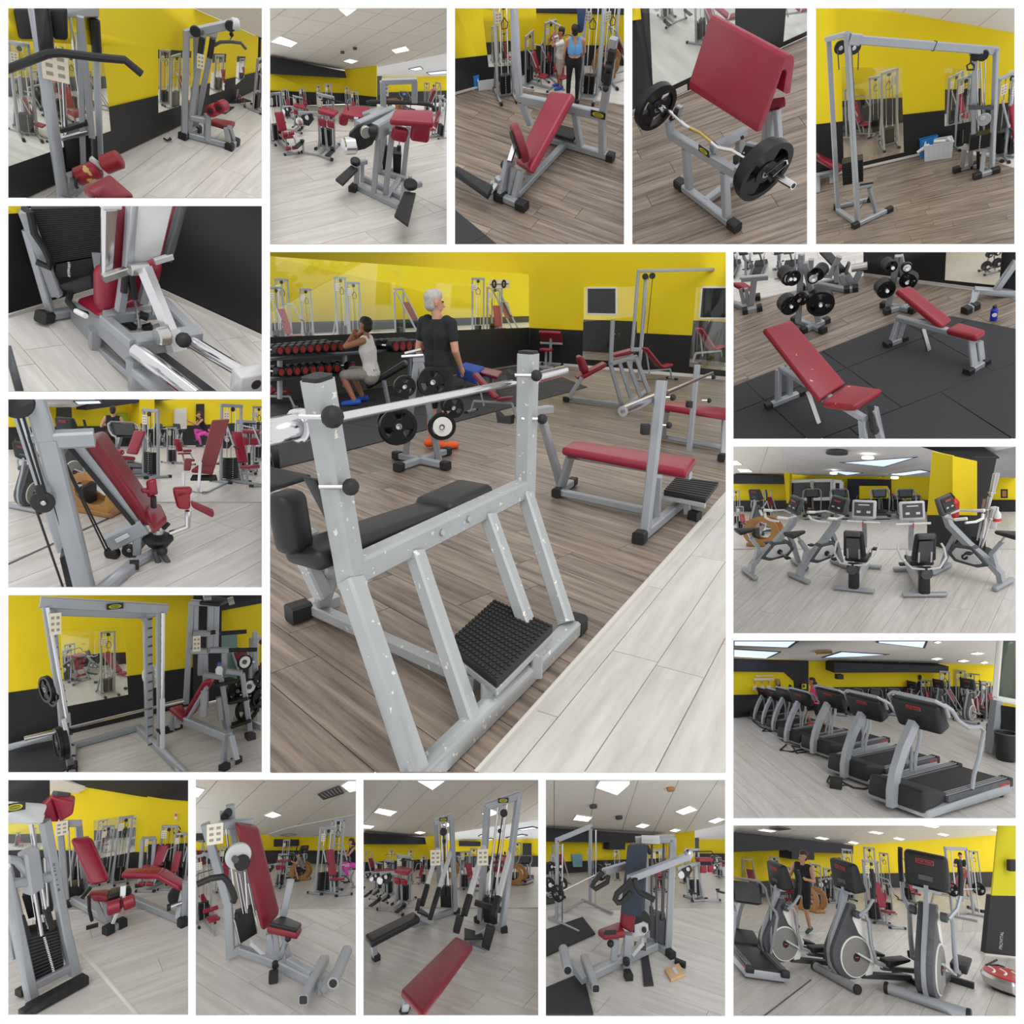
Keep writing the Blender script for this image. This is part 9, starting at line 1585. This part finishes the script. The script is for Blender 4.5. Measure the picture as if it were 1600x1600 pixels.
for q,l in (([(-10,1028),(252,938),(338,1050),(-10,1208)],'behind the foot roller'),([(-10,1422),(222,1325),(268,1372),(330,1612),(-10,1612)],'in the near left corner'),([(645,1170),(690,1160),(732,1398),(666,1402)],'narrow strip under the machine'),([(-10,790),(60,765),(75,835),(-10,850)],'far left edge')): pts = S.face(A if q[0][1] > 880 else B,q); u = S.thing('floor_mat','black rubber mat on the pale floor, %s%s' % (l,H),'mat',sum(pts,V())/len(pts)); u.add('mat_sheet',RUB,MB().prism([[p+n*.004 for p in pts]],n*.012))
c_ = [S.f(*p) for p in ((808,1302),(902,1258),(946,1332),(850,1372))]; u = S.thing('wooden_board','pale wooden board with grey tape lying on the floor','board',sum(c_,V())/4); u.pad('board',[p+n*.025 for p in c_],n*-.024,mat('pale_board',(198,164,124),.6,0,.1,6),bev=.003); m0 = sum(c_,V())/4+n*.027; u.bar('tape',m0.lerp(c_[1],.1)+(c_[0]-c_[3])*.28,m0+(c_[3]-c_[0])*.22,.03,.004,LGREY)
u = S.thing('black_block','small black block beside the wooden board','block',S.f(910,1230)); u.pad('block_body',[S.f(*p,.04) for p in ((872,1212),(885,1200),(952,1228),(945,1248))],n*-.04,BLACK,bev=.004)
g = S.f(560,1290); pv = lambda x,y,d=0: S.pl(g-A.v*d,A.v,x,y); w = .055; D1 = -.35
t = S.thing('shoulder_press_machine','grey shoulder press with red seat and long lever arms','gym machine',g)
t.pad('backrest',[pv(500,1000),pv(592,1050,-.02),pv(690,460,-.05),pv(565,450)],A.v*.08,DRED); t.pad('seat',[pv(350,1010,.1),pv(400,1040,.2),pv(545,1025,.05),pv(500,950,-.1)],n*-.06,DRED); t.pad('seat_patch',[pv(398,1052,.21),pv(480,1048,.16),pv(480,1020,.165),pv(400,1024,.215)],A.v*.02,BLACK,bev=.004)
t.bar('seat_post',pv(460,1235),pv(475,1068),w*1.1); t.rod('seat_rod',pv(475,1075),pv(470,1040),.014); t.ball('knob',pv(440,1108,.05),.03,BLACK); t.bar('column',pv(550,1270),pv(560,1040),w*1.2); t.bar('column',pv(520,1200),pv(545,1050),w*.6)
t.bar('base_rail',S.f(300,1325,.05),S.f(745,1120,.05),w*1.2); t.bar('upper_rail',pv(320,1292),pv(530,1205),w*1.1); u_,v_ = S.f(262,1205,.09),S.f(342,1412,.09); d_ = (v_-u_).normalized(); t.bar('foot_bar',u_,v_,w*1.15); t.bar('tube_end',v_,v_+d_*.004,w*.9,m=BLACK); u_,v_ = S.f(122,1145,.16),S.f(152,1290,.16); d_ = (v_-u_).normalized(); t.rod('foot_roller',u_,v_,.04,GREY,n=18); t.rod('roller_bore',v_,v_+d_*.003,.03,BLACK); t.bar('foot_link',S.f(165,1235,.12),S.f(268,1358,.06),w*1.1); t.cap(pv(530,1260),S.f(562,1325,.03),.055,ln=.07); t.cap(S.f(800,1140,.03),S.f(850,1180,.03),.055); t.bar('rear_foot',S.f(700,1080,.03),S.f(845,1170,.03),w*1.1); t.disc('pivot',pv(548,1228,.05),A.v,.03,.05,BLACK)
t.bar('tower_post',pv(830,1170,D1),pv(862,400,D1),w*1.1); t.bar('tower_post',pv(690,1060,D1),pv(680,440,D1),w*.8); t.bar('top_beam',pv(610,412,D1),pv(875,398,D1),w*1.1); t.pad('top_box',[pv(650,432,-.2),pv(775,436,-.2),pv(775,406,-.25),pv(650,402,-.25)],A.v*.1,LGREY,bev=.004); t.pad('weight_stack',[pv(695,1060,D1),pv(808,1125,D1),pv(815,945,D1),pv(690,912,D1)],A.v*.14,DGREY,bev=.006)
for a_,b_ in (((720,440),(716,905)),((800,430),(788,940)),((750,560),(752,1100)),((805,560),(795,930))): t.rod('guide_rod',pv(*a_,D1+.02),pv(*b_,D1+.02),.010,DGREY)
for x,y in ((716,900),(788,945)): t.bar('rod_bush',pv(x,y,D1),pv(x,y-40,D1),.035,m=BLACK)
t.add('cam_plate',LGREY,MB().prism([[pv(x,y,-.1) for x,y in ((590,985),(660,965),(695,985),(698,1020),(670,1050),(600,1065))]],A.v*.03)); t.disc('cam_wheel',pv(640,965,-.14),A.v-A.u*.3,.1,.05,BLACK); t.disc('cam_hub',pv(668,1015,-.08),A.v,.02,.03,BLACK); t.bar('link_plate',pv(590,1170,-.1),pv(660,1090,-.1),.1,.03,LGREY); t.bar('link_plate',pv(600,1120,-.15),pv(680,1130,-.15),.05,m=DGREY)
t.bar('lever_arm',pv(565,672,.25),pv(975,515,-.3),.05,.055,GREY); t.ball('arm_knuckle',pv(968,502,-.3),.045,STEEL); t.bar('lever_arm',pv(395,625,.1),pv(545,580,-.15),.05,.055,GREY)
t.path('handle',[pv(585,675,.27),pv(535,725,.27),pv(485,770,.27),pv(472,810,.27),pv(490,832,.27),pv(520,828,.27),pv(580,760,.27)],.024,BLACK); t.path('handle',[pv(605,670,.27),pv(612,715,.27),pv(640,760,.27),pv(738,812,.3)],.024,BLACK); t.path('handle',[pv(390,628,.12),pv(330,690,.12),pv(315,722,.12),pv(338,740,.12),pv(420,692,.12),pv(425,650,.12)],.02,BLACK); t.rod('link_rod',pv(712,500,D1+.1),pv(680,450,D1+.1),.02,BLACK)
u = S.thing('towel','dark blue towel draped over the shoulder press backrest','towel',pv(610,440)); u.pad('towel_cloth',[pv(508,900,.05),pv(648,925,.0),pv(690,440,-.02),pv(556,440,.05)],A.v*-.02+n*.001,cloth('slate_towel',(46,54,66)),bev=.008); u.pad('towel_fold',[pv(556,445,.06),pv(690,445,-.02),pv(672,432,-.2),pv(575,430,-.15)],n*-.03,cloth('slate_towel'),bev=.01); u.pad('towel_side',[pv(650,900,.0),pv(672,890,-.15),pv(690,470,-.18),pv(688,445,-.02)],A.u*-.015,cloth('slate_towel'),bev=.006)
for k,x,y,px,yaw,l in (('smith',230,920,545,55,'grey smith machine with discs at the left'),('tree',50,800,290,30,'plate tree at the left edge'),('calf',1035,810,330,20,'red hip machine at the right'),('press',950,700,190,20,'small red machine right of the tower'),('calf',1190,660,130,20,'far red hip machine at the right edge'),('leg',770,740,260,0,'grey machine base behind the tower'),('cable',490,680,200,0,'cable column behind the left handle'),('cable',310,660,190,0,'dark tower before the bluish window'),('bike',430,660,110,30,'far bike by the left wall'),('press',800,660,190,30,'far red machine behind the tower'),('tread',1150,620,110,180,'far treadmill at the right'),('hack',110,700,250,30,'grey frame at the left rear')): S.place(k,l+H,x,y,yaw,px=px,pl=A if y > 870 else B)
# ---------------------------------------------------------------- the mirrors' insides, then every scene ends where its opening ends
for s_, t_, it_, pl_ in DEFER: STAGE = s_; s_.reflect(t_, *it_, pl=pl_)
def world_of(o): return world_of(o.parent) @ o.matrix_basis if o.parent else o.matrix_basis.copy()
def trim():
 dead = []; import numpy as np
 for o, S in ALL:
  if o.type != 'MESH' or S is None: continue
  M = world_of(o); n = len(o.data.vertices); co = np.empty(n*3); o.data.vertices.foreach_get('co', co); co = co.reshape(-1, 3)
  A = np.array(M); w = co @ A[:3, :3].T+A[:3, 3]; x0, y0, x1, y1 = S.rect; m = 0; cut = []
  front = w[:, 1] > .2
  for c, nrm in ((x0-m, V((F, -(x0-m-800), 0))), (x1+m, V((-F, x1+m-800, 0))), (y0-m, V((0, -(y0-m-800), -F))), (y1+m, V((0, y1+m-800, F)))):
   d = w @ np.array(nrm.normalized())
   if (d < 0).all(): cut = None; break
   if (d < -1e-4).any(): cut.append(nrm)
  if cut is None: dead.append(o); continue
  if cut:
   if o.data.users > 1: o.data = o.data.copy()
   bm = bmesh.new(); bm.from_mesh(o.data); I = M.inverted(); M3 = M.to_3x3()
   for nrm in cut:
    nl = (M3.transposed() @ nrm).normalized()
    r = bmesh.ops.bisect_plane(bm, geom=bm.verts[:]+bm.edges[:]+bm.faces[:], plane_co=I @ V((0, 0, 0)), plane_no=nl, clear_inner=True)
    e = [g for g in r['geom_cut'] if isinstance(g, bmesh.types.BMEdge)]
    if e: bmesh.ops.holes_fill(bm, edges=e, sides=0)
   if not bm.faces: dead.append(o)
   else: bm.to_mesh(o.data)
   bm.free()
 for o in dead:
  for c in list(o.children):
   if c not in dead: c.parent = o.parent
  bpy.data.objects.remove(o)
 for o in [o for o in COL.objects if o.type == 'EMPTY' and not o.children]: bpy.data.objects.remove(o)
trim()
